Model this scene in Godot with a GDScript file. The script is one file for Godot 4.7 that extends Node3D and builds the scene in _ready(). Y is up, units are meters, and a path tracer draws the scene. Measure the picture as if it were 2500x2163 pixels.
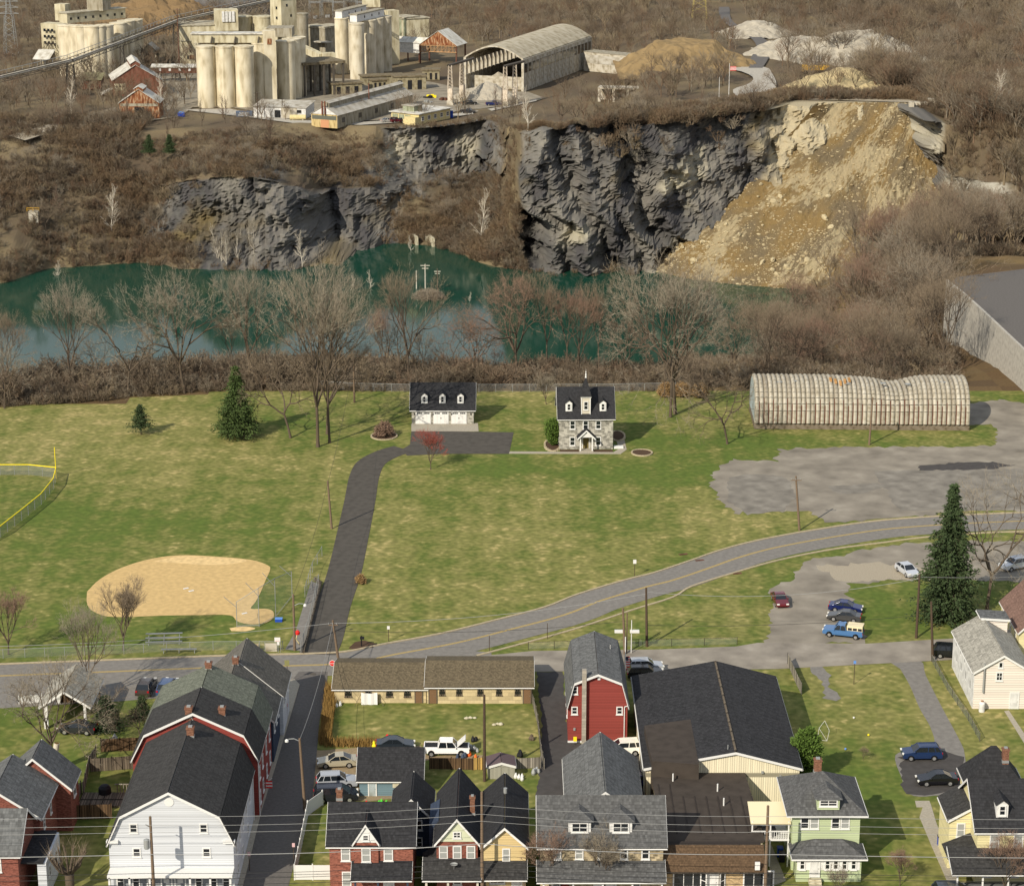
extends Node3D

# ---------------------------------------------------------------- mesh builder
class MB:
	var v := PackedVector3Array()
	var n := PackedVector3Array()
	var c := PackedColorArray()
	var col := Color(1, 1, 1)
	var use_col := false
	var uv := PackedVector2Array()
	func tri(a: Vector3, b: Vector3, d: Vector3) -> void:
		var nn := (d - a).cross(b - a).normalized()
		v.push_back(a); v.push_back(b); v.push_back(d)
		n.push_back(nn); n.push_back(nn); n.push_back(nn)
		if use_col:
			c.push_back(col); c.push_back(col); c.push_back(col)
	func trin(a: Vector3, b: Vector3, d: Vector3, na: Vector3, nb: Vector3, nd: Vector3) -> void:
		v.push_back(a); v.push_back(b); v.push_back(d)
		n.push_back(na); n.push_back(nb); n.push_back(nd)
		if use_col:
			c.push_back(col); c.push_back(col); c.push_back(col)
	func quad(a: Vector3, b: Vector3, d: Vector3, e: Vector3) -> void:
		tri(a, b, d); tri(a, d, e)
	func obox(o: Vector3, s: Vector3, b := Basis()) -> void:
		var x := b.x * s.x * 0.5
		var y := b.y * s.y * 0.5
		var z := b.z * s.z * 0.5
		var p := [o - x - y - z, o + x - y - z, o + x + y - z, o - x + y - z, o - x - y + z, o + x - y + z, o + x + y + z, o - x + y + z]
		quad(p[4], p[7], p[6], p[5]); quad(p[0], p[1], p[2], p[3])
		quad(p[0], p[3], p[7], p[4]); quad(p[1], p[5], p[6], p[2])
		quad(p[3], p[2], p[6], p[7]); quad(p[0], p[4], p[5], p[1])
	# box from two corners
	func cbox(a: Vector3, b: Vector3) -> void:
		obox((a + b) * 0.5, (b - a).abs())
	func tube(p: Vector3, q: Vector3, r0: float, r1: float, k := 6, caps := false) -> void:
		var d := (q - p).normalized()
		var s := Vector3.UP if absf(d.y) < 0.9 else Vector3.RIGHT
		var a := d.cross(s).normalized()
		var b := d.cross(a)
		var pa := Vector3(); var pn := Vector3(); var pb := Vector3()
		for i in k + 1:
			var t := TAU * i / k
			var w := a * cos(t) + b * sin(t)
			var x := p + w * r0
			var y := q + w * r1
			if i > 0:
				trin(pa, pb, y, pn, pn, w); trin(pa, y, x, pn, w, w)
				if caps:
					tri(q, y, pb); tri(p, pa, x)
			pa = x; pb = y; pn = w
	func path(pts: Array, r: float, k := 5) -> void:
		for i in pts.size() - 1:
			tube(pts[i], pts[i + 1], r, r, k)
	# profile of Vector2(radius, y) turned about the y axis
	func lathe(o: Vector3, pr: Array, k := 16) -> void:
		for j in pr.size() - 1:
			var e: Vector2 = pr[j + 1] - pr[j]
			var nr := Vector2(e.y, -e.x).normalized()
			for i in k:
				var t0 := TAU * i / k
				var t1 := TAU * (i + 1) / k
				var u0 := Vector3(cos(t0), 0, sin(t0))
				var u1 := Vector3(cos(t1), 0, sin(t1))
				var n0 := u0 * nr.x + Vector3(0, nr.y, 0)
				var n1 := u1 * nr.x + Vector3(0, nr.y, 0)
				var a: Vector3 = o + u0 * pr[j].x + Vector3(0, pr[j].y, 0)
				var b: Vector3 = o + u1 * pr[j].x + Vector3(0, pr[j].y, 0)
				var d: Vector3 = o + u1 * pr[j + 1].x + Vector3(0, pr[j + 1].y, 0)
				var f: Vector3 = o + u0 * pr[j + 1].x + Vector3(0, pr[j + 1].y, 0)
				if pr[j].x > 0.0001: trin(a, b, d, n0, n1, n1)
				if pr[j + 1].x > 0.0001: trin(a, d, f, n0, n1, n0)
	# polygon in x,y (any winding) pushed from z0 to z1
	func extrude(poly: PackedVector2Array, z0: float, z1: float, caps := true) -> void:
		var m := poly.size()
		for i in m:
			var a := poly[i]
			var b := poly[(i + 1) % m]
			quad(Vector3(a.x, a.y, z0), Vector3(b.x, b.y, z0), Vector3(b.x, b.y, z1), Vector3(a.x, a.y, z1))
		if caps:
			var ix := Geometry2D.triangulate_polygon(poly)
			for i in range(0, ix.size(), 3):
				for z in [z0, z1]:
					tri(Vector3(poly[ix[i]].x, poly[ix[i]].y, z), Vector3(poly[ix[i + 1]].x, poly[ix[i + 1]].y, z), Vector3(poly[ix[i + 2]].x, poly[ix[i + 2]].y, z))
	# flat polygon in x,z at a height, with a skirt down to y0
	func slab(poly: PackedVector2Array, y: float, y0: float) -> void:
		var ix := Geometry2D.triangulate_polygon(poly)
		for i in range(0, ix.size(), 3):
			var a := poly[ix[i]]; var b := poly[ix[i + 1]]; var d := poly[ix[i + 2]]
			var p := Vector3(a.x, y, a.y); var q := Vector3(b.x, y, b.y); var r := Vector3(d.x, y, d.y)
			if (r - p).cross(q - p).y < 0: tri(p, r, q)
			else: tri(p, q, r)
		if y0 < y:
			for i in poly.size():
				var a := poly[i]
				var b := poly[(i + 1) % poly.size()]
				quad(Vector3(a.x, y, a.y), Vector3(b.x, y, b.y), Vector3(b.x, y0, b.y), Vector3(a.x, y0, a.y))
	func mesh() -> ArrayMesh:
		var m := ArrayMesh.new()
		if v.size() == 0: return m
		var arr := []
		arr.resize(Mesh.ARRAY_MAX)
		arr[Mesh.ARRAY_VERTEX] = v
		arr[Mesh.ARRAY_NORMAL] = n
		if use_col: arr[Mesh.ARRAY_COLOR] = c
		if uv.size() == v.size(): arr[Mesh.ARRAY_TEX_UV] = uv
		m.add_surface_from_arrays(Mesh.PRIMITIVE_TRIANGLES, arr)
		return m

# ---------------------------------------------------------------- scene helpers
var rng := RandomNumberGenerator.new()
var M := {}
var used := {}
var lib := {}

func numbered(s: String) -> String:
	var k: int = used.get(s, 0)
	used[s] = k + 1
	return s if k == 0 else "%s_%03d" % [s, k]

func tag(o: Node, label: String, category: String, group := "") -> Node:
	o.set_meta("label", label); o.set_meta("category", category)
	if group: o.set_meta("group", group)
	return o

func thing(called: String, label: String, category: String, at := Vector3.ZERO, turn := 0.0, group := "") -> Node3D:
	var o := Node3D.new()
	o.name = numbered(called)
	add_child(o)
	o.position = at; o.rotation.y = turn
	tag(o, label, category, group)
	return o

func put(parent: Node, called: String, mesh: Mesh, m: Material, at := Vector3.ZERO) -> MeshInstance3D:
	var o := MeshInstance3D.new()
	o.mesh = mesh
	o.material_override = m
	o.name = numbered(called) if parent == self else called
	o.position = at
	parent.add_child(o, true)
	return o

func part(parent: Node, called: String, b: MB, m: Material) -> MeshInstance3D:
	return put(parent, called, b.mesh(), m)

func struct(called: String, b: MB, m: Material) -> MeshInstance3D:
	var o := part(self, called, b, m)
	o.set_meta("kind", "structure")
	return o

func single(called: String, b: MB, m: Material, label: String, category: String, group := "") -> MeshInstance3D:
	var o := part(self, called, b, m)
	tag(o, label, category, group)
	return o

func copy(o: Node3D, label := "", group := "") -> Node3D:
	var r: Node3D = o.duplicate()
	var s: String = o.name
	if s.length() > 4 and s[s.length() - 4] == "_" and s.right(3).is_valid_int(): s = s.left(-4)
	r.name = numbered(s)
	add_child(r)
	if label: r.set_meta("label", label)
	if group: r.set_meta("group", group)
	return r

func sheet(called: String, poly: Array, y: float, m: Material, skirt := 0.0) -> MeshInstance3D:
	var b := MB.new()
	b.slab(PackedVector2Array(poly), y, y - skirt)
	return struct(called, b, m)

func v3(x: float, y: float, z: float) -> Vector3: return Vector3(x, y, z)
func v2(x: float, y: float) -> Vector2: return Vector2(x, y)
func at_wall(p: Vector3) -> Transform3D: return Transform3D(Basis.IDENTITY, p)
func V(x: float, z: float) -> Vector3: return Vector3(x, 0, z)
func PL(a: Array) -> Array:
	var o := []
	for i in range(0, a.size(), 2): o.append(Vector2(a[i], a[i + 1]))
	return o

# ---------------------------------------------------------------- colour and material helpers
func rgb(r: float, g: float, b: float) -> Color: return Color(r / 255.0, g / 255.0, b / 255.0)
func lin(r: float, g: float, b: float) -> Color: return rgb(r, g, b).srgb_to_linear()

func flat(c: Color, rough := 0.85, metal := 0.0) -> StandardMaterial3D:
	var m := StandardMaterial3D.new()
	m.albedo_color = c; m.roughness = rough; m.metallic = metal
	m.metallic_specular = 0.3
	return m

func noise_img(seed: int, freq: float, oct: int, size: int, kind := FastNoiseLite.TYPE_SIMPLEX_SMOOTH) -> Image:
	var f := FastNoiseLite.new()
	f.seed = seed; f.frequency = freq; f.fractal_octaves = oct; f.noise_type = kind
	return f.get_seamless_image(size, size)

func tex_of(img: Image) -> ImageTexture:
	img.generate_mipmaps()
	return ImageTexture.create_from_image(img)

# noise turned into a colour ramp
func ramp_tex(seed: int, freq: float, oct: int, cols: Array, size := 256, gain := 1.0) -> ImageTexture:
	var src := noise_img(seed, freq, oct, size)
	src.convert(Image.FORMAT_L8)
	var d := src.get_data()
	var lut := PackedByteArray()
	for i in 256:
		var t := clampf((i / 255.0 - 0.5) * gain + 0.5, 0, 0.9999) * (cols.size() - 1)
		var k := int(t)
		var cc: Color = cols[k].lerp(cols[k + 1], t - k)
		lut.append_array([cc.r8, cc.g8, cc.b8])
	var o := PackedByteArray()
	o.resize(size * size * 3)
	for i in size * size:
		var k := d[i] * 3
		o[i * 3] = lut[k]; o[i * 3 + 1] = lut[k + 1]; o[i * 3 + 2] = lut[k + 2]
	return tex_of(Image.create_from_data(size, size, false, Image.FORMAT_RGB8, o))

func triplanar(m: StandardMaterial3D, t: Texture2D, metres: float, world := true) -> StandardMaterial3D:
	m.albedo_texture = t
	m.uv1_triplanar = true
	m.uv1_world_triplanar = world
	m.uv1_scale = Vector3.ONE / metres
	return m

func tmat(c: Color, t: Texture2D, metres: float, rough := 0.9, world := false) -> StandardMaterial3D:
	return triplanar(flat(c, rough), t, metres, world)

# cells in courses, each of its own tone: the print of shingles, blocks, bricks, boards
func course_tex(seed: int, w: int, h: int, rows: int, per_row: int, lo: float, hi: float, joint: float, mottle: float) -> ImageTexture:
	var r := RandomNumberGenerator.new(); r.seed = seed
	var img := Image.create(w, h, false, Image.FORMAT_RGB8)
	var f := FastNoiseLite.new(); f.seed = seed; f.frequency = 0.03
	var rh := h / rows
	for j in rows:
		var off := r.randi_range(0, w / maxi(per_row, 1))
		var x := 0
		for i in per_row + 1:
			var cw := w / per_row
			var t := r.randf_range(lo, hi)
			var x0 := i * cw - (off if per_row > 1 else 0)
			img.fill_rect(Rect2i(x0, j * rh, cw, rh), Color(t, t, t))
			if joint > 0 and per_row > 1: img.fill_rect(Rect2i(x0, j * rh, 1, rh), Color(joint, joint, joint))
		if joint > 0: img.fill_rect(Rect2i(0, j * rh, w, maxi(1, rh / 8)), Color(joint, joint, joint))
	if mottle > 0:
		for y in h:
			for x in w:
				var c := img.get_pixel(x, y)
				var k := 1.0 + mottle * f.get_noise_2d(x, y) + mottle * 0.5 * r.randf_range(-1, 1)
				img.set_pixel(x, y, Color(clampf(c.r * k, 0, 1), clampf(c.g * k, 0, 1), clampf(c.b * k, 0, 1)))
	return tex_of(img)

func _ready() -> void:
	rng.seed = 7
	# camera: a hovering viewpoint 110 m up, long lens
	var cam := Camera3D.new()
	cam.name = "camera"
	cam.position = Vector3(0, 110.5, 0)
	cam.rotation_degrees = Vector3(-16.5, 0, 0)
	cam.fov = 22.0
	cam.near = 1.0; cam.far = 4000.0
	add_child(cam)
	cam.current = true
	# sky and exposure
	var we := WorldEnvironment.new()
	var env := Environment.new()
	env.background_mode = Environment.BG_SKY
	var sky := Sky.new()
	var sm := ProceduralSkyMaterial.new()
	sm.sky_top_color = rgb(168, 178, 194)
	sm.sky_horizon_color = rgb(226, 227, 226)
	sm.ground_bottom_color = rgb(120, 112, 96)
	sm.ground_horizon_color = rgb(176, 182, 186)
	sm.sky_curve = 0.18
	sky.sky_material = sm
	env.sky = sky
	env.tonemap_mode = Environment.TONE_MAPPER_LINEAR
	env.tonemap_exposure = 1.1
	env.sdfgi_enabled = true; env.ssao_enabled = true; env.ssil_enabled = true
	env.fog_enabled = false
	env.fog_density = 0.00012
	env.fog_light_color = rgb(196, 200, 204)
	we.environment = env
	we.name = "environment"
	add_child(we)
	# sun: over the left shoulder, 34 degrees up
	var sun := DirectionalLight3D.new()
	sun.name = "sun"
	sun.light_energy = 1.5
	sun.light_color = Color(1.0, 0.96, 0.89)
	sun.light_angular_distance = 0.5
	sun.shadow_enabled = true
	sun.look_at_from_position(Vector3.ZERO, Vector3(0.57, -0.67, -0.82), Vector3.UP)
	add_child(sun)
	make_materials()
	build_terrain()
	build_ground()
	build_vegetation()
	build_field()
	build_estate()
	build_lots()
	build_plant()
	build_near_left()
	build_near_middle()
	build_near_right()
	build_poles()

func make_materials() -> void:
	var T := {}
	T.mottle = ramp_tex(11, 0.03, 4, [rgb(222, 222, 222), rgb(243, 243, 243), rgb(255, 255, 255)], 256, 1.4)
	T.stain = ramp_tex(12, 0.012, 5, [rgb(196, 190, 178), rgb(228, 224, 216), rgb(246, 244, 240), rgb(255, 255, 255)], 256, 1.6)
	T.shingle = course_tex(21, 256, 256, 16, 16, 0.72, 1.0, 0.66, 0.1)
	T.siding = course_tex(22, 32, 128, 16, 1, 0.93, 1.0, 0.68, 0.0)
	T.brick = course_tex(23, 256, 256, 32, 10, 0.72, 1.0, 0.9, 0.1)
	T.stone = course_tex(24, 256, 256, 16, 8, 0.6, 1.0, 0.9, 0.16)
	T.block = course_tex(25, 256, 256, 8, 4, 0.88, 1.0, 0.8, 0.05)
	T.planks = course_tex(26, 256, 32, 1, 20, 0.6, 1.0, 0.35, 0.12)
	T.asphalt = ramp_tex(27, 0.035, 5, [rgb(226, 226, 226), rgb(241, 241, 241), rgb(255, 255, 255)], 512, 1.2)
	T.ribs = course_tex(28, 128, 32, 1, 16, 0.9, 1.0, 0.6, 0.0)
	T.rust = ramp_tex(29, 0.03, 5, [rgb(112, 70, 50), rgb(138, 90, 62), rgb(160, 120, 88), rgb(186, 168, 144)], 256, 2.0)
	T.litter = ramp_tex(30, 0.05, 5, [rgb(66, 52, 36), rgb(112, 94, 66), rgb(142, 122, 88)], 512, 1.6)
	T.gravel = ramp_tex(31, 0.12, 4, [rgb(120, 112, 98), rgb(160, 152, 138), rgb(186, 178, 164)], 512, 1.6)
	T.grass = ramp_tex(32, 0.045, 5, [rgb(150, 150, 140), rgb(215, 215, 205), rgb(255, 255, 255)], 512, 2.0)
	T.lot = ramp_tex(34, 0.012, 6, [rgb(186, 183, 178), rgb(212, 209, 204), rgb(232, 229, 223), rgb(255, 253, 248)], 512, 1.0)
	lib.T = T
	M.white = tmat(rgb(218, 217, 213), T.mottle, 9.0)
	M.white_siding = tmat(rgb(208, 211, 215), T.siding, 3.2)
	M.trim = flat(rgb(216, 215, 211), 0.6)
	M.glass = flat(rgb(26, 31, 36), 0.08)
	M.glass.metallic_specular = 0.6
	M.curtain = flat(rgb(150, 152, 148), 0.25)
	M.dark_roof = tmat(rgb(70, 69, 68), T.shingle, 4.2)
	M.black_roof = tmat(rgb(58, 58, 60), T.shingle, 4.2)
	M.grey_roof = tmat(rgb(116, 117, 116), T.shingle, 5.0)
	M.green_roof = tmat(rgb(122, 126, 112), T.shingle, 4.2)
	M.brown_roof = tmat(rgb(118, 106, 84), T.shingle, 3.4)
	M.mansard = tmat(rgb(104, 84, 64), T.shingle, 2.6)
	M.membrane = tmat(rgb(70, 63, 57), T.mottle, 14.0)
	M.pale_roof = tmat(rgb(176, 172, 160), T.shingle, 5.0)
	M.red_siding = tmat(rgb(143, 68, 61), T.siding, 3.2)
	M.red_brick = tmat(rgb(154, 98, 82), T.brick, 2.6)
	M.blue_siding = tmat(rgb(112, 136, 146), T.siding, 3.6)
	M.green_siding = tmat(rgb(188, 200, 160), T.siding, 3.2)
	M.yellow_siding = tmat(rgb(226, 215, 166), T.siding, 3.2)
	M.cream_siding = tmat(rgb(232, 222, 192), T.ribs, 4.0)
	M.pink_siding = tmat(rgb(228, 218, 206), T.siding, 5.0)
	M.tan_siding = tmat(rgb(214, 190, 138), T.siding, 3.2)
	M.navy_siding = tmat(rgb(60, 70, 88), T.siding, 3.2)
	M.ochre = tmat(rgb(128, 106, 76), T.asphalt, 23.0, 1.0, true)
	M.stone = tmat(rgb(184, 180, 168), T.stone, 4.6)
	M.tan_stone = tmat(rgb(190, 174, 142), T.stone, 4.0)
	M.block = tmat(rgb(204, 186, 146), T.block, 4.0)
	M.tan_brick = tmat(rgb(196, 170, 130), T.brick, 2.6)
	M.brick_chimney = tmat(rgb(140, 100, 80), T.brick, 2.0)
	M.concrete = tmat(rgb(186, 180, 166), T.stain, 8.0)
	M.silo = tmat(rgb(214, 205, 181), T.stain, 22.0)
	M.silo_roof = tmat(rgb(176, 170, 152), T.stain, 9.0)
	M.plant_wall = tmat(rgb(198, 191, 165), T.stain, 16.0)
	M.plant_dark = tmat(rgb(158, 152, 136), T.stain, 11.0)  # darker than plant_wall; on the two halls this grey holds painted shade
	M.tin = tmat(rgb(182, 178, 168), T.stain, 12.0, 0.6)
	M.rust = tmat(rgb(235, 225, 215), T.rust, 14.0)
	M.rust_red = tmat(rgb(124, 84, 70), T.stain, 10.0)
	M.iron = flat(rgb(92, 86, 78), 0.7, 0.3)
	M.steel = flat(rgb(150, 152, 152), 0.5, 0.6)
	M.galv = flat(rgb(160, 162, 160), 0.6, 0.4)
	M.alley = tmat(rgb(104, 100, 96), T.asphalt, 9.0, 0.95, true)
	M.asphalt = tmat(rgb(128, 124, 118), T.asphalt, 17.0, 0.9, true)
	M.asphalt_old = tmat(rgb(158, 152, 143), T.lot, 31.0, 0.95, true)
	M.asphalt_new = tmat(rgb(84, 80, 74), T.mottle, 13.0, 0.95, true)
	M.asphalt_black = tmat(rgb(76, 73, 71), T.asphalt, 23.0, 0.9, true)
	M.paving = tmat(rgb(168, 160, 144), T.asphalt, 7.0, 0.95, true)
	M.kerb = tmat(rgb(178, 164, 136), T.mottle, 5.0, 0.95, true)
	M.yellow_line = flat(rgb(188, 160, 84), 0.9)
	M.white_line = flat(rgb(206, 204, 198), 0.9)
	M.gravel = tmat(rgb(255, 252, 244), T.gravel, 9.0, 1.0, true)
	M.dirt = tmat(rgb(150, 132, 104), T.asphalt, 9.0, 1.0, true)
	M.mulch = tmat(rgb(84, 66, 52), T.asphalt, 3.0, 1.0, true)
	M.infield = tmat(rgb(204, 174, 120), T.asphalt, 19.0, 1.0, true)
	M.litter = tmat(rgb(255, 255, 255), T.litter, 21.0, 1.0, true)
	M.sand = tmat(rgb(182, 166, 128), T.asphalt, 19.0, 1.0, true)
	M.spoil = tmat(rgb(150, 130, 96), T.lot, 29.0, 1.0, true)
	M.pale_spoil = tmat(rgb(186, 180, 167), T.lot, 21.0, 1.0, true)
	M.wood_fence = tmat(rgb(132, 120, 104), T.planks, 2.6)
	M.brown_fence = tmat(rgb(116, 92, 68), T.planks, 2.6)
	M.new_fence = tmat(rgb(214, 176, 104), T.planks, 2.6)
	M.pole = tmat(rgb(122, 104, 86), T.mottle, 1.5)
	M.pole_dark = tmat(rgb(84, 70, 58), T.mottle, 1.5)
	M.wire = flat(rgb(150, 150, 148), 0.6)
	M.wire_dark = flat(rgb(52, 52, 52), 0.7)
	M.tyre = flat(rgb(30, 30, 30), 0.9)
	M.rim = flat(rgb(190, 190, 190), 0.35, 0.7)
	M.black = flat(rgb(34, 34, 36), 0.6)
	M.blue_bin = flat(rgb(36, 72, 168), 0.5)
	M.bright_yellow = flat(rgb(236, 214, 40), 0.6)
	M.safety_yellow = flat(rgb(222, 172, 40), 0.6)
	M.red = flat(rgb(206, 44, 40), 0.6)
	M.orange = flat(rgb(222, 104, 44), 0.6)
	M.skin = flat(rgb(204, 160, 132), 0.7)
	M.twig_pale = flat(rgb(196, 186, 168), 1.0)
	M.bud_red = flat(rgb(150, 84, 74), 1.0)
	M.dry_leaf = flat(rgb(150, 122, 84), 1.0)
	M.silo_grey = tmat(rgb(206, 198, 178), T.stain, 17.0)
	M.pale_tin = tmat(rgb(206, 204, 196), T.stain, 10.0, 0.6)
	M.mossy_tin = tmat(rgb(128, 124, 96), T.stain, 6.0, 0.8)
	M.plant_green = tmat(rgb(150, 156, 134), T.stain, 9.0)
	M.rust_dark = tmat(rgb(104, 72, 60), T.stain, 7.0)
	M.rust_pale = tmat(rgb(184, 148, 112), T.stain, 4.0)
	M.white_rust = tmat(rgb(218, 206, 190), T.stain, 4.0)
	M.rubble_roof = tmat(rgb(122, 112, 92), T.stain, 5.0)
	M.ruin = tmat(rgb(150, 142, 118), T.stain, 6.0)
	M.shell_roof = tmat(rgb(178, 170, 150), T.stain, 13.0)
	M.stone_pile = tmat(rgb(170, 162, 146), T.asphalt, 9.0, 1.0, true)
	M.works_ground = tmat(rgb(156, 149, 135), T.lot, 33.0, 1.0, true)
	M.gravel_pale = tmat(rgb(178, 172, 160), T.asphalt, 21.0, 1.0, true)
	M.haul_dark = tmat(rgb(106, 103, 100), T.asphalt, 21.0, 1.0, true)
	M.dry_grass = tmat(rgb(128, 116, 68), T.asphalt, 11.0, 1.0, true)
	M.tan_wall = tmat(rgb(196, 176, 128), T.stain, 8.0)
	M.peach = flat(rgb(190, 140, 104))
	M.cream = tmat(rgb(214, 198, 146), T.mottle, 6.0)
	M.glass_dull = flat(rgb(96, 98, 88), 0.4)
	M.container_blue = flat(rgb(84, 100, 122))
	M.blue_pale = flat(rgb(96, 140, 206))
	M.pylon_yellow = flat(rgb(176, 160, 96))
	M.pier = tmat(rgb(196, 190, 168), T.stain, 5.0)
	M.infield_pale = tmat(rgb(222, 192, 138), T.mottle, 9.0, 1.0, true)
	M.tan_trim = tmat(rgb(206, 198, 180), T.siding, 2.0)
	M.olive_door = flat(rgb(104, 92, 52))
	M.hut_wall = tmat(rgb(122, 112, 98), T.stain, 4.0)
	M.hut_ribs = [tmat(rgb(176, 170, 156), T.stain, 4.0, 0.7), tmat(rgb(190, 184, 170), T.stain, 5.0, 0.7), tmat(rgb(164, 157, 143), T.stain, 3.0, 0.7), tmat(rgb(182, 176, 162), T.stain, 10.0, 0.6)]
	M.hut_rust = tmat(rgb(186, 142, 90), T.stain, 7.0, 0.8)
	M.pale_blue = tmat(rgb(168, 180, 184), T.stain, 9.0)
	M.cream_paint = flat(rgb(222, 208, 172), 0.5)
	M.chain_dark = flat(rgb(120, 126, 118), 0.7)
	M.chain_dark.transparency = BaseMaterial3D.TRANSPARENCY_ALPHA
	M.chain_dark.albedo_color.a = 0.42
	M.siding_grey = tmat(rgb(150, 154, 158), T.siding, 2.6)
	M.porch_floor = flat(rgb(108, 108, 108))
	M.taupe_roof = tmat(rgb(116, 112, 104), T.shingle, 4.2)
	M.red_brick2 = tmat(rgb(144, 90, 77), T.brick, 2.6)
	M.wood_pale = tmat(rgb(176, 168, 154), T.planks, 2.6)
	M.reed = flat(rgb(140, 112, 64), 1.0)
	M.brown_door = flat(rgb(118, 92, 68))
	M.shed_grey = tmat(rgb(164, 162, 148), T.ribs, 2.4)
	M.purple_roof = flat(rgb(92, 78, 80))
	M.blue_grey = flat(rgb(66, 76, 92))
	M.lime = flat(rgb(84, 196, 62))
	M.brick_dark = tmat(rgb(142, 88, 74), T.brick, 2.6)
	M.pale_green = flat(rgb(196, 200, 172))
	M.grey_roof2 = tmat(rgb(104, 104, 103), T.shingle, 4.2)
	M.red_tile = tmat(rgb(150, 66, 54), T.shingle, 1.4)
	M.block_grey = tmat(rgb(170, 162, 148), T.block, 3.0)
	M.black_roof2 = tmat(rgb(60, 60, 62), T.shingle, 5.4)
	M.cream_wall = tmat(rgb(214, 200, 166), T.mottle, 4.0)
	M.membrane_dark = flat(rgb(54, 48, 44))
	M.pale_board = tmat(rgb(178, 170, 152), T.planks, 2.6)
	M.rust_roof = tmat(rgb(140, 112, 100), T.shingle, 4.2)
	M.olive_sign = flat(rgb(130, 128, 84))
	M.pink_sign = flat(rgb(206, 170, 172))
	M.bark = tmat(rgb(98, 86, 73), T.mottle, 2.0)
	M.bark_pale = tmat(rgb(206, 198, 182), T.mottle, 2.0)
	M.twig = flat(rgb(126, 112, 94), 1.0)
	M.twig_grey = flat(rgb(138, 128, 112), 1.0)
	M.twig_red = flat(rgb(132, 108, 92), 1.0)
	M.scrub = flat(rgb(255, 255, 255), 1.0)
	M.scrub.vertex_color_use_as_albedo = true
	M.needles = flat(rgb(62, 76, 48), 1.0)
	M.needles_dark = flat(rgb(52, 64, 42), 1.0)
	M.cedar_dark = flat(rgb(72, 88, 48), 1.0)
	M.retaining = tmat(rgb(176, 171, 160), T.mottle, 9.0)
	M.lot_patch = tmat(rgb(142, 138, 131), T.lot, 23.0, 1.0, true)
	M.cedar = flat(rgb(92, 116, 52), 1.0)
	M.painted = flat(rgb(255, 255, 255), 1.0)
	M.painted.vertex_color_use_as_albedo = true
	# fine grain laid over vertex colours
	M.rock = triplanar(flat(rgb(255, 255, 255), 0.95), T.asphalt, 13.0)
	M.rock.vertex_color_use_as_albedo = true
	M.lot = tmat(rgb(152, 146, 136), T.lot, 38.0, 1.0, true)
	M.lamp_glass = flat(rgb(226, 224, 216), 0.15)
	M.tail_glass = flat(rgb(160, 26, 34), 0.2)
	M.chain = flat(rgb(170, 172, 170), 0.6)
	M.chain.transparency = BaseMaterial3D.TRANSPARENCY_ALPHA
	M.chain.albedo_color.a = 0.13
	var w := flat(rgb(24, 62, 49), 0.07)
	w.metallic_specular = 0.3
	M.water = w
	# weather streaks run down the concrete and tin
	for k in ["silo", "silo_grey", "plant_wall", "plant_dark", "white_rust", "rust", "rust_red", "rust_dark", "plant_green", "pier", "tan_wall"]:
		var q: Vector3 = M[k].uv1_scale
		M[k].uv1_scale = Vector3(q.x * 2.2, q.y * 0.6, q.z * 2.2)

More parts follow.
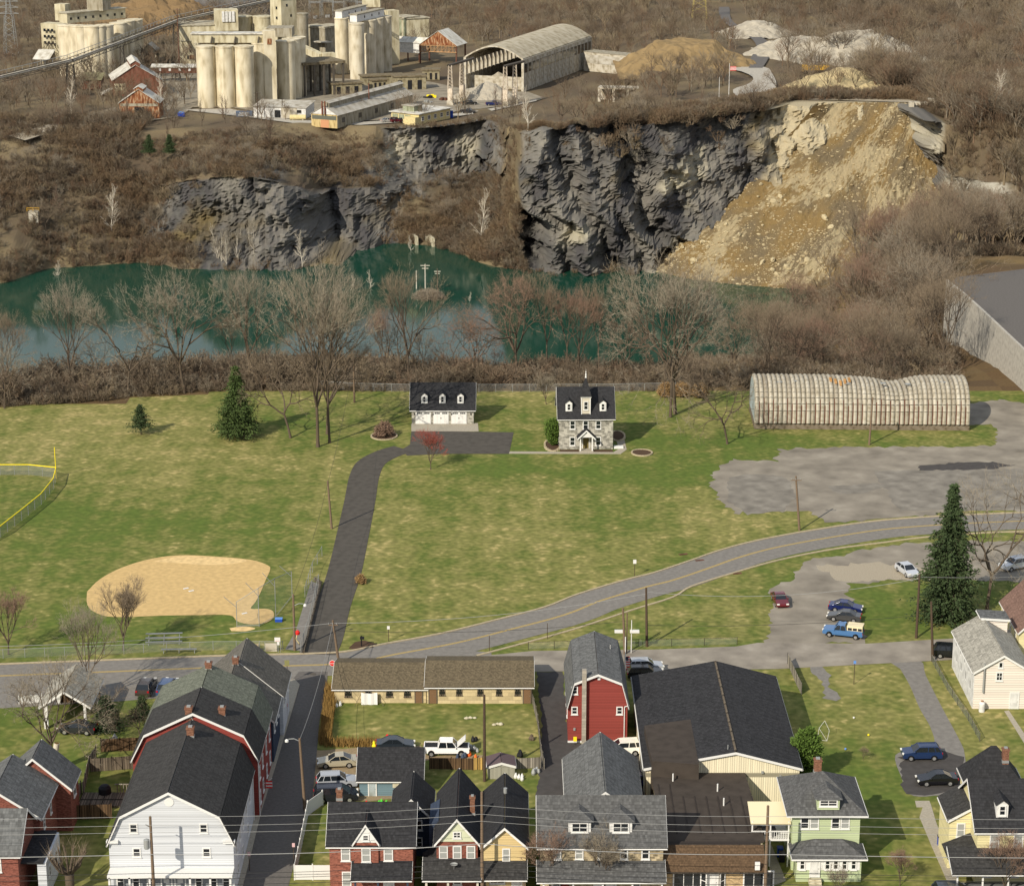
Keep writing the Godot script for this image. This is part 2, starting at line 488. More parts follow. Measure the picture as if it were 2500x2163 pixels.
# far side of the quarry: x, then five (distance, height) pairs from the waterline to the rim, then how rocky the four stretches are
const KEY := [
	[-183.09, 594.56, -30, 625.89, -23.28, 657.22, -14.12, 688.54, -4.93, 719.87, 0, 0, 0, 0, 0],
	[-159.45, 619.29, -30, 643.8, -22.31, 668.31, -12.54, 692.82, -5.65, 717.34, 0, 0, 0, 0, 0],
	[-145.77, 635.07, -30, 652.98, -22.38, 674.15, -12.38, 696.14, -4.94, 716.5, 0, 0, 0, 0, 0],
	[-134.68, 656.17, -30, 668.4, -22.42, 684.3, -12.97, 700.21, -5.61, 717.34, 0, 0, 0.1, 0.2, 0],
	[-111.73, 663.11, -30, 673.94, -24.15, 688.38, -13.71, 702.82, -7.32, 723.27, 0, 0, 0.2, 0.2, 0],
	[-97.16, 654.45, -30, 664.3, -25.3, 677.17, -7.96, 692.31, -4.93, 730.17, 0, 0.2, 0.7, 0.2, 0],
	[-87.35, 652.75, -30, 655.12, -28.31, 667, -5.21, 686, -3.5, 731.92, 0, 0.6, 1, 0.2, 0],
	[-75.39, 652.75, -30, 654.38, -28.15, 664.2, -5.09, 685.47, -3.42, 734.55, 0, 1, 1, 0.3, 0],
	[-64.37, 663.11, -30, 664.57, -28.45, 673.36, -8.53, 693.85, -4.81, 736.31, 0, 1, 1, 0.3, 0],
	[-57.58, 684.78, -30, 685.79, -28.68, 694.91, -12.97, 710.1, -7.25, 735.43, 0, 1, 1, 0.3, 0],
	[-44.19, 691.04, -30, 691.79, -29, 700.01, -13.88, 713.48, -5.22, 728.44, 0, 1, 1, 0.3, 0],
	[-35.41, 692.3, -30, 697.59, -26.29, 709.94, -17.6, 723.34, -10.76, 727.57, 0, 0.3, 0.3, 0.7, 1],
	[-30.28, 690.41, -30, 699.91, -26.74, 711.32, -19.8, 725.39, -13.49, 728.44, 0, 0.1, 0.1, 0.5, 1],
	[-25.17, 688.52, -30, 701.02, -27.35, 713.51, -20.86, 726.84, -14.66, 730.17, 0, 0, 0, 0.3, 1],
	[-16.08, 676.19, -30, 694.5, -26.32, 712.8, -20.73, 732.32, -16.01, 737.2, 0, 0, 0, 0.2, 1],
	[-8.5, 663.11, -30, 686, -24.65, 708.89, -20.01, 731.78, -15.51, 739.41, 1, 0, 0, 0.1, 1],
	[-4.22, 657.31, -30, 676.31, -22.74, 692.15, -16.29, 707.98, -9.48, 720.65, 3, 0, 0, 0, 0.4],
	[0, 654.45, -30, 663.29, -21.41, 672.13, -12.01, 678.02, -3.17, 683.92, 7, 0, 0, 0, 0],
	[4.75, 647.12, -30, 647.99, -28.61, 654.02, -9.91, 658.33, 0.14, 664.36, 9, 0.5, 0.9, 1, 0.7],
	[8.96, 651.62, -30, 652.36, -28.7, 655.56, -8.99, 659.02, 1.22, 663.95, 10.5, 0.9, 1, 1, 0.8],
	[13.56, 642.69, -30, 643.52, -28.5, 647.03, -8.62, 651.03, 1.36, 659.38, 10, 1, 1, 1, 0.9],
	[19.05, 649.36, -30, 650.16, -28.47, 654.82, -8.25, 658.99, 1.82, 665.41, 11, 1, 1, 1, 0.7],
	[24.21, 643.79, -30, 644.56, -28.48, 647.19, -9.84, 651.5, 1.28, 659.22, 10.5, 1, 1, 1, 0.9],
	[29.87, 651.62, -30, 652.43, -28.47, 657.13, -9.27, 661.34, 0.83, 667.83, 11, 1, 1, 1, 0.7],
	[34.9, 644.9, -30, 645.92, -28.17, 651.05, -8.17, 656.18, 1.69, 665.41, 11, 1, 1, 1, 0.8],
	[38.7, 660.2, -30, 661.01, -28.57, 665.04, -10.72, 669.08, -0.45, 676.34, 9, 1, 1, 1, 0.8],
	[44.35, 653.88, -30, 654.55, -28.68, 657.86, -8.2, 661.18, 2.06, 667.15, 10.5, 1, 1, 1, 0.8],
	[53.44, 663.11, -30, 663.61, -28.62, 666.71, -9.8, 669.31, 0.73, 673.11, 11, 1, 1, 1, 0.7],
	[61.23, 669, -30, 669.5, -28.61, 672, -8.29, 674.5, 1.1, 679, 11, 1, 1, 1, 0.8],
	[77.8, 674.98, -30, 675.84, -28.29, 680.11, -7.24, 684.37, 1.98, 692.06, 11, 1, 1, 1, 1],
	[88.43, 681.08, -30, 682.42, -28.37, 689.14, -7.54, 695.86, 1.42, 707.96, 11, 1, 1, 1, 1],
	[124.54, 681.08, -30, 682.42, -28.37, 689.14, -7.54, 695.86, 1.42, 707.96, 11, 1, 1, 1, 1],
	[131.16, 663.11, -30, 663.61, -28.25, 666.11, -18.27, 669.11, -5.33, 673.11, 9, 1, 1, 0.8, 0],
	[140.35, 654.45, -30, 655.45, -28.38, 657.95, -19.13, 660.45, -5.04, 664.45, 9, 0.6, 1, 0.6, 0],
	[153.99, 640.49, -30, 642.49, -26.83, 644.49, -17.67, 647.49, -3.96, 650.49, 6, 0, 0, 0, 0],
	[190.89, 629.72, -30, 631.72, -24.53, 633.72, -15.53, 636.72, -2.05, 639.72, 6, 0, 0, 0, 0],
]

var fn := FastNoiseLite.new()
var fr := FastNoiseLite.new()
var fc := FastNoiseLite.new()
var fg := FastNoiseLite.new()
var fv := FastNoiseLite.new()

func key_at(x: float) -> Array:
	var i := 0
	while i < KEY.size() - 2 and KEY[i + 1][0] < x: i += 1
	var a: Array = KEY[i]
	var b: Array = KEY[i + 1]
	var t := clampf((x - a[0]) / (b[0] - a[0]), 0, 1)
	t = lerpf(t, smoothstep(0, 1, t), 0.5)
	var o := []
	for k in a.size(): o.append(lerpf(a[k], b[k], t))
	return o

func plateau(x: float, d: float) -> float:
	var l := 7.0 * smoothstep(0.043, 0.062, x / d)
	return l + 16.0 * smoothstep(950.0, 1500.0, d)

func far_h(x: float, d: float, k: Array = []) -> float:
	if k.is_empty(): k = key_at(x)
	if d < k[1]: return -30.0 - (k[1] - d) * 0.5
	for i in 4:
		if d < k[3 + i * 2]:
			return lerpf(k[2 + i * 2], k[4 + i * 2], (d - k[1 + i * 2]) / maxf(k[3 + i * 2] - k[1 + i * 2], 0.01))
	return lerpf(k[10], plateau(x, d), smoothstep(12, 40, d - k[9]))

# near bank: lawn edge falls away towards the water
func edge_d(x: float) -> float:
	return 405.0 - 10.0 * smoothstep(-50, -92, x) - 22.0 * smoothstep(-85, -150, x)

func near_h(x: float, d: float) -> float:
	var e := edge_d(x)
	var t := clampf((d - e - 3.0) / 150.0, 0, 1)
	var h := -33.0 * (t * 0.6 + 0.4 * smoothstep(0, 1, t))
	var right := smoothstep(72.0, 112.0, x)
	return lerpf(h, 1.2 * smoothstep(0, 30, d - e) - 20.0 * smoothstep(500, 640, d), right)

func build_terrain() -> void:
	fn.seed = 3; fn.frequency = 0.02; fn.fractal_octaves = 4
	fr.seed = 5; fr.noise_type = FastNoiseLite.TYPE_CELLULAR; fr.frequency = 0.11
	fr.cellular_return_type = FastNoiseLite.RETURN_DISTANCE2_SUB
	fr.fractal_octaves = 2
	fc.seed = 9; fc.frequency = 0.055; fc.fractal_octaves = 5
	fv.seed = 15; fv.noise_type = FastNoiseLite.TYPE_CELLULAR; fv.cellular_return_type = FastNoiseLite.RETURN_CELL_VALUE; fv.frequency = 0.16
	fg.seed = 14; fg.frequency = 0.06; fg.fractal_octaves = 4; fg.fractal_type = FastNoiseLite.FRACTAL_RIDGED
	# ---- far side: cliffs, scrub slopes and the works plateau, one sheet to the horizon
	var xs := []
	var x := -900.0
	while x < 900.0:
		xs.append(x)
		x += 60.0 if absf(x) > 400 else (6.0 if absf(x) > 235 else 0.75)
	var seg := [4, 40, 26, 22]
	var extra := []
	for i in 34: extra.append(3.0 * i + 1.0)
	for i in 24: extra.append(108.0 + i * 18.0)
	for i in 5: extra.append(700.0 + i * 500.0)
	var pts := []
	var cols := []
	var kc := []
	for xx in xs: kc.append(key_at(xx))
	for ci in xs.size():
		var xx: float = xs[ci]
		var k: Array = kc[ci]
		var line := PackedVector3Array()
		var lc := PackedColorArray()
		line.append(Vector3(xx, -36, -(k[1] - 14))); lc.append(lin(60, 58, 50))
		for s in 4:
			for j in seg[s]:
				var t: float = float(j) / float(seg[s])
				var h: float = lerpf(k[2 + s * 2], k[4 + s * 2], t)
				# buttresses lean and wander instead of standing plumb
				var sh := int(k[11 + s] * (0.5 * (h + 10.0) + 9.0 * fc.get_noise_2d(xx * 0.6, h * 1.1)) / 0.75) if absf(xx) < 200.0 else 0
				var k2: Array = kc[clampi(ci + sh, 0, xs.size() - 1)]
				var d: float = lerpf(k2[1 + s * 2], k2[3 + s * 2], t)
				var w: float = lerpf(k[11 + s], k[mini(12 + s, 14)], maxf(0, t - 0.5)) 
				w = clampf(w * 1.35 - 0.15 + 0.45 * fn.get_noise_2d(xx * 2.2, h * 3.0) * (1.0 if w > 0.05 else 0.0), 0, 1)
				# slabs and joints of the rock: tilted beds cut by upright cracks
				var q := Vector3(xx * 1.0 + h * 0.45, h * 0.35, d * 0.3)
				var crack := fr.get_noise_3d(q.x, q.y, q.z) 
				var big := fc.get_noise_3d(xx * 0.55 + 40.0, h * 0.25, 7.0)
				var fine := fc.get_noise_3d(xx * 3.1, h * 2.0 - xx * 1.4, d)
				var rid := fg.get_noise_3d(xx + h * 0.5, h * 0.7, d * 0.4)
				var slab := fv.get_noise_3d(q.x + fine * 3.0, q.y + fine * 1.5, 3.0)
				var chip := fv.get_noise_3d(xx * 2.6 - h * 1.1, h * 1.7, 40.0)
				var col := fv.get_noise_2d(xx * 0.62 + h * 0.16 + fine * 1.5, 900.0)
				var ledge := fposmod(h * 0.9 + xx * 0.3 + fine * 2.5, 4.6) / 4.6
				var dz := w * (big * 11.0 + (crack + 0.5) * 1.2 + rid * 1.8 + slab * 2.0 + col * 2.8 + ledge * 1.5 + chip * 0.6 + fine * 1.0 - 1.0)
				var soil := fn.get_noise_2d(xx * 1.3, d * 1.3)
				var bump := (1.0 - w) * (soil * 2.0)
				line.append(Vector3(xx + w * fine * 0.7, h + bump, -(d - dz)))
				lc.append(rock_colour(xx, h, w, soil, fine, crack))
		for e in extra:
			var d: float = k[9] + e
			var h := far_h(xx, d, k)
			var soil := fn.get_noise_2d(xx * 1.3, d * 1.3)
			var wild := 1.0 - smoothstep(-135.0, -120.0, xx) * (1.0 - smoothstep(30.0, 60.0, xx))
			line.append(Vector3(xx, h + (soil * 1.2 * minf(1, e / 20.0) if d < 900 else soil * 4.0) * (0.15 + 0.35 * wild) - 0.15, -d))
			var ww := clampf((k[14] - 0.2) * maxf(0.0, 1.0 - e / 8.0), 0, 1)
			lc.append(rock_colour(xx, h, ww, soil, 0.0, 0.0))
		pts.append(line); cols.append(lc)
	var nr: int = pts[0].size()
	var v := PackedVector3Array(); var n := PackedVector3Array(); var c := PackedColorArray()
	var cnt := (xs.size() - 1) * (nr - 1) * 6
	v.resize(cnt); n.resize(cnt); c.resize(cnt)
	var o := 0
	for i in xs.size() - 1:
		var A: PackedVector3Array = pts[i]
		var B: PackedVector3Array = pts[i + 1]
		var CA: PackedColorArray = cols[i]
		var CB: PackedColorArray = cols[i + 1]
		for j in nr - 1:
			var a := A[j]; var b := A[j + 1]; var d := B[j + 1]; var e := B[j]
			var n1 := (d - a).cross(b - a).normalized()
			var n2 := (e - a).cross(d - a).normalized()
			v[o] = a; v[o + 1] = b; v[o + 2] = d; v[o + 3] = a; v[o + 4] = d; v[o + 5] = e
			n[o] = n1; n[o + 1] = n1; n[o + 2] = n1; n[o + 3] = n2; n[o + 4] = n2; n[o + 5] = n2
			c[o] = CA[j]; c[o + 1] = CA[j + 1]; c[o + 2] = CB[j + 1]; c[o + 3] = CA[j]; c[o + 4] = CB[j + 1]; c[o + 5] = CB[j]
			o += 6
	var mb := MB.new()
	mb.v = v; mb.n = n; mb.c = c; mb.use_col = true
	struct("quarry_terrain", mb, M.rock)
	# ---- near bank under the hedgerow
	mb = MB.new()
	mb.use_col = true
	var prev := []
	for i in 121:
		var row := []
		for j in 41:
			var xx := -420.0 + i * 7.0
			var d := edge_d(xx) - 6.0 + j * 6.0
			row.append(Vector3(xx, near_h(xx, d) + (1.2 * fn.get_noise_2d(xx * 2.0, d * 2.0) if j > 3 else -0.02), -d))
		if i > 0:
			for j in 40:
				var soil := fn.get_noise_2d(i * 9.0, j * 9.0)
				mb.col = lin(96, 78, 56).lerp(lin(124, 104, 70), clampf(soil + 0.4, 0, 1))
				mb.quad(prev[j], prev[j + 1], row[j + 1], row[j])
		prev = row
	struct("wooded_bank", mb, M.rock)
	# ---- water
	mb = MB.new()
	mb.slab(PackedVector2Array([Vector2(-420, -480), Vector2(200, -480), Vector2(200, -760), Vector2(-420, -760)]), -30.0, -30.0)
	var wt := struct("water", mb, M.water)
	# ---- rubble fan tipped down the quarry wall
	build_rubble()

func rock_colour(x: float, h: float, w: float, soil: float, fine: float, crack: float) -> Color:
	var earth := lin(98, 86, 70).lerp(lin(126, 112, 86), clampf(soil * 1.4 + 0.35, 0, 1))
	if w <= 0.02: return earth
	var pale := fc.get_noise_3d(x * 0.5 - h * 0.35, h * 0.6, 31.0)
	var tone := fc.get_noise_3d(x * 1.7 + 60.0, h * 0.9, 90.0)
	var rk := lin(80, 79, 78).lerp(lin(120, 116, 109), clampf(tone * 1.8 + 0.5, 0, 1))
	rk = rk.lerp(lin(196, 188, 164), clampf((pale - 0.16) * 4.0, 0, 1) * 0.8)
	rk = rk.lerp(lin(110, 96, 62), clampf((-pale - 0.25) * 3.0, 0, 0.8))
	# fresh cream limestone beside the tip
	var cream := smoothstep(74.0, 82.0, x + fine * 8.0) * (1.0 - smoothstep(112, 118, x)) * smoothstep(-16.0, -6.0, h)
	rk = rk.lerp(lin(186, 173, 142), cream * 0.85)
	var white := smoothstep(128.0, 132.0, x) * (1.0 - smoothstep(146, 152, x)) * smoothstep(-24.0, -19.0, h) * (1.0 - smoothstep(-6.0, -1.0, h))
	rk = rk.lerp(lin(176, 172, 160), white * 0.8)
	return earth.lerp(rk, smoothstep(0.2, 0.5, w))

var RUB_FOOT := PL([39.5, -663.1, 40.7, -649.4, 50.4, -638.3, 63.7, -630.8, 74.9, -627.1, 86, -623.4, 97.4, -623.4, 112.2, -629.7, 142.5, -653.7])
var RUB_TOP := PL([92.4, -700.1, 100.3, -706.9, 108, -708, 114.4, -708, 119.5, -708, 124.2, -706.2, 126.8, -702.6, 128.9, -700.1, 133, -691.3])

func rubble_point(u: float, t: float) -> Vector3:
	var i := int(minf(u * 8.0, 7.999))
	var k := u * 8.0 - i
	var f: Vector2 = RUB_FOOT[i].lerp(RUB_FOOT[i + 1], k)
	var p: Vector2 = RUB_TOP[i].lerp(RUB_TOP[i + 1], k)
	# fans out towards the foot, steeper near the top
	var s := pow(t, 1.12)
	var g := p.lerp(f, s)
	var h := lerpf(11.0, -30.6, pow(t, 0.98))
	var w := fn.get_noise_2d(u * 330.0, t * 70.0)
	return Vector3(g.x, h + sin(PI * t) * (2.2 * w - 0.5 + 1.6 * sin(PI * u)) + 0.35 * fc.get_noise_2d(u * 900.0, t * 600.0), g.y)

func build_rubble() -> void:
	var mb := MB.new()
	mb.use_col = true
	var nu := 190
	var nt := 150
	var P := []
	for i in nu + 1:
		var row := PackedVector3Array()
		for j in nt + 1: row.append(rubble_point(float(i) / nu, float(j) / nt))
		P.append(row)
	for i in nu:
		for j in nt:
			var w := fn.get_noise_2d(i * 1.3, j * 1.0) 
			var w2 := fc.get_noise_2d(i * 5.0, j * 3.0)
			var c := lin(128, 107, 70).lerp(lin(110, 97, 74), clampf(w * 2.0 + 0.4, 0, 1))
			c = c.lerp(lin(170, 156, 124), clampf((fn.get_noise_2d(i * 1.2 + 300, j * 0.9) + 0.55 * w2 - 0.08) * 3.5, 0, 0.75))
			mb.col = c
			mb.quad(P[i][j], P[i + 1][j], P[i + 1][j + 1], P[i][j + 1])
	struct("rubble_slope", mb, M.rock)
	# loose stones on the slope
	var sm := MB.new()
	var g := RandomNumberGenerator.new(); g.seed = 77
	stone_shape(sm, g)
	var mm := MultiMesh.new()
	mm.transform_format = MultiMesh.TRANSFORM_3D
	mm.use_colors = true
	mm.mesh = sm.mesh()
	var N := 5600
	mm.instance_count = N
	for q in N:
		var u := g.randf()
		var t := pow(g.randf(), 0.75)
		var band := fn.get_noise_2d(u * 380.0 + 300, t * 82.0)
		if band < -0.05 and g.randf() < 0.6:
			u = g.randf() * 0.55; t = 0.72 + 0.28 * g.randf()
		var p := rubble_point(u, t)
		var s := 0.12 + 0.42 * pow(g.randf(), 5.0)
		var b := Basis(Vector3(g.randf() - 0.5, g.randf() - 0.5, g.randf() - 0.5).normalized(), g.randf() * TAU).scaled(Vector3(s * g.randf_range(0.8, 1.5), s * 0.7, s))
		mm.set_instance_transform(q, Transform3D(b, p + Vector3(0, s * 0.2, 0)))
		mm.set_instance_color(q, lin(186, 172, 138).lerp(lin(150, 132, 100), g.randf()))
	var o := MultiMeshInstance3D.new()
	o.multimesh = mm
	o.material_override = M.painted
	o.name = "loose_stones"
	add_child(o)
	tag(o, "loose cream stones strewn over the tan rubble slope", "stones")
	o.set_meta("kind", "stuff")
	# boulders that stand out
	var bm := sm.mesh()
	var cream := tmat(rgb(190, 176, 142), lib.T.mottle, 3.0)
	for q in 26:
		var bo := put(self, "boulder", bm, cream, rubble_point(0.08 + 0.5 * g.randf(), 0.5 + 0.46 * g.randf()) + Vector3(0, 0.3, 0))
		bo.rotation = Vector3(g.randf() * 3.0, g.randf() * 3.0, g.randf() * 3.0)
		bo.scale = Vector3(1.3, 0.9, 1.0) * g.randf_range(0.6, 1.1)
		tag(bo, "large cream boulder lying among smaller stones on the rubble slope", "boulder", "boulders on the rubble slope")

func stone_shape(sm: MB, g: RandomNumberGenerator) -> void:
	var ring := []
	for j in 4:
		var row := []
		for i in 6:
			var a := TAU * i / 6 + j * 0.3
			var r: float = [0.35, 0.95, 0.85, 0.3][j] * g.randf_range(0.75, 1.15)
			row.append(Vector3(cos(a) * r, [-0.6, -0.2, 0.35, 0.65][j] * g.randf_range(0.9, 1.1), sin(a) * r))
		ring.append(row)
	for j in 3:
		for i in 6: sm.quad(ring[j][i], ring[j][(i + 1) % 6], ring[j + 1][(i + 1) % 6], ring[j + 1][i])
	for i in range(1, 5):
		sm.tri(ring[3][0], ring[3][i], ring[3][i + 1]); sm.tri(ring[0][0], ring[0][i + 1], ring[0][i])

# offset a polyline sideways (metres, + = left of travel seen from above)
func offset_line(p: Array, w: float) -> Array:
	var o := []
	for i in p.size():
		var a: Vector2 = p[maxi(i - 1, 0)]
		var b: Vector2 = p[mini(i + 1, p.size() - 1)]
		var t := (b - a).normalized()
		o.append(p[i] + Vector2(t.y, -t.x) * w)
	return o

func smooth_line(p: Array, per := 6) -> Array:
	var c := Curve2D.new()
	for i in p.size():
		var a: Vector2 = p[maxi(i - 1, 0)]
		var b: Vector2 = p[mini(i + 1, p.size() - 1)]
		var h := (b - a) / 6.0
		c.add_point(p[i], -h, h)
	var o := []
	for i in p.size() - 1:
		for k in per: o.append(c.sample(i, float(k) / per))
	o.append(p[p.size() - 1])
	return o

func strip(mb: MB, a: Array, b: Array, y: float, skirt := 0.0) -> void:
	for i in a.size() - 1:
		var p := Vector3(a[i].x, y, a[i].y); var q := Vector3(a[i + 1].x, y, a[i + 1].y)
		var r := Vector3(b[i + 1].x, y, b[i + 1].y); var s := Vector3(b[i].x, y, b[i].y)
		mb.quad(p, q, r, s)
		if skirt > 0:
			var dn := Vector3(0, -skirt, 0)
			mb.quad(p, q, q + dn, p + dn); mb.quad(s, r, r + dn, s + dn)

# a worn outline: edges cut short and shifted in and out
func ragged(p: Array, amp := 0.5, step := 0.8) -> Array:
	var g := RandomNumberGenerator.new(); g.seed = p.size() * 17 + int(p[0].x * 10)
	var o := []
	for i in p.size():
		var a: Vector2 = p[i]; var b: Vector2 = p[(i + 1) % p.size()]
		var n := maxi(1, int((b - a).length() / step))
		var nn := (b - a).normalized().orthogonal()
		for k in n: o.append(a.lerp(b, float(k) / n) + nn * amp * (g.randf_range(-0.7, 0.7) + 1.6 * fn.get_noise_2d(a.lerp(b, float(k) / n).x * 6.0, a.lerp(b, float(k) / n).y * 6.0)))
	return o

func band(called: String, line: Array, w0: float, w1: float, y: float, m: Material, skirt := 0.0) -> MeshInstance3D:
	var mb := MB.new()
	strip(mb, offset_line(line, w0), offset_line(line, w1), y, skirt)
	return struct(called, mb, m)

func lawn_texture() -> ImageTexture:
	# x -130..130, z -440..-190; one texel is about a quarter of a metre
	var S := 1024
	var n1 := FastNoiseLite.new(); n1.seed = 41; n1.frequency = 0.012; n1.fractal_octaves = 4
	var n2 := FastNoiseLite.new(); n2.seed = 42; n2.frequency = 0.05; n2.fractal_octaves = 4
	var n3 := FastNoiseLite.new(); n3.seed = 43; n3.frequency = 0.2; n3.fractal_octaves = 3
	var i1 := n1.get_image(S, S, false, false, false); i1.convert(Image.FORMAT_L8)
	var i2 := n2.get_image(S, S, false, false, false); i2.convert(Image.FORMAT_L8)
	var i3 := n3.get_image(S, S, false, false, false); i3.convert(Image.FORMAT_L8)
	var a := i1.get_data(); var b := i2.get_data(); var d := i3.get_data()
	# dry or lush areas seen on the photograph: centre, radii, dryness
	var zones := [
		[Vector2(-71.29, -380.95), 30.0, 26.0, 0.55], [Vector2(-55.08, -352.36), 16.0, 16.0, 0.35], [Vector2(-71.69, -335.4), 22.0, 20.0, -0.35], [Vector2(-40.13, -325.54), 24.0, 26.0, -0.25],
		[Vector2(-46.5, -284.72), 30.0, 8.0, -0.35], [Vector2(-39.95, -388.77), 12.0, 14.0, -0.3], [Vector2(-29.82, -335.4), 4.0, 50.0, 0.3], [Vector2(-20.75, -316.2), 6.0, 40.0, 0.35],
		[Vector2(0, -319.88), 18.0, 14.0, 0.3], [Vector2(-9.79, -345.82), 22.0, 16.0, 0.1], [Vector2(6.71, -356.85), 24.0, 6.0, -0.45], [Vector2(27.5, -366.14), 14.0, 14.0, -0.4],
		[Vector2(35, -373.41), 40.0, 5.0, -0.35], [Vector2(18.62, -327.47), 14.0, 16.0, -0.1], [Vector2(5.69, -297.26), 22.0, 6.0, 0.2], [Vector2(0, -408.23), 30.0, 8.0, 0.35],
		[Vector2(31.38, -331.39), 12.0, 8.0, 0.45], [Vector2(25.09, -290.87), 16.0, 10.0, 0.1], [Vector2(50.93, -295.64), 12.0, 12.0, -0.3], [Vector2(21.68, -281.74), 20.0, 3.0, 0.1],
		[Vector2(42.71, -262.32), 8.0, 16.0, 0.2], [Vector2(40.79, -255.95), 6.0, 12.0, -0.1], [Vector2(39.71, -238.39), 8.0, 10.0, -0.25], [Vector2(45.03, -267.62), 12.0, 4.0, 0.3],
		[Vector2(-17.41, -255.95), 10.0, 8.0, 0.1], [Vector2(-2.43, -249.85), 9.0, 7.0, 0.55], [Vector2(-51.13, -249.85), 20.0, 16.0, -0.2], [Vector2(57.46, -262.32), 10.0, 14.0, 0.25]]
	var green := [100.0, 105.0, 51.0]
	var lush := [86.0, 102.0, 43.0]
	var dry := [138.0, 131.0, 80.0]
	var tan_ := [164.0, 148.0, 100.0]
	var zf := PackedFloat32Array(); zf.resize(64 * 64)
	for j in 64:
		for i in 64:
			var p := Vector2(-130.0 + (i + 0.5) * 260.0 / 64.0, -440.0 + (j + 0.5) * 250.0 / 64.0)
			var s := 0.0
			for z in zones:
				var e := Vector2((p.x - z[0].x) / z[1], (p.y - z[0].y) / z[2]).length_squared()
				if e < 4.0: s += z[3] * exp(-e * 1.2)
			zf[j * 64 + i] = s
	var mow := PackedFloat32Array()
	for i in S: mow.append(0.10 * sin(i * 0.42) + 0.04 * sin(i * 0.13 + 1.0))
	var o := PackedByteArray(); o.resize(S * S * 3)
	for j in S:
		var fj := clampf(j / 16.0 - 0.5, 0, 62.99)
		var j0 := int(fj); var tj := fj - j0
		for i in S:
			var fi := clampf(i / 16.0 - 0.5, 0, 62.99)
			var i0 := int(fi); var ti := fi - i0
			var k := j * S + i
			var zz := lerpf(lerpf(zf[j0 * 64 + i0], zf[j0 * 64 + i0 + 1], ti), lerpf(zf[j0 * 64 + 64 + i0], zf[j0 * 64 + 65 + i0], ti), tj)
			var big := (a[k] - 128) / 128.0
			var mid := (b[k] - 128) / 128.0
			var fin := (d[k] - 128) / 128.0
			var dryness := 0.27 + zz * 1.0 + big * 0.5 + mid * 0.5 + fin * 0.34 + mow[i]
			var t := clampf(dryness, 0, 1)
			var l := clampf(-dryness * 1.5 + 0.5, 0, 1)
			var tn := clampf((mid * 0.8 + fin * 0.7 + zz * 0.4 + big * 0.3 - 0.5) * 3.0, 0, 0.7)
			for q in 3:
				var cc := lerpf(lerpf(green[q], lush[q], l), dry[q], t)
				cc = lerpf(cc, tan_[q], tn) * (1.0 + 0.14 * fin)
				o[k * 3 + q] = int(clampf(cc, 0, 255))
	return tex_of(Image.create_from_data(S, S, false, Image.FORMAT_RGB8, o))

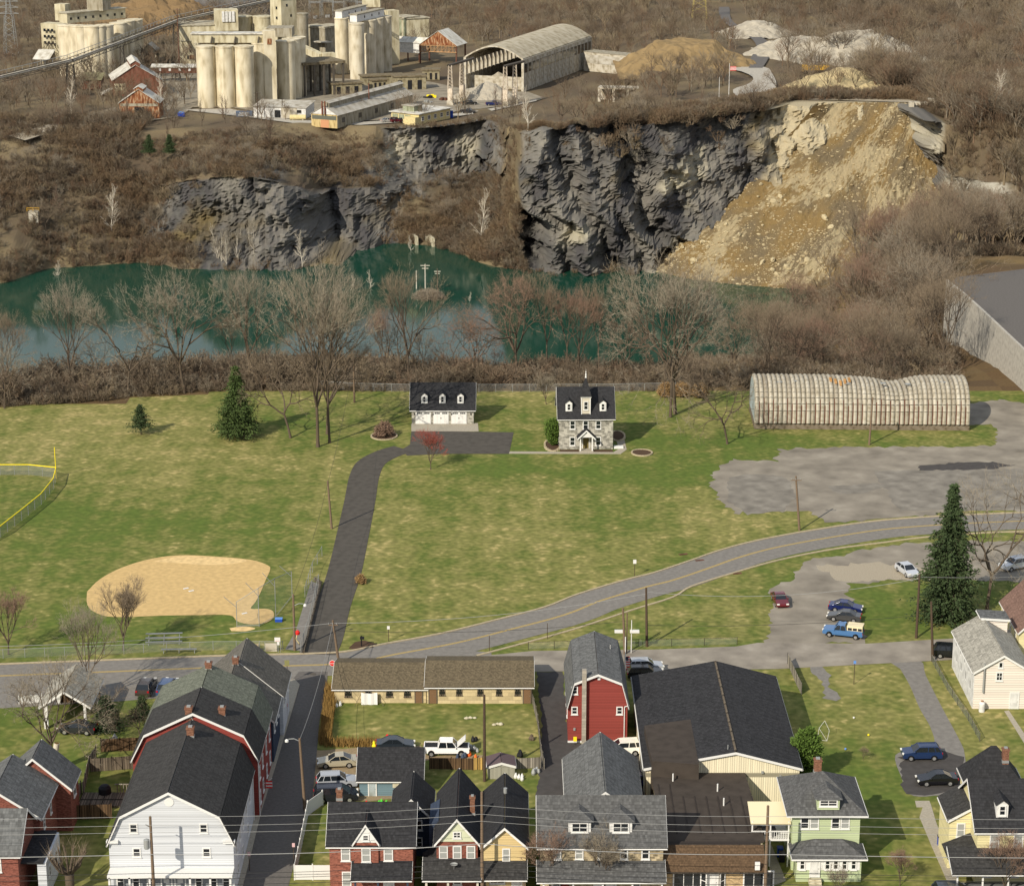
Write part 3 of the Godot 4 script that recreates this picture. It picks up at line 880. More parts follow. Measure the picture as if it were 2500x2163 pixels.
func build_ground() -> void:
	# lawns and verges of the whole near side, one sheet
	var mb := MB.new()
	var lm := flat(Color(1, 1, 1), 1.0)
	lm.albedo_texture = lawn_texture()
	M.lawn = lm
	for i in 60:
		for j in 54:
			var x0 := -420.0 + i * 14.0
			var z0 := -60.0 - j * 6.5
			var x1 := x0 + 14.0
			var z1 := z0 - 6.5
			var q := [Vector3(x0, 0, z0), Vector3(x0, 0, z1), Vector3(x1, 0, z1), Vector3(x1, 0, z0)]
			for k in 4:
				if -q[k].z > edge_d(q[k].x) + 2.0: q[k].z = -(edge_d(q[k].x) + 2.0)
			if absf(q[0].z - q[1].z) < 0.01: continue
			mb.quad(q[0], q[1], q[2], q[3])
	for p in mb.v: mb.uv.push_back(Vector2((p.x + 130.0) / 260.0, (p.z + 440.0) / 250.0))
	struct("lawn", mb, lm)
	# the main road
	var north: Array = PL([-91, -269, -75.9, -271.2, -65.8, -272.6, -50.3, -274.2, -36.7, -275.6, -26.9, -276.2]) + PL([-21.6, -277, -16.9, -279.6, -9.3, -283.5, -2.2, -288.4, 4.7, -293.5, 9.5, -298.7, 16.8, -304.8]) + PL([20.5, -307.4, 26, -312.5, 30.2, -316.6, 35.1, -320.5, 40.2, -323.6, 45.9, -326.5, 54.5, -330.3, 63, -332.5, 71.5, -333.9, 79.2, -334.8, 88.4, -335.3])
	north = smooth_line(north, 4)
	var W := 7.6
	var rm := MB.new()
	strip(rm, north, offset_line(north, -W), 0.03)
	struct("road", rm, M.asphalt)
	var ym := MB.new()
	for s in [-0.12, 0.12]:
		strip(ym, offset_line(north, -W * 0.5 + s - 0.06), offset_line(north, -W * 0.5 + s + 0.06), 0.04)
	struct("centre_line", ym, M.yellow_line)
	band("kerb", north, 0.02, 0.32, 0.14, M.kerb, 0.2)
	# left part is wider, with shoulder towards the houses
	sheet("road_shoulder", PL([-89, -262.3, -74.1, -263.6, -64.2, -265.5, -47.5, -267.1, -28.6, -269.2, -20.4, -271.4, -10.1, -275.6, -4.8, -277.4, -2.7, -276.8, -2.6, -274.2, -23.5, -270.3, -24.9, -262.3, -28.4, -262.1, -35.2, -263.6, -48, -260.8, -62.7, -258.5, -87, -255.7]), 0.026, M.asphalt)
	var south: Array = smooth_line(PL([-4.7, -275.8, 1.9, -280.5, 9.1, -286, 16.2, -292.4, 22.3, -297.6]) + PL([25.2, -301.9, 32, -307.8, 39, -313.2, 47.4, -317.9, 55.8, -321.1, 61.4, -323.2, 69.8, -325.2, 78.1, -326.1, 86.3, -326.6]), 4)
	band("kerb", south, -0.3, 0.02, 0.12, M.kerb, 0.2)
	# back street behind the barn
	sheet("street", PL([-4.8, -275.4, 2.7, -277.4, 18.7, -277.9, 29.5, -279, 32.4, -280.3, 46.9, -280, 57.4, -281.7, 71.5, -284, 70, -277.4, 56.1, -274.2, 45.8, -272.8, 34, -271.2, 2.6, -270.3, -9.8, -267.6, -18.3, -270.3]), 0.034, M.asphalt_old)
	# gravel car park between road and street
	sheet("car_park", ragged(PL([33.3, -279.5, 34.9, -290.9, 37, -300.5, 39.6, -305.6, 43.7, -312.6, 51.2, -317.1, 59.7, -320.6, 79.9, -321.4, 76, -303.9, 57.5, -304.4, 51.1, -303.9, 47, -303.2, 46.5, -297.3, 47.3, -294, 46.4, -280.3]), 0.8), 0.02, M.lot)
	sheet("gravel_patch", ragged(PL([44.3, -309.9, 51.7, -312.2, 58.1, -311.5, 61.5, -307.3, 60.5, -304.6, 52.9, -304.4, 46.5, -304.6]), 0.9), 0.024, M.gravel)
	# upper lot before the arched hut
	sheet("car_park", ragged(PL([44.9, -369.5, 63.2, -370.5, 82.2, -371.4, 91.1, -371, 82.6, -333, 75.9, -337.4, 63.8, -333.8, 55.2, -331.4, 48.2, -330.4, 45.2, -336.4, 34.2, -334.6, 32.7, -339.5, 32, -354.6, 36.9, -363.8, 44.2, -361.9]), 0.8), 0.02, M.lot)
	sheet("patch", ragged(PL([66.7, -360.4, 80, -362.2, 83.7, -360.1, 79.2, -357.9, 67.3, -357.2]), 0.5), 0.026, M.asphalt_black)
	sheet("patch", ragged(PL([50.9, -348.3, 59, -350.4, 59.5, -348.3, 56.7, -345, 52.4, -344.4]), 0.5), 0.026, M.lot_patch)
	sheet("patch", ragged(PL([59.6, -356.5, 67.3, -357, 84.2, -357.9, 87.9, -357.9, 83.1, -336.4, 60.1, -336, 59.8, -344.5]), 0.5), 0.023, M.lot_patch)
	sheet("patch", ragged(PL([35.2, -353.5, 38.5, -355.2, 44.2, -354, 45.2, -343.6, 42.1, -335.9, 36.4, -333.8, 34, -340.9]), 0.5), 0.025, M.lot_patch)
	sheet("track", ragged(PL([82.8, -398.3, 89, -401.1, 92.8, -398.3, 99.3, -394.2, 93.6, -369.7, 82, -370.5, 84.8, -380.9, 84.2, -384.8, 77.5, -383.5]), 0.6), 0.018, M.lot)
	# drive to the garage
	var dl: Array = smooth_line(PL([-25.4, -276.2, -24.9, -281.7, -24.7, -294, -24.1, -307.3, -24, -325.5, -24, -341.6, -24.1, -353.5, -23.4, -361.4, -21, -366.6, -18.4, -369.5]), 5)
	band("driveway", dl, -2.5, 2.4, 0.035, M.asphalt_new)
	sheet("driveway", PL([-17.5, -380.5, 0.3, -379.5, -0.5, -366.5, -11.8, -366.5, -17.6, -365.5, -18.7, -369, -17.4, -372]), 0.031, M.asphalt_new)
	sheet("garage_apron", PL([-17.7, -384.7, -6, -385.2, -5.8, -380.1, -17.5, -380.1]), 0.06, M.paving, 0.06)
	# paths and beds by the stone house
	sheet("path", PL([-0.4, -367.9, 17.1, -367.5, 18.2, -369.5, 17.9, -374, 19.3, -374.5, 19.4, -369, 18.3, -366.5, -0.5, -366.7]), 0.05, M.paving, 0.05)
	# alley and its pavement
	sheet("alley", PL([-28.6, -263.6, -27.2, -270.3, -23.5, -270.3, -23.2, -263.6, -23.3, -254.7, -22.8, -244, -22.3, -232, -22.8, -221.9, -23.1, -210.8, -23, -205.5, -28.3, -205.5, -28.5, -212.3, -28.4, -226.8, -28.5, -249.8]), 0.032, M.alley)
	sheet("pavement", PL([-29.3, -266.3, -27.5, -267.6, -26.7, -265.9, -26.8, -261.1, -27.3, -241.9, -27.7, -229.4, -27.7, -219.4, -27.8, -210.1, -29.3, -210.1, -29.5, -220.8, -29, -230.9, -28.6, -242.7, -28.8, -255.6, -29.1, -261.6]), 0.13, M.paving, 0.14)
	# drive by the red barn, black top round the grey wing
	sheet("yard", ragged(PL([3.2, -270.3, 6.4, -270.3, 6.9, -249.8, 9.1, -246.3, 14.9, -246.3, 15.4, -270.3, 20.4, -270.3, 17.8, -232, 2.7, -232, 3.7, -249.8]), 0.25), 0.028, M.asphalt_black)
	# drives on the right
	sheet("driveway", smooth_line(PL([48.6, -273.8, 52.7, -274, 52.6, -269.1, 52.8, -258.6, 53.1, -248.9, 52.9, -244.7, 51.2, -235.8, 47.2, -233.7, 44.7, -234.1, 44.5, -238.4, 44.8, -244.7, 47.5, -246.1, 49.8, -247.5, 50.3, -252.7, 50, -258.6, 50, -265.9, 49.7, -271.3]), 4), 0.022, M.asphalt)
	sheet("patch", ragged(PL([44.8, -244.2, 47.5, -246.1, 50.5, -246.1, 52.8, -244.2, 51.2, -235.8, 47.2, -233.9, 44.7, -234.2, 44.5, -238.4]), 0.5), 0.027, M.asphalt_black)
	sheet("patch", ragged(PL([38.3, -272.4, 39.9, -273, 40.2, -269.1, 40.3, -265.4, 40.6, -261.7, 39.9, -260.6, 38.8, -261.7, 38.9, -267]), 0.5), 0.024, M.asphalt)
	sheet("path", PL([45, -232.4, 46.6, -232.4, 46.6, -231.2, 46.4, -227.1, 46.4, -219.3, 46.3, -212.7, 45.1, -212.7, 44.9, -220.8, 44.8, -228.3, 45.6, -230.8, 44.9, -230.8]), 0.04, M.paving, 0.05)
	sheet("path", PL([60.2, -257.6, 60.8, -257.8, 61.3, -248.9, 60.6, -247.5]), 0.04, M.paving, 0.05)
	sheet("pavement", PL([-29, -211.1, 29.4, -211.1, 28.5, -203.9, -28.1, -203.9]), 0.06, M.paving, 0.08)
	sheet("road", PL([-68.4, -207.7, 68.4, -207.7, 60.1, -178.5, -60.1, -178.5]), 0.03, M.asphalt)
	# bare yard behind the brick house
	sheet("yard", ragged(PL([-23.3, -246.2, -16, -247, -10.7, -247.4, -9.9, -244.7, -3.4, -244.7, -3.4, -243.1, -10.2, -243.1, -10.2, -233.3, -19.9, -231.9, -23.1, -232.6]), 0.25), 0.016, M.dirt)

# ---------------------------------------------------------------- bare trees
# spike: one thin tapering sliver
func spike(mb: MB, p: Vector3, q: Vector3, w: float, g: RandomNumberGenerator) -> void:
	var d := (q - p).normalized()
	var s := d.cross(Vector3(g.randf() - 0.5, g.randf() - 0.5, g.randf() - 0.5)).normalized() * w * 0.5
	mb.tri(p - s, p + s, q)

func limb(wood: MB, fine: MB, p: Vector3, d: Vector3, l: float, r: float, lev: int, S: Dictionary, g: RandomNumberGenerator) -> void:
	var segs: int = S.segs[lev]
	var pts := [p]
	var cur := p
	var dir := d
	var step := l / segs
	for i in segs:
		dir = (dir + Vector3(g.randfn(0, 1), g.randfn(0, 0.6), g.randfn(0, 1)) * S.wander + Vector3(0, S.lift, 0) * (0.4 if lev == 0 else 1.0)).normalized()
		var nx := cur + dir * step
		var r0 := lerpf(r, r * 0.35, float(i) / segs)
		var r1 := lerpf(r, r * 0.35, float(i + 1) / segs)
		if lev <= 2: wood.tube(cur, nx, r0, r1, [7, 5, 3][lev])
		elif lev == 3: 
			spike(fine, cur, nx + dir * step * 0.3, r0 * 2.0, g)
			spike(fine, cur, nx + dir * step * 0.3, r0 * 2.0, g)
		else: spike(fine, cur, nx + dir * step * 0.3, r0 * 2.0, g)
		cur = nx
		pts.append(cur)
		if lev < S.levels:
			var first: float = S.clear if lev == 0 else 0.2
			var t := float(i + 1) / segs
			if t < first: continue
			var kids: int = S.kids[lev]
			for k in kids:
				var a: float = deg_to_rad(g.randf_range(S.amin, S.amax))
				if lev == 0: a *= lerpf(1.15, 0.6, (t - first) / (1.0 - first + 0.01))
				var side := dir.cross(Vector3(g.randf() - 0.5, g.randf() - 0.5, g.randf() - 0.5)).normalized()
				var nd := dir.rotated(side, a)
				var nl: float = l * S.ratio[lev] * g.randf_range(0.7, 1.15) * lerpf(1.0, 0.62, t)
				var nr: float = r1 * (0.72 if lev == 0 else 0.68)
				limb(wood, fine, cur - dir * step * g.randf() * 0.8, nd, nl, maxf(nr, S.thin), lev + 1, S, g)

# forking growth: each shoot splits in two or three, thinner and shorter every time
func fork(wood: MB, fine: MB, p: Vector3, d: Vector3, l: float, r: float, lev: int, S: Dictionary, g: RandomNumberGenerator) -> void:
	var segs := 4 if lev == 0 else (3 if lev < 4 else 2)
	var cur := p
	var dir := d
	for i in segs:
		dir = (dir + Vector3(g.randfn(0, 1), g.randfn(0, 0.5), g.randfn(0, 1)) * S.wander * (0.35 if lev == 0 else 1.0) + Vector3(0, S.lift, 0)).normalized()
		var nx := cur + dir * l / segs
		var r0 := r * lerpf(1.0, 0.8, float(i) / segs)
		var r1 := r * lerpf(1.0, 0.8, float(i + 1) / segs)
		if lev < 6: wood.tube(cur, nx, r0, r1, [7, 6, 5, 4, 3, 3][lev])
		else: spike(fine, cur, nx + dir * l * 0.15, r0 * 2.2, g)
		if lev >= 4:
			for k in S.shoots:
				var q := cur.lerp(nx, g.randf())
				var sd := dir.rotated(dir.cross(Vector3(g.randf() - 0.5, g.randf() - 0.5, g.randf() - 0.5)).normalized(), g.randf_range(0.4, 1.0))
				spike(fine, q, q + (sd + Vector3(0, 0.25, 0)).normalized() * g.randf_range(0.4, 0.95), 0.03, g)
		cur = nx
	if lev >= S.levels: return
	var kids: int = S.first if lev == 0 else (3 if g.randf() < 0.22 else 2)
	var ax := dir.cross(Vector3(g.randf() - 0.5, 0.1, g.randf() - 0.5)).normalized()
	for k in kids:
		var a: float = deg_to_rad(g.randf_range(S.amin, S.amax)) * (0.35 if kids == 2 and k == 0 and lev > 0 else 1.0)
		var nd := dir.rotated(ax.rotated(dir, TAU * k / kids + g.randf_range(-0.4, 0.4)), a)
		fork(wood, fine, cur, nd, l * (S.limb if lev == 0 else S.ratio) * g.randf_range(0.8, 1.15), r * (0.66 if kids > 2 else 0.74), lev + 1, S, g)

func tree_style(kind: String) -> Dictionary:
	var S := {levels = 8, wander = 0.09, lift = 0.05, first = 4, shoots = 2, limb = 0.75, ratio = 0.82, amin = 20.0, amax = 42.0, trunk = 0.30, len = 5.4}
	match kind:
		"vase": S.merge({amin = 18.0, amax = 36.0, lift = 0.06}, true)
		"tall": S.merge({len = 8.0, limb = 0.42, first = 3, amin = 14.0, amax = 34.0, trunk = 0.24, lift = 0.07}, true)
		"round": S.merge({amin = 26.0, amax = 50.0, first = 5, lift = 0.03, len = 4.6, limb = 0.8}, true)
		"crooked": S.merge({wander = 0.24, amin = 24.0, amax = 52.0, first = 3, shoots = 1, lift = 0.04, len = 4.6, limb = 0.85}, true)
		"small": S.merge({len = 1.7, limb = 1.1, first = 5, levels = 7, trunk = 0.13, ratio = 0.8, amin = 16.0, amax = 34.0, lift = 0.07}, true)
		"birch": S.merge({segs = [8, 4, 3, 2, 1], levels = 4, trunk = 0.18, clear = 0.25, thin = 0.02, amin = 20.0, amax = 45.0, ratio = [0.4, 0.5, 0.5, 0.5], kids = [2, 2, 2, 3], len = 13.0, lift = 0.1}, true)
		"far": S.merge({levels = 6, shoots = 1, len = 3.6, limb = 0.8, first = 4}, true)
		"thicket": S.merge({segs = [3, 3, 2, 1], levels = 3, kids = [4, 3, 3], thin = 0.03, ratio = [0.7, 0.6, 0.6], clear = 0.0, amin = 15.0, amax = 60.0, trunk = 0.09, len = 2.6, wander = 0.2, lift = 0.1}, true)
	return S

# [trunk mesh, crown mesh], scaled so that the tree is one metre tall
func tree_meshes(kind: String, seed: int) -> Array:
	var key := "%s_%d" % [kind, seed]
	if lib.has(key): return lib[key]
	var g := RandomNumberGenerator.new(); g.seed = seed * 131 + kind.hash() % 1000
	var S := tree_style(kind)
	var wood := MB.new(); var fine := MB.new()
	if kind == "thicket":
		for i in 5:
			var a := TAU * i / 5.0 + g.randf()
			limb(wood, fine, Vector3(cos(a), 0, sin(a)) * 0.4, (Vector3(cos(a) * 0.5, 1, sin(a) * 0.5)).normalized(), S.len, S.trunk, 1, S, g)
	else:
		# root flare
		wood.tube(Vector3(0, -0.6, 0), Vector3(0, 0.7, 0), S.trunk * 1.5, S.trunk * 1.02, 7)
		var up := Vector3(g.randfn(0, 0.05), 1, g.randfn(0, 0.05)).normalized()
		if kind == "birch": limb(wood, fine, Vector3.ZERO, up, S.len, S.trunk, 0, S, g)
		else: fork(wood, fine, Vector3.ZERO, up, S.len, S.trunk, 0, S, g)
	var top := 0.1
	for p in fine.v: top = maxf(top, p.y)
	for m in [wood, fine]:
		for i in m.v.size(): m.v[i] = m.v[i] / top
	lib[key] = [wood.mesh(), fine.mesh(), top]
	return lib[key]

func tree(kind: String, seed: int, at: Vector3, h: float, label: String, group: String, called := "bare_tree", bark: Material = null, twig: Material = null, lean := 0.0, wide := 1.0) -> Node3D:
	var ms := tree_meshes(kind, seed)
	var key := "node_%s_%d_%s_%s" % [kind, seed, str(bark), str(twig)]
	var o: Node3D
	if lib.has(key):
		o = copy(lib[key], label, group)
		o.name = numbered(called)
		o.set_meta("category", "tree")
		if group == "" and o.has_meta("group"): o.remove_meta("group")
	else:
		o = thing(called, label, "tree", Vector3.ZERO, 0.0, group)
		put(o, "trunk", ms[0], bark if bark else M.bark)
		put(o, "crown", ms[1], twig if twig else M.twig)
		lib[key] = o
	var k := rng.randf_range(0, TAU)
	o.transform = Transform3D(Basis(Vector3(0, 0, 1), lean) * Basis(Vector3.UP, k).scaled(Vector3(h * wide, h, h * wide)), at)
	return o

func near_at(p: Vector3) -> Vector3:
	return Vector3(p.x, near_h(p.x, -p.z) - 0.1, p.z)

func stuff_of(called: String, mesh: Mesh, m: Material, xf: Array, cols: Array, label: String, category: String) -> void:
	var mm := MultiMesh.new()
	mm.transform_format = MultiMesh.TRANSFORM_3D
	mm.use_colors = true
	mm.mesh = mesh
	mm.instance_count = xf.size()
	for i in xf.size():
		mm.set_instance_transform(i, xf[i])
		mm.set_instance_color(i, cols[i])
	var o := MultiMeshInstance3D.new()
	o.multimesh = mm
	o.material_override = m
	o.name = numbered(called)
	add_child(o)
	tag(o, label, category)
	o.set_meta("kind", "stuff")

func joined(a: Mesh, b: Mesh) -> ArrayMesh:
	var st := SurfaceTool.new()
	st.append_from(a, 0, Transform3D())
	st.append_from(b, 0, Transform3D())
	return st.commit()

# ---------------------------------------------------------------- evergreens
func spruce(at: Vector3, h: float, w: float, seed: int, m: Material, label: String, called: String, droop := 0.35, dense := 1.0, low := 0.06, columnar := false) -> Node3D:
	var g := RandomNumberGenerator.new(); g.seed = seed
	var o := thing(called, label, "tree", at)
	var wood := MB.new(); var nd := MB.new()
	wood.tube(Vector3(0, -0.3, 0), Vector3(0, h * 0.97, 0), h * 0.022, 0.02, 6)
	var layers := int(h * 3.4 * dense) + 8
	for i in layers:
		var t := lerpf(low, 0.98, float(i) / layers)
		var y := h * t
		var prof := pow(1.0 - t, 0.85)
		if columnar: prof = minf(1.0, (1.0 - t) * 2.4) * minf(1.0, 0.55 + t * 2.0)
		var rad := w * 0.5 * prof * (g.randf_range(0.78, 1.2) if columnar else g.randf_range(0.5, 1.3)) + 0.12
		var nb := int((5 + 6 * prof) * dense) + 3
		for k in nb:
			var a := TAU * (k + g.randf()) / nb
			var rr := rad * (g.randf_range(0.65, 1.1) if columnar else g.randf_range(0.4, 1.2))
			var dir := Vector3(cos(a), 0, sin(a))
			var tip := Vector3(0, y, 0) + dir * rr + Vector3(0, -rr * droop + (rr * 0.9 if columnar else 0.0), 0)
			wood.tube(Vector3(0, y, 0), tip, 0.03, 0.008, 3)
			var nl := int(8 + rr * 9)
			for q in nl:
				var f := pow(g.randf(), 0.7)
				var c := Vector3(0, y, 0).lerp(tip, f) + Vector3(g.randfn(0, 1), g.randfn(0, 0.7), g.randfn(0, 1)) * (0.10 + 0.05 * rr)
				var s := 0.16 + 0.03 * h * 0.3
				var e := (dir * 0.8 + Vector3(g.randfn(0, 0.6), -0.25 if not columnar else 0.7, g.randfn(0, 0.6))).normalized() * s * g.randf_range(0.8, 1.8)
				var sd := e.cross(Vector3(g.randf() - 0.5, g.randf() - 0.5, g.randf() - 0.5)).normalized() * s * 0.42
				nd.tri(c - sd, c + sd, c + e)
	part(o, "trunk", wood, M.bark)
	part(o, "crown", nd, m)
	return o

func shrub_mound(at: Vector3, r: float, h: float, seed: int, m: Material, label: String, called: String, group := "") -> Node3D:
	var g := RandomNumberGenerator.new(); g.seed = seed
	var o := thing(called, label, "shrub", at, 0.0, group)
	var st := MB.new(); var lf := MB.new()
	for i in int(90 + 60 * r * h):
		var a := g.randf() * TAU
		var f := sqrt(g.randf())
		var tip := Vector3(cos(a) * r * f, h * sqrt(maxf(0.05, 1.0 - f * f)) * g.randf_range(0.8, 1.1), sin(a) * r * f)
		spike(st, Vector3(cos(a), 0, sin(a)) * r * 0.25 * f, tip, 0.035, g)
		for k in 9:
			var c := tip * g.randf_range(0.55, 1.02) 
			spike(lf, c, c + Vector3(g.randfn(0, 1), g.randfn(0.5, 0.7), g.randfn(0, 1)).normalized() * 0.32, 0.10, g)
	part(o, "stem", st, M.bark)
	part(o, "foliage", lf, m)
	return o

func build_vegetation() -> void:
	var bank := "bare trees along the near quarry bank"
	# hand-placed trees of the bank: base on level ground, height, kind, seed
	var L := [
		[V(-82.95, -412.74), 23.4, "vase", 1, "tall bare tree with a fan crown rising from the hedgerow by the water", M.twig_grey],
		[V(-77.72, -411.46), 14.0, "crooked", 2, "small crooked bare tree with black limbs in the hedgerow", M.twig],
		[V(-70.88, -405.14), 22.2, "crooked", 1, "bare tree with a twisting trunk leaning out of the hedgerow", M.twig_grey],
		[V(-60.56, -406.39), 24.6, "round", 1, "broad rounded bare tree with a forked trunk above the hedgerow", M.twig_grey],
		[V(-53.08, -414.04), 16.4, "tall", 1, "slim bare tree in the hedgerow beside the broad green cedar", M.twig],
		[V(-49.26, -412.74), 25.7, "vase", 2, "bare tree with a wide vase crown behind the leaning lawn tree", M.twig_grey],
		[V(-94.69, -411.46), 17.5, "vase", 3, "bare tree at the water's edge beyond the pale hedgerow tree", M.twig],
		[V(-91.39, -394.8), 13.5, "round", 2, "pale twiggy tree on the lawn edge where the hedgerow begins", M.twig_grey],
		[V(-38.16, -376.06), 21.1, "crooked", 3, "bare lawn tree with a leaning crown beside the green cedar", M.twig],
		[V(-32.97, -370.7), 35.1, "vase", 1, "tallest bare lawn tree with a grey forking trunk", M.twig_grey],
		[V(-31.19, -373.04), 31.6, "tall", 2, "tall thin bare lawn tree close beside the tallest one", M.twig_grey],
		[V(-31.98, -378.46), 29.2, "round", 3, "bare lawn tree standing just behind the tallest pair", M.twig],
		[V(-23.98, -418.49), 16.4, "vase", 3, "reddish bare tree beyond the fence left of the garage", M.twig_red],
		[V(-21.75, -418.49), 14.0, "crooked", 2, "dark crooked bare tree beyond the fence by the garage", M.twig],
		[V(-19.7, -419.11), 24.6, "vase", 2, "bare tree with a ball crown rising behind the garage", M.twig],
		[V(-17.21, -421), 11.7, "tall", 1, "thin bare tree beside the gap of open water", M.twig],
		[V(-10.86, -423.54), 14.0, "crooked", 1, "vine-hung reddish tree at the edge of the open water", M.twig_red],
		[V(-7.31, -423.54), 15.2, "round", 1, "broad vine-covered reddish tree behind the fence", M.twig_red],
		[V(1.08, -422.27), 23.4, "round", 2, "rounded bare tree with a double trunk over the water", M.twig_red],
		[V(6.55, -422.27), 23.4, "tall", 2, "tall bare tree behind the small ornamental tree", M.twig],
		[V(10.77, -423.54), 21.1, "tall", 1, "slim reddish bare tree in the row behind the stone house", M.twig_red],
		[V(12.83, -422.27), 19.9, "vase", 1, "bare tree directly behind the spire of the stone house", M.twig_red],
		[V(16.69, -422.27), 22.2, "tall", 2, "upright bare tree in the row right behind the house", M.twig],
		[V(21.36, -422.27), 17.5, "round", 3, "bushy reddish tree beside the twin-trunked lawn tree", M.twig_red],
		[V(28.17, -389.28), 31.6, "vase", 2, "large bare lawn tree, nearer of a twin-trunked pair", M.twig_grey],
		[V(29.14, -391.38), 30.4, "round", 1, "large bare lawn tree, the rear trunk of the twin pair", M.twig_grey],
		[V(36.72, -372.4), 18.7, "crooked", 3, "stooping dead-looking tree between lawn and arched hut", M.twig],
		[V(6.2, -397.63), 6.4, "small", 1, "small ornamental bare tree by the chain-link fence", M.twig_grey],
		[V(-13.37, -357.63), 8.2, "small", 2, "small red-budded maple on the lawn beside the driveway", M.bud_red],
		[V(-65.51, -276.22), 9.6, "small", 3, "bare street tree in a mulch ring by the ball field fence", M.twig_red],
		[V(-50.83, -277.71), 10.5, "small", 1, "dark bare street tree in front of the infield", M.twig],
		[V(65.08, -292.68), 24.0, "crooked", 3, "big bare tree with black limbs beside the dark spruce", M.twig_grey],
		[V(-52.21, -260.64), 13.5, "vase", 3, "spreading bare yard tree above the white carport", M.twig_grey],
		[V(-53.01, -240.25), 14.5, "round", 2, "multi-stemmed bare yard tree with a sawn stub", M.twig_grey],
		[V(-59.41, -255.6), 7.0, "round", 3, "low twiggy bare tree behind the white carport", M.twig_grey],
		[V(-49.21, -253.81), 6.0, "crooked", 1, "scrubby bare tree beside the carport yard", M.twig],
		[V(-44.23, -249.43), 5.5, "crooked", 2, "small bare tree against the row houses", M.twig],
		[V(40.03, -212.33), 5.0, "small", 2, "small spreading ornamental tree on the lawn by the green house", M.twig_red],
		[V(40.82, -243.24), 1.9, "small", 3, "tiny bare sapling on the side lawn", M.twig],
	]
	for a in L:
		var p: Vector3 = near_at(a[0])
		tree(a[2], a[3], p, a[1], a[4], "", "bare_tree", M.bark, a[5], 0.0, 0.74 if a[1] > 12.0 else 0.95)
	# sawn limb stub of the multi-stemmed yard tree
	# woods right of the lawn, behind the arched hut
	var g := RandomNumberGenerator.new(); g.seed = 19
	var kinds := ["tall", "vase", "round", "crooked"]
	var tw := [M.twig, M.twig_grey, M.twig_red, M.twig]
	var nw := 0
	while nw < 95:
		var x := g.randf_range(44.0, 128.0)
		var d := g.randf_range(412.0, 590.0)
		if x > 84.0 + (d - 420.0) * 0.19 and d < 545: continue
		if x < 62.0 and d > 455.0 + (x - 44.0) * 4.0: continue
		var k := g.randi_range(0, 3)
		tree(kinds[k], g.randi_range(1, 3), Vector3(x, near_h(x, d) - 0.2, -d), g.randf_range(16.0, 27.0) * (0.68 if x < 82.0 else 1.0), "bare tree in the wood between the arched hut and the quarry", "trees of the wood behind the arched hut", "woodland_tree", M.bark, tw[g.randi_range(0, 3)], 0.0, 0.78)
		nw += 1
	# bank fill between the hand-placed trees
	for i in 26:
		var x := -112.0 + i * 6.1 + g.randf_range(-2, 2)
		var d := edge_d(x) + g.randf_range(8.0, 30.0)
		tree(["tall", "crooked", "round"][i % 3], 1 + i % 3, Vector3(x, near_h(x, d) - 0.2, -d), g.randf_range(4.5, 7.5), "low bare tree filling the hedgerow above the water", bank, "bare_tree", M.bark, tw[i % 4])
	# plateau and slope trees beyond the water
	var F := [
		[Vector3(104.3, 7, -751.6), 12.5, "vase", 1, "dark bare tree before the sand heap, short trunk", M.twig], [Vector3(113, 7, -753.9), 13.0, "vase", 3, "dark bare tree before the sand heap, forked low", M.twig],
		[Vector3(130.1, 7, -758.7), 15.5, "vase", 2, "round-crowned bare tree right of the sand heap", M.twig], [Vector3(138.9, 7, -761.1), 18.5, "vase", 1, "largest round-crowned bare tree by the access road", M.twig],
		[Vector3(148.5, 7, -768.4), 16.0, "round", 1, "bare tree at the wood's edge by the access road", M.twig], [Vector3(87.5, 7, -749.2), 11.0, "round", 2, "bare tree at the road junction on the plateau", M.twig],
		[Vector3(92.3, 7, -749.2), 8.0, "round", 3, "small bare tree left of the sand heap", M.twig], [Vector3(96.2, 7, -751.6), 11.0, "vase", 3, "bare tree at the left foot of the sand heap", M.twig],
		[Vector3(100.4, 7, -832.2), 15.0, "vase", 2, "bare tree in front of the white spoil heaps", M.twig_grey], [Vector3(120.2, 7, -840.9), 16.0, "round", 1, "bare tree standing before the white spoil", M.twig_grey],
		[Vector3(135.6, 7, -855.8), 12.0, "vase", 3, "bare tree at the right end of the white spoil", M.twig_grey], [Vector3(63.7, 7, -832.2), 8.0, "round", 2, "small bare tree before the tan spoil heap", M.twig],
		[Vector3(71.6, 7, -832.2), 7.0, "round", 3, "low bare tree beside the tan spoil heap", M.twig]]
	for a in F:
		var p: Vector3 = a[0]
		p.y = far_h(p.x, -p.z)
		tree(a[2], a[3], p, a[1], a[4], "", "bare_tree", M.bark, a[5])
	var Wt := [[Vector3(-120, -2.5, -672.4), 15.5, "white-trunked sycamore on the scrub slope below the red shed", M.twig_pale], [V(-116.3, -759.5), 14.0, "white-limbed sycamore beside the rusty red shed", M.twig_pale], [V(-147, -759.5), 13.0, "pale bare tree under the conveyor", M.twig_pale], [Vector3(-131.2, -20, -644.2), 11.0, "thin white birch on the left scrub slope", M.twig_pale], [Vector3(-9.2, -29, -677.2), 17.0, "pale tall tree at the foot of the cove", M.twig_pale], [Vector3(4.7, -29, -664.9), 13.0, "pale leaning tree below the grey cliff", M.twig_pale], [Vector3(-117.3, -1, -733.5), 9.0, "dark thin tree before the rusty shed", M.twig], [V(-100.1, -733.9), 9.0, "thin bare tree before the great silos", M.twig], [Vector3(-75.2, -1, -706.5), 13.5, "bare tree on the rim before the white workshop", M.twig], [Vector3(144.1, 9, -671.5), 18.0, "slender pale tree in the right-hand wood", M.twig_pale]]
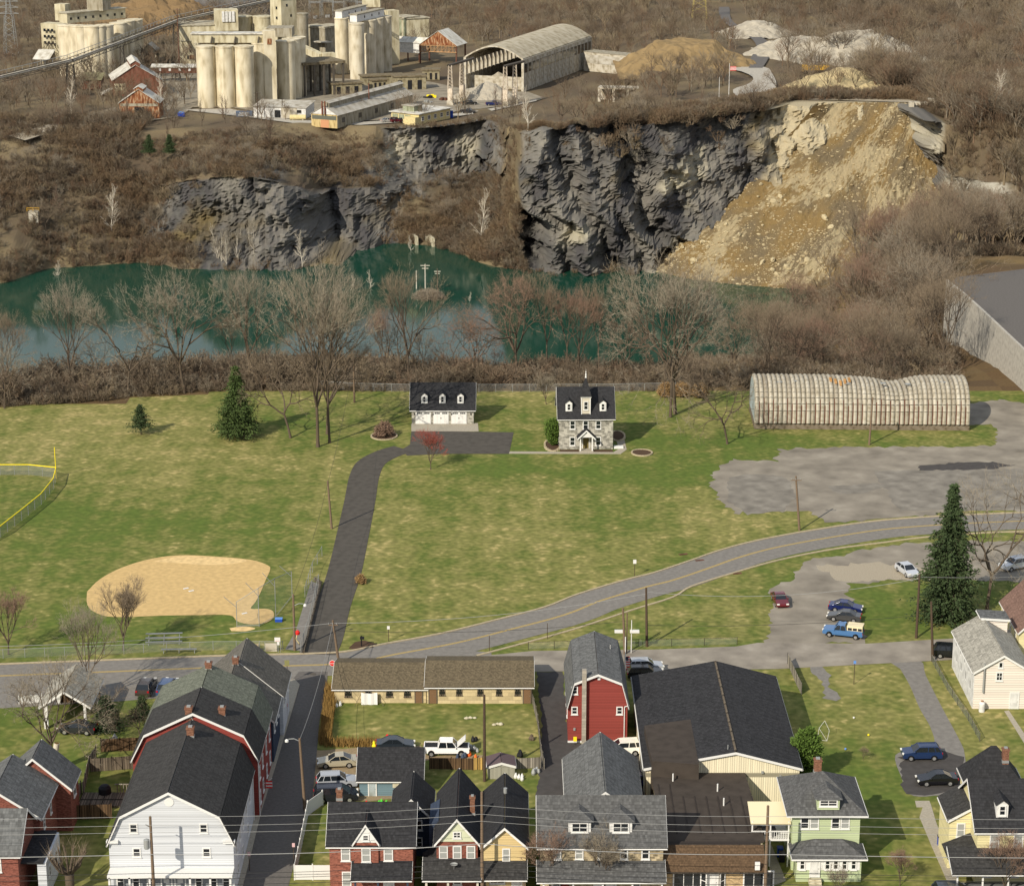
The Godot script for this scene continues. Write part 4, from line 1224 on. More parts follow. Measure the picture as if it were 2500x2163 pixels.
	for a in Wt:
		var p: Vector3 = a[0]
		p.y = far_h(p.x, -p.z)
		tree("birch", 1 + rng.randi_range(0, 1), p, a[1], a[2], "", "bare_tree", M.bark_pale if a[3] == M.twig_pale else M.bark, a[3])
	# slope and rim trees one can tell apart
	for i in 105:
		var x := g.randf_range(-165, 145)
		var k := key_at(x)
		var d: float = lerpf(k[1], k[9] + 26.0, g.randf())
		if x > 74 and x < 128: continue
		var rocky := false
		for s in 4:
			if d >= k[1 + s * 2] and d < k[3 + s * 2] and k[11 + s] > 0.45: rocky = true
		if rocky: continue
		tree(["round", "vase", "birch", "crooked"][i % 4], 1 + i % 2, Vector3(x, far_h(x, d) - 0.2, -d), g.randf_range(5.0, 11.0), "bare tree growing out of the scrub above the quarry water", "bare trees on the quarry slopes", "bare_tree", M.bark, tw[i % 4])
	scatter_scrub(g)
	conifers()

func scatter_scrub(g: RandomNumberGenerator) -> void:
	var th := []
	for s in 3:
		var ms := tree_meshes("thicket", s + 1)
		th.append(joined(ms[0], ms[1]))
	var far := []
	for s in 3:
		var ms := tree_meshes("far", s + 1)
		far.append(joined(ms[0], ms[1]))
	var pal := [lin(108, 94, 78), lin(120, 108, 92), lin(132, 122, 106), lin(96, 84, 70), lin(116, 96, 78), lin(130, 116, 94)]
	# hedgerow along the lawn edge
	for v in 3:
		var xf := []; var cc := []
		for i in 1500:
			var x := g.randf_range(-175, 115)
			var dd := pow(g.randf(), 1.2) * 40.0
			var d := edge_d(x) + 1.5 + dd
			if x > 84.0 + (d - 420.0) * 0.19: continue
			if x > 36 and x < 84 and d < 404 + 6: d += 10.0
			var h := g.randf_range(1.6, 4.6) * (0.5 if dd < 3.0 else 1.0) * lerpf(1.15, 0.8, smoothstep(-60.0, 30.0, x)) * (1.0 + 0.9 * fn.get_noise_2d(x * 3.0, d * 3.0))
			xf.append(Transform3D(Basis(Vector3.UP, g.randf() * TAU).scaled(Vector3(h * 1.1, h, h * 1.1)), Vector3(x, near_h(x, d) - 0.1, -d)))
			cc.append(pal[g.randi_range(0, 5)].lerp(lin(124, 112, 96), 0.35))
		stuff_of("hedgerow", th[v], M.scrub, xf, cc, "tangled brown brambles and scrub of the hedgerow behind the lawn", "undergrowth")
	# wood floor on the right
	for v in 2:
		var xf := []; var cc := []
		for i in 900:
			var x := g.randf_range(40, 130)
			var d := g.randf_range(412, 625)
			if x > 84.0 + (d - 420.0) * 0.19 and d < 545: continue
			var h := g.randf_range(1.6, 4.5)
			xf.append(Transform3D(Basis(Vector3.UP, g.randf() * TAU).scaled(Vector3(h * 1.2, h, h * 1.2)), Vector3(x, near_h(x, d) - 0.1, -d)))
			cc.append(pal[g.randi_range(0, 5)])
		stuff_of("undergrowth", th[v], M.scrub, xf, cc, "brown undergrowth on the floor of the right-hand wood", "undergrowth")
	# scrub on the quarry slopes
	for v in 3:
		var xf := []; var cc := []
		for i in 6400:
			var x := g.randf_range(-205, 190)
			var k := key_at(x)
			var d: float = lerpf(k[1] - 1.0, k[9] + 30.0, g.randf())
			if i % 9 == 0: x = g.randf_range(-15, 8); k = key_at(x); d = lerpf(k[1], k[9] + 2.0, g.randf())
			if x > 78 and x < 126 and d < k[9] + 6: continue
			var rock := 0.0
			for s in 4:
				if d >= k[1 + s * 2] and d < k[3 + s * 2]: rock = k[11 + s]
			if rock > 0.3 and g.randf() < rock * 1.05: continue
			if works_clear(x, d): continue
			var patch := fn.get_noise_2d(x * 1.4, d * 1.4)
			if patch > 0.42: continue
			if x > -118 and x < -40 and d > k[9] - 6.0: continue
			if x >= -40 and x < 24 and d > k[9] + 3.0: continue
			var h := g.randf_range(1.2, 4.4) * (1.0 - clampf(patch, 0, 0.4)) * (0.55 if x > -118 and x < 24 and d > k[9] - 26.0 else 1.0)
			xf.append(Transform3D(Basis(Vector3.UP, g.randf() * TAU).scaled(Vector3(h * 1.1, h, h * 1.1)), Vector3(x, far_h(x, d) - 0.2, -d)))
			cc.append(pal[g.randi_range(0, 5)].lerp(lin(128, 106, 80), clampf(-patch * 1.5, 0, 0.5)))
		stuff_of("slope_scrub", th[v], M.scrub, xf, cc, "dry brown scrub covering the slopes above the green water", "undergrowth")
	# woods far behind
	for v in 3:
		var xf := []; var cc := []
		for i in 3000:
			var d := 740.0 + 620.0 * pow(g.randf(), 0.8)
			var x := g.randf_range(-0.28, 0.28) * d
			if d < key_at(x)[9] + 5.0 or works_clear(x, d): continue
			var h := g.randf_range(4.0, 12.0)
			if x > 128: h = g.randf_range(7.0, 15.0)
			if g.randf() < 0.35: h *= 0.5
			xf.append(Transform3D(Basis(Vector3.UP, g.randf() * TAU).scaled(Vector3(h * 0.95, h, h * 0.95)), Vector3(x, far_h(x, d) - 0.2, -d)))
			cc.append(pal[g.randi_range(0, 5)])
		stuff_of("far_wood", far[v], M.scrub, xf, cc, "brown leafless wood spreading behind the works", "wood")
	# wood on the right-hand rim
	for v in 2:
		var xf := []; var cc := []
		for i in 1200:
			var x := g.randf_range(120, 205)
			var k := key_at(x)
			var d: float = k[9] - 44.0 + g.randf() * 130.0
			if x < 130 and d > 655 and d < 730: continue
			var h := g.randf_range(7.0, 15.0)
			xf.append(Transform3D(Basis(Vector3.UP, g.randf() * TAU).scaled(Vector3(h, h, h)), Vector3(x, maxf(far_h(x, d), near_h(x, d)) - 0.2, -d)))
			cc.append(pal[g.randi_range(0, 5)])
		stuff_of("rim_wood", far[v], M.scrub, xf, cc, "dense brown wood on the rim right of the rubble slope", "wood")

# kept free of wild growth: works yard, heaps and roads, as boxes x0, x1, d0, d1
const CLEAR := [[-112, 2, 748, 940], [0, 14, 752, 900], [14, 30, 800, 960], [30, 62, 815, 870], [-130, -60, 900, 1000]]

func works_clear(x: float, d: float) -> bool:
	for c in CLEAR:
		if x > c[0] and x < c[1] and d > c[2] and d < c[3]: return true
	if not lib.has("clear_polys"):
		lib.clear_polys = []
		for h in HAUL:
			for q in Geometry2D.offset_polygon(PackedVector2Array(h), 5.0): lib.clear_polys.append(q)
			for q in Geometry2D.offset_polygon(PackedVector2Array(h.map(func(e: Vector2) -> Vector2: return e + Vector2(0, 9))), 4.0): lib.clear_polys.append(q)
	for p in lib.clear_polys:
		if Geometry2D.is_point_in_polygon(Vector2(x, -d), p): return true
	return false

func conifers() -> void:
	spruce(V(-47.31, -376.28), 13.0, 7.6, 5, M.cedar_dark, "broad green cedar on the lawn beside the leaning tree", "cedar_tree", 0.1, 1.5, 0.10)
	spruce(V(-64.21, -378.24), 5.6, 5.4, 6, M.needles, "small open-branched pine on the left lawn", "pine_tree", -0.1, 0.7, 0.2)
	spruce(V(59.03, -289.61), 19.5, 9.6, 7, M.needles, "tall dark spruce beside the car park", "spruce_tree", 0.3, 0.95, 0.04)
	spruce(V(32.74, -237.12), 6.4, 2.0, 8, M.cedar, "left arborvitae of a pair behind the green house", "arborvitae", 0.0, 1.6, 0.02, true)
	spruce(V(33.65, -237.12), 6.8, 2.2, 9, M.cedar, "right and taller arborvitae behind the green house", "arborvitae", 0.0, 1.6, 0.02, true)
	spruce(V(7.02, -371.47), 4.6, 2.6, 10, M.cedar, "clipped evergreen at the corner of the stone house", "arborvitae", 0.0, 1.6, 0.02, true)
	spruce(Vector3(-111.5, -3, -696.6), 6.0, 5.0, 11, M.needles, "dull green pine on the scrub slope, left of two", "pine_tree", 0.0, 1.0, 0.08)
	spruce(Vector3(-105.2, -3, -696.6), 6.0, 5.0, 12, M.needles, "dull green pine on the scrub slope, right of two", "pine_tree", 0.0, 1.0, 0.08)
	spruce(V(-48.55, -252.04), 4.6, 4.2, 13, M.needles_dark, "dark evergreen beside the white carport", "evergreen_tree", 0.1, 1.3, 0.02)
	spruce(V(-44.84, -255.6), 3.0, 3.6, 14, M.needles, "ragged evergreen bush at the back of the row houses", "evergreen_tree", 0.0, 1.0, 0.02)
	shrub_mound(V(-22.07, -377.07), 2.0, 2.6, 15, M.twig_red, "bare twiggy shrub in the ring bed beside the garage", "ring_shrub")
	for i in 3:
		shrub_mound([V(28.09, -403.15), V(31.19, -403.15), V(34.4, -402.53)][i], [1.7, 1.9, 1.9][i], 2.6, 16 + i, M.dry_leaf, "rounded dry tan shrub by the fence near the twin-trunked tree", "tan_shrub", "tan shrubs along the fence")
	shrub_mound(V(28.45, -402.81), 1.6, 2.4, 21, M.dry_leaf, "dry tan shrub at the foot of the twin-trunked tree", "tan_shrub")
	shrub_mound(V(-21.41, -303.1), 0.9, 1.3, 22, M.dry_leaf, "dry weed clump beside the driveway", "weed_clump")

# ---------------------------------------------------------------- building kit
func turn_of(a: Vector3, b: Vector3) -> float: return atan2(-(b.z - a.z), b.x - a.x)

# a thing whose local x runs from a to b, front at z = 0, depth towards -z
func stand(called: String, a: Vector3, b: Vector3, label: String, category: String, group := "") -> Node3D:
	return thing(called, label, category, Vector3(a.x, 0, a.z), turn_of(a, b), group)

func wide(a: Vector3, b: Vector3) -> float: return Vector2(b.x - a.x, b.z - a.z).length()

func pr(axis: String, o: Vector3, t: float, y: float, e: float) -> Vector3:
	return o + (Vector3(t, y, -e) if axis == "z" else Vector3(e, y, -t))

# wall block under a roof profile (t, y); axis is the direction of the ridge
func block(b: Node3D, o: Vector3, w: float, d: float, prof: Array, axis: String, wall: Material, called := "wall") -> MeshInstance3D:
	var mb := MB.new()
	var span := d if axis == "z" else w
	var poly := PackedVector2Array([Vector2(prof[0].x, 0)])
	for p in prof: poly.append(p)
	poly.append(Vector2(prof[prof.size() - 1].x, 0))
	var m := poly.size()
	for i in m - 1:
		mb.quad(pr(axis, o, poly[i].x, poly[i].y, 0), pr(axis, o, poly[i + 1].x, poly[i + 1].y, 0), pr(axis, o, poly[i + 1].x, poly[i + 1].y, span), pr(axis, o, poly[i].x, poly[i].y, span))
	var ix := Geometry2D.triangulate_polygon(poly)
	for i in range(0, ix.size(), 3):
		for e in [0.0, span]:
			mb.tri(pr(axis, o, poly[ix[i]].x, poly[ix[i]].y, e), pr(axis, o, poly[ix[i + 1]].x, poly[ix[i + 1]].y, e), pr(axis, o, poly[ix[i + 2]].x, poly[ix[i + 2]].y, e))
	return part(b, called, mb, wall)

# roof slabs over a profile, with overhang at eaves and gables, and pale fascia boards
func roof(b: Node3D, o: Vector3, w: float, d: float, prof: Array, axis: String, m: Material, over := 0.3, trim: Material = null, thick := 0.14) -> Node3D:
	var mb := MB.new()
	var tb := MB.new()
	var span := d if axis == "z" else w
	var n := prof.size()
	for i in n - 1:
		var a: Vector2 = prof[i]
		var c: Vector2 = prof[i + 1]
		var dir := (c - a).normalized()
		if i == 0: a -= dir * over
		if i == n - 2: c += dir * over
		var up := Vector2(-dir.y, dir.x) * thick
		if up.y < 0: up = -up
		var lift := up * 0.15
		var q := [a + lift, c + lift, c + up, a + up]
		var e0 := -over
		var e1 := span + over
		var P := []
		for e in [e0, e1]:
			for k in 4: P.append(pr(axis, o, q[k].x, q[k].y, e))
		mb.quad(P[0], P[1], P[5], P[4]); mb.quad(P[3], P[7], P[6], P[2])
		mb.quad(P[0], P[3], P[2], P[1]); mb.quad(P[4], P[5], P[6], P[7])
		mb.quad(P[0], P[4], P[7], P[3]); mb.quad(P[1], P[2], P[6], P[5])
		if trim:
			for e in [e0 - 0.04, e1 + 0.0]:
				var T := []
				for e2 in [e, e + 0.04]:
					for s in [[a, -0.16], [c, -0.16], [c, thick * 0.9], [a, thick * 0.9]]: T.append(pr(axis, o, s[0].x, s[0].y + s[1], e2))
				tb.quad(T[0], T[1], T[2], T[3]); tb.quad(T[4], T[7], T[6], T[5]); tb.quad(T[3], T[2], T[6], T[7]); tb.quad(T[0], T[4], T[5], T[1])
			for en in [[0, a], [n - 2, c]]:
				if en[0] != i: continue
				var s: Vector2 = en[1]
				var off := -0.05 if en[1] == a and i == 0 else 0.05
				var A := pr(axis, o, s.x + off, s.y - 0.06, e0)
				var B := pr(axis, o, s.x + off, s.y - 0.06, e1)
				tb.tube(A, B, 0.08, 0.08, 4)
	var r := part(b, "roof", mb, m)
	if trim: part(r, "fascia", tb, trim)
	return r

func hip(b: Node3D, o: Vector3, w: float, d: float, ye: float, yr: float, m: Material, over := 0.4, trim: Material = null, ridge := -1.0) -> Node3D:
	var mb := MB.new()
	var x0 := o.x - over; var x1 := o.x + w + over
	var z0 := o.z + over; var z1 := o.z - d - over
	var y := o.y + ye - 0.1
	var cx := (x0 + x1) / 2; var cz := (z0 + z1) / 2
	var rl := ridge if ridge >= 0 else maxf(0.0, (x1 - x0) - (z0 - z1)) * 0.5
	var R0: Vector3; var R1: Vector3
	R0 = Vector3(cx - rl, o.y + yr, cz); R1 = Vector3(cx + rl, o.y + yr, cz)
	var A := Vector3(x0, y, z0); var B := Vector3(x1, y, z0); var C := Vector3(x1, y, z1); var D := Vector3(x0, y, z1)
	mb.quad(A, R0, R1, B); mb.quad(C, R1, R0, D); mb.tri(A, D, R0); mb.tri(B, R1, C)
	mb.quad(A, B, C, D)
	var r := part(b, "roof", mb, m)
	if trim:
		var tb := MB.new()
		var pts := [A, B, C, D, A]
		for i in 4:
			var p: Vector3 = pts[i]; var q: Vector3 = pts[i + 1]
			tb.obox((p + q) * 0.5 - Vector3(0, 0.07, 0), Vector3((q - p).length() + 0.06, 0.16, 0.08), Basis(Vector3.UP, turn_of(p, q)))
		part(r, "fascia", tb, trim)
	return r

# frame of a wall face: F front, B back, L left, R right of a block at o (w x d)
func face(o: Vector3, w: float, d: float, f: String, u: float, y: float) -> Transform3D:
	match f:
		"F": return at_wall(o + Vector3(u, y, 0))
		"B": return Transform3D(Basis(Vector3.UP, PI), o + Vector3(u, y, -d))
		"L": return Transform3D(Basis(Vector3.UP, -PI / 2), o + Vector3(0, y, -u))
	return Transform3D(Basis(Vector3.UP, PI / 2), o + Vector3(w, y, -u))

# window with frame, sill and panes; (u, y) is the middle
func window(b: Node3D, t: Transform3D, w: float, h: float, cols := 1, rows := 2, frame: Material = null, glass: Material = null, border := 0.12) -> Node3D:
	var key := "win_%.2f_%.2f_%d_%d_%.2f" % [w, h, cols, rows, border]
	if not lib.has(key):
		var mb := MB.new()
		var z := 0.07
		for s in [-1, 1]:
			mb.obox(Vector3(s * (w / 2 - border / 2), 0, z / 2), Vector3(border, h, z))
			mb.obox(Vector3(0, s * (h / 2 - border / 2), z / 2 - 0.002), Vector3(w - 2 * border, border, z))
		mb.obox(Vector3(0, -h / 2 - 0.04, 0.06), Vector3(w + 0.12, 0.08, 0.14))
		for i in range(1, cols): mb.obox(Vector3((i / float(cols) - 0.5) * (w - 2 * border), 0, 0.03), Vector3(0.06, h - 2 * border, 0.056))
		for i in range(1, rows): mb.obox(Vector3(0, (i / float(rows) - 0.5) * (h - 2 * border), 0.028), Vector3(w - 2 * border, 0.07, 0.05))
		var pm := MB.new()
		pm.obox(Vector3(0, 0, 0.02), Vector3((w - 2 * border) / cols - 0.05, (h - 2 * border) / rows - 0.06, 0.02))
		lib[key] = [mb.mesh(), pm.mesh()]
	var f := put(b, "window", lib[key][0], frame if frame else M.trim)
	f.transform = t
	for i in cols:
		for j in rows:
			var gm: Material = glass if glass else M.glass
			put(f, "pane", lib[key][1], gm, Vector3(((i + 0.5) / cols - 0.5) * (w - 2 * border), ((j + 0.5) / rows - 0.5) * (h - 2 * border), 0))
	return f

func door(b: Node3D, t: Transform3D, w: float, h: float, m: Material, frame: Material = null) -> Node3D:
	var mb := MB.new()
	mb.obox(Vector3(0, h / 2, 0.03), Vector3(w, h, 0.06))
	for i in 2: mb.obox(Vector3(0, h * (0.3 + 0.4 * i), 0.065), Vector3(w * 0.6, h * 0.26, 0.02))
	var o := part(b, "door", mb, m)
	o.transform = t
	if frame:
		var fb := MB.new()
		for s in [-1, 1]: fb.obox(Vector3(s * (w / 2 + 0.06), h / 2, 0.04), Vector3(0.12, h, 0.1))
		fb.obox(Vector3(0, h + 0.06, 0.04), Vector3(w + 0.24, 0.12, 0.1))
		part(o, "frame", fb, frame)
	var kb := MB.new()
	kb.obox(Vector3(w * 0.38, h * 0.48, 0.09), Vector3(0.06, 0.06, 0.06))
	part(o, "handle", kb, M.steel)
	return o

func chimney(b: Node3D, at: Vector3, w: float, h: float, m: Material, flash := true) -> void:
	var mb := MB.new()
	mb.obox(at + Vector3(0, h / 2, 0), Vector3(w, h, w))
	mb.obox(at + Vector3(0, h - 0.12, 0), Vector3(w + 0.14, 0.16, w + 0.14))
	var o := part(b, "chimney", mb, m)
	var cb := MB.new()
	cb.obox(at + Vector3(0, h + 0.06, 0), Vector3(w * 0.55, 0.16, w * 0.55))
	part(o, "pot", cb, M.galv)
	if flash:
		cb = MB.new(); cb.obox(at + Vector3(0, 0.45, w * 0.1), Vector3(w + 0.08, 0.3, w * 0.9))
		part(o, "flashing", cb, M.galv)

func gable(w: float, ye: float, yr: float) -> Array: return [Vector2(0, ye), Vector2(w / 2, yr), Vector2(w, ye)]
func gambrel(w: float, ye: float, yk: float, yr: float, k := 0.16) -> Array:
	return [Vector2(0, ye), Vector2(w * k, yk), Vector2(w / 2, yr), Vector2(w * (1 - k), yk), Vector2(w, ye)]

# small gabled dormer on a roof; at = middle of its sill on the roof, facing +z
func dormer(b: Node3D, at: Vector3, w: float, h: float, deep: float, wall: Material, rf: Material, hipped := false, cols := 1, ww := 0.0) -> void:
	var mb := MB.new()
	mb.cbox(at + Vector3(-w / 2, -0.3, 0), at + Vector3(w / 2, h, -deep))
	if not hipped: mb.extrude(PackedVector2Array([Vector2(at.x - w / 2, at.y + h), Vector2(at.x + w / 2, at.y + h), Vector2(at.x, at.y + h + w * 0.38)]), at.z, at.z - deep)
	var o := part(b, "dormer", mb, wall)
	if hipped: hip_sub(o, at + Vector3(-w / 2, 0, 0), w, deep, h, h + w * 0.34, rf)
	else:
		var r := MB.new()
		for s in [-1, 1]:
			var ridge := at + Vector3(0, h + w * 0.38 + 0.06, 0.15)
			var eave := at + Vector3(s * (w / 2 + 0.16), h - 0.1, 0.15)
			var bk := Vector3(0, 0, -deep * 1.25 - 0.15)
			r.quad(ridge, eave, eave + bk, ridge + bk)
			r.quad(ridge + Vector3(0, -0.1, 0), eave + Vector3(0, -0.1, 0), eave, ridge)
		part(o, "dormer_roof", r, rf)
	var wn := ww if ww > 0 else w * 0.62
	window(o, at_wall(at + Vector3(0, h * 0.48, 0.01)), wn, h * 0.82, cols, 2)

func hip_sub(o: Node3D, a: Vector3, w: float, d: float, ye: float, yr: float, m: Material) -> void:
	var mb := MB.new()
	var ov := 0.3
	var A := a + Vector3(-ov, ye, ov); var B := a + Vector3(w + ov, ye, ov)
	var R := a + Vector3(w / 2, yr, -w * 0.5); var K := Vector3(0, 0, -d * 1.2)
	mb.tri(A, R, B)
	mb.quad(A, A + K, R + K * 0.7, R); mb.quad(B, R, R + K * 0.7, B + K)
	mb.quad(A, B, B + K, A + K)
	part(o, "dormer_roof", mb, m)

# ---------------------------------------------------------------- vehicles
# x forward, wheels on y = 0
func car(kind: String, at: Vector3, turn: float, paint: Material, label: String, group := "", called := "parked_car", category := "car") -> Node3D:
	var o := thing(called, label, category, at + Vector3(0, 0.03, 0), turn, group)
	var L := 4.6; var W := 1.8; var H := 1.45; var wb := 2.7
	var low: Array; var cab: Array
	match kind:
		"sedan":
			low = [Vector2(2.25, 0.3), Vector2(2.3, 0.55), Vector2(2.2, 0.72), Vector2(1.0, 0.95), Vector2(-1.55, 1.0), Vector2(-2.2, 0.95), Vector2(-2.3, 0.6), Vector2(-2.25, 0.3)]
			cab = [Vector2(1.05, 0.93), Vector2(0.25, 1.42), Vector2(-0.75, 1.44), Vector2(-1.65, 0.97)]
		"hatch":
			L = 4.3; H = 1.48
			low = [Vector2(2.1, 0.3), Vector2(2.15, 0.55), Vector2(2.05, 0.75), Vector2(1.0, 1.0), Vector2(-2.0, 1.05), Vector2(-2.12, 0.6), Vector2(-2.1, 0.3)]
			cab = [Vector2(1.1, 0.97), Vector2(0.3, 1.46), Vector2(-1.3, 1.44), Vector2(-2.0, 1.02)]
			wb = 2.6
		"suv":
			L = 4.7; H = 1.72; W = 1.86
			low = [Vector2(2.25, 0.36), Vector2(2.32, 0.62), Vector2(2.2, 0.95), Vector2(1.05, 1.12), Vector2(-2.2, 1.12), Vector2(-2.32, 0.7), Vector2(-2.28, 0.36)]
			cab = [Vector2(1.1, 1.1), Vector2(0.4, 1.66), Vector2(-1.8, 1.68), Vector2(-2.2, 1.1)]
		"van":
			L = 5.0; H = 1.78; W = 1.95; wb = 3.0
			low = [Vector2(2.4, 0.34), Vector2(2.48, 0.6), Vector2(2.35, 0.9), Vector2(1.5, 1.1), Vector2(-2.4, 1.12), Vector2(-2.48, 0.7), Vector2(-2.45, 0.34)]
			cab = [Vector2(1.6, 1.08), Vector2(0.7, 1.72), Vector2(-2.1, 1.76), Vector2(-2.4, 1.1)]
		_:
			L = 5.4; H = 1.78; W = 1.95; wb = 3.5
			low = [Vector2(2.6, 0.45), Vector2(2.68, 0.65), Vector2(2.62, 1.02), Vector2(1.2, 1.1), Vector2(-2.6, 1.08), Vector2(-2.68, 0.6), Vector2(-2.6, 0.45)]
			cab = [Vector2(1.25, 1.08), Vector2(0.75, 1.74), Vector2(-0.25, 1.76), Vector2(-0.45, 1.08)] if kind == "pickup" else [Vector2(1.25, 1.08), Vector2(0.75, 1.74), Vector2(-0.75, 1.76), Vector2(-0.95, 1.08)]
	# body with wheel arches
	var poly := PackedVector2Array()
	for p in low: poly.append(p)
	var ybot: float = low[0].y
	for wx in [-wb / 2, wb / 2]:
		for k in 7:
			var a := PI - PI * k / 6.0
			poly.append(Vector2(wx + cos(a) * 0.40, ybot + sin(a) * 0.40))
	var mb := MB.new()
	shell(mb, poly, W, 0.6, 0.10)
	part(o, "body", mb, paint)
	# cabin: roof and pillars painted, glass between
	var rm := MB.new()
	var hb := W * 0.46; var hr := W * 0.37
	var F0: Vector2 = cab[0]; var F1: Vector2 = cab[1]; var R1: Vector2 = cab[2]; var R0: Vector2 = cab[3]
	var c3 := func(p: Vector2, s: float, hw: float) -> Vector3: return Vector3(p.x, p.y, s * hw)
	var mid := (F1 + R1) * 0.5 + Vector2(0, 0.03)
	var e := [c3.call(F1, -1, hr), c3.call(F1, 1, hr), c3.call(mid, 1, hr * 0.98), c3.call(mid, -1, hr * 0.98), c3.call(R1, 1, hr), c3.call(R1, -1, hr)]
	rm.quad(e[0], e[1], e[2], e[3]); rm.quad(e[3], e[2], e[4], e[5])
	for s in [-1.0, 1.0]:
		for pq in [[F0, F1], [R0, R1]]:
			rm.tube(c3.call(pq[0], s, hb), c3.call(pq[1], s, hr), 0.05, 0.05, 4)
		var bm := (F0 + R0) * 0.5 - Vector2(0.05, 0)
		var tm := (F1 + R1) * 0.5
		rm.tube(c3.call(bm, s, hb), c3.call(tm, s, hr), 0.045, 0.045, 4)
		rm.tube(c3.call(F1, s, hr), c3.call(R1, s, hr), 0.05, 0.05, 4)
		if kind == "suv" or kind == "van":
			var b2 := R0.lerp(bm, 0.42); var t2 := R1.lerp(tm, 0.42)
			rm.tube(c3.call(b2, s, hb), c3.call(t2, s, hr), 0.05, 0.05, 4)
			rm.tube(c3.call(F1.lerp(R1, 0.1) + Vector2(0, 0.08), s, hr * 0.9), c3.call(F1.lerp(R1, 0.95) + Vector2(0, 0.08), s, hr * 0.9), 0.025, 0.025, 4)
	part(o, "roof", rm, paint)
	var wm := MB.new()
	wm.quad(c3.call(F0, -1, hb), c3.call(F0, 1, hb), c3.call(F1, 1, hr), c3.call(F1, -1, hr))
	part(o, "windscreen", wm, M.glass)
	wm = MB.new()
	wm.quad(c3.call(R0, 1, hb), c3.call(R0, -1, hb), c3.call(R1, -1, hr), c3.call(R1, 1, hr))
	part(o, "rear_window", wm, M.glass)
	for s in [-1.0, 1.0]:
		wm = MB.new()
		wm.quad(c3.call(F0, s, hb * 0.99), c3.call(F1, s, hr * 0.99), c3.call(R1, s, hr * 0.99), c3.call(R0, s, hb * 0.99))
		part(o, "side_window", wm, M.glass)
		var lm := MB.new()
		lm.obox(Vector3(low[1].x - 0.06, low[2].y - 0.06, s * W * 0.36), Vector3(0.2, 0.14, 0.36))
		part(o, "headlight", lm, M.lamp_glass)
		lm = MB.new()
		lm.obox(Vector3(low[low.size() - 2].x + 0.07, low[low.size() - 2].y + 0.22, s * W * 0.4), Vector3(0.18, 0.2, 0.24))
		part(o, "tail_light", lm, M.tail_glass)
		lm = MB.new()
		lm.obox(Vector3(F0.x - 0.15, F0.y + 0.08, s * (W * 0.5 + 0.06)), Vector3(0.12, 0.14, 0.2))
		part(o, "mirror", lm, paint)
	if not lib.has("wheel"):
		var ty := MB.new(); var ri := MB.new()
		ty.tube(Vector3(0, 0, -0.11), Vector3(0, 0, 0.11), 0.34, 0.34, 16, true)
		ri.tube(Vector3(0, 0, -0.115), Vector3(0, 0, 0.115), 0.21, 0.21, 12, true)
		for k in 5: ri.obox(Vector3(cos(k * TAU / 5) * 0.1, sin(k * TAU / 5) * 0.1, 0.0), Vector3(0.2, 0.05, 0.24), Basis(Vector3(0, 0, 1), k * TAU / 5))
		lib.wheel = [ty.mesh(), ri.mesh()]
	for wx in [-wb / 2, wb / 2]:
		for s in [-1.0, 1.0]:
			var wh := Node3D.new()
			wh.name = "wheel"
			o.add_child(wh, true)
			wh.position = Vector3(wx, 0.34, s * (W * 0.5 - 0.12))
			put(wh, "tyre", lib.wheel[0], M.tyre)
			put(wh, "rim", lib.wheel[1], M.rim)
	if kind == "pickup" or kind == "pickup_long":
		var bed := MB.new()
		var fx: float = R0.x - 0.08
		bed.cbox(Vector3(fx, 1.085, -W * 0.40), Vector3(-2.5, 1.10, W * 0.40))
		part(o, "bed", bed, M.black)
		var bp := MB.new()
		for s in [-1.0, 1.0]: bp.obox(Vector3((fx - 2.55) / 2, 1.14, s * W * 0.44), Vector3(absf(fx + 2.55), 0.12, 0.1))
		bp.obox(Vector3(-2.58, 1.14, 0), Vector3(0.1, 0.12, W * 0.86))
		part(o, "bed_rail", bp, paint)
	return o

# a side outline given width, narrowing upward from y0
func shell(mb: MB, poly: PackedVector2Array, W: float, y0: float, tuck: float) -> void:
	var hw := func(y: float) -> float: return W * 0.5 - maxf(0, y - y0) * tuck - maxf(0, 0.45 - y) * 0.12
	var m := poly.size()
	for i in m:
		var a := poly[i]; var b := poly[(i + 1) % m]
		mb.quad(Vector3(a.x, a.y, -hw.call(a.y)), Vector3(b.x, b.y, -hw.call(b.y)), Vector3(b.x, b.y, hw.call(b.y)), Vector3(a.x, a.y, hw.call(a.y)))
	var ix := Geometry2D.triangulate_polygon(poly)
	for i in range(0, ix.size(), 3):
		for s in [-1.0, 1.0]:
			var t := []
			for k in 3: t.append(Vector3(poly[ix[i + k]].x, poly[ix[i + k]].y, s * hw.call(poly[ix[i + k]].y)))
			mb.tri(t[0], t[1], t[2])

func paint(c: Color, rough := 0.25, metal := 0.25) -> StandardMaterial3D:
	var m := flat(c, rough, metal)
	m.metallic_specular = 0.5
	m.clearcoat_enabled = true; m.clearcoat = 0.6; m.clearcoat_roughness = 0.1
	return m

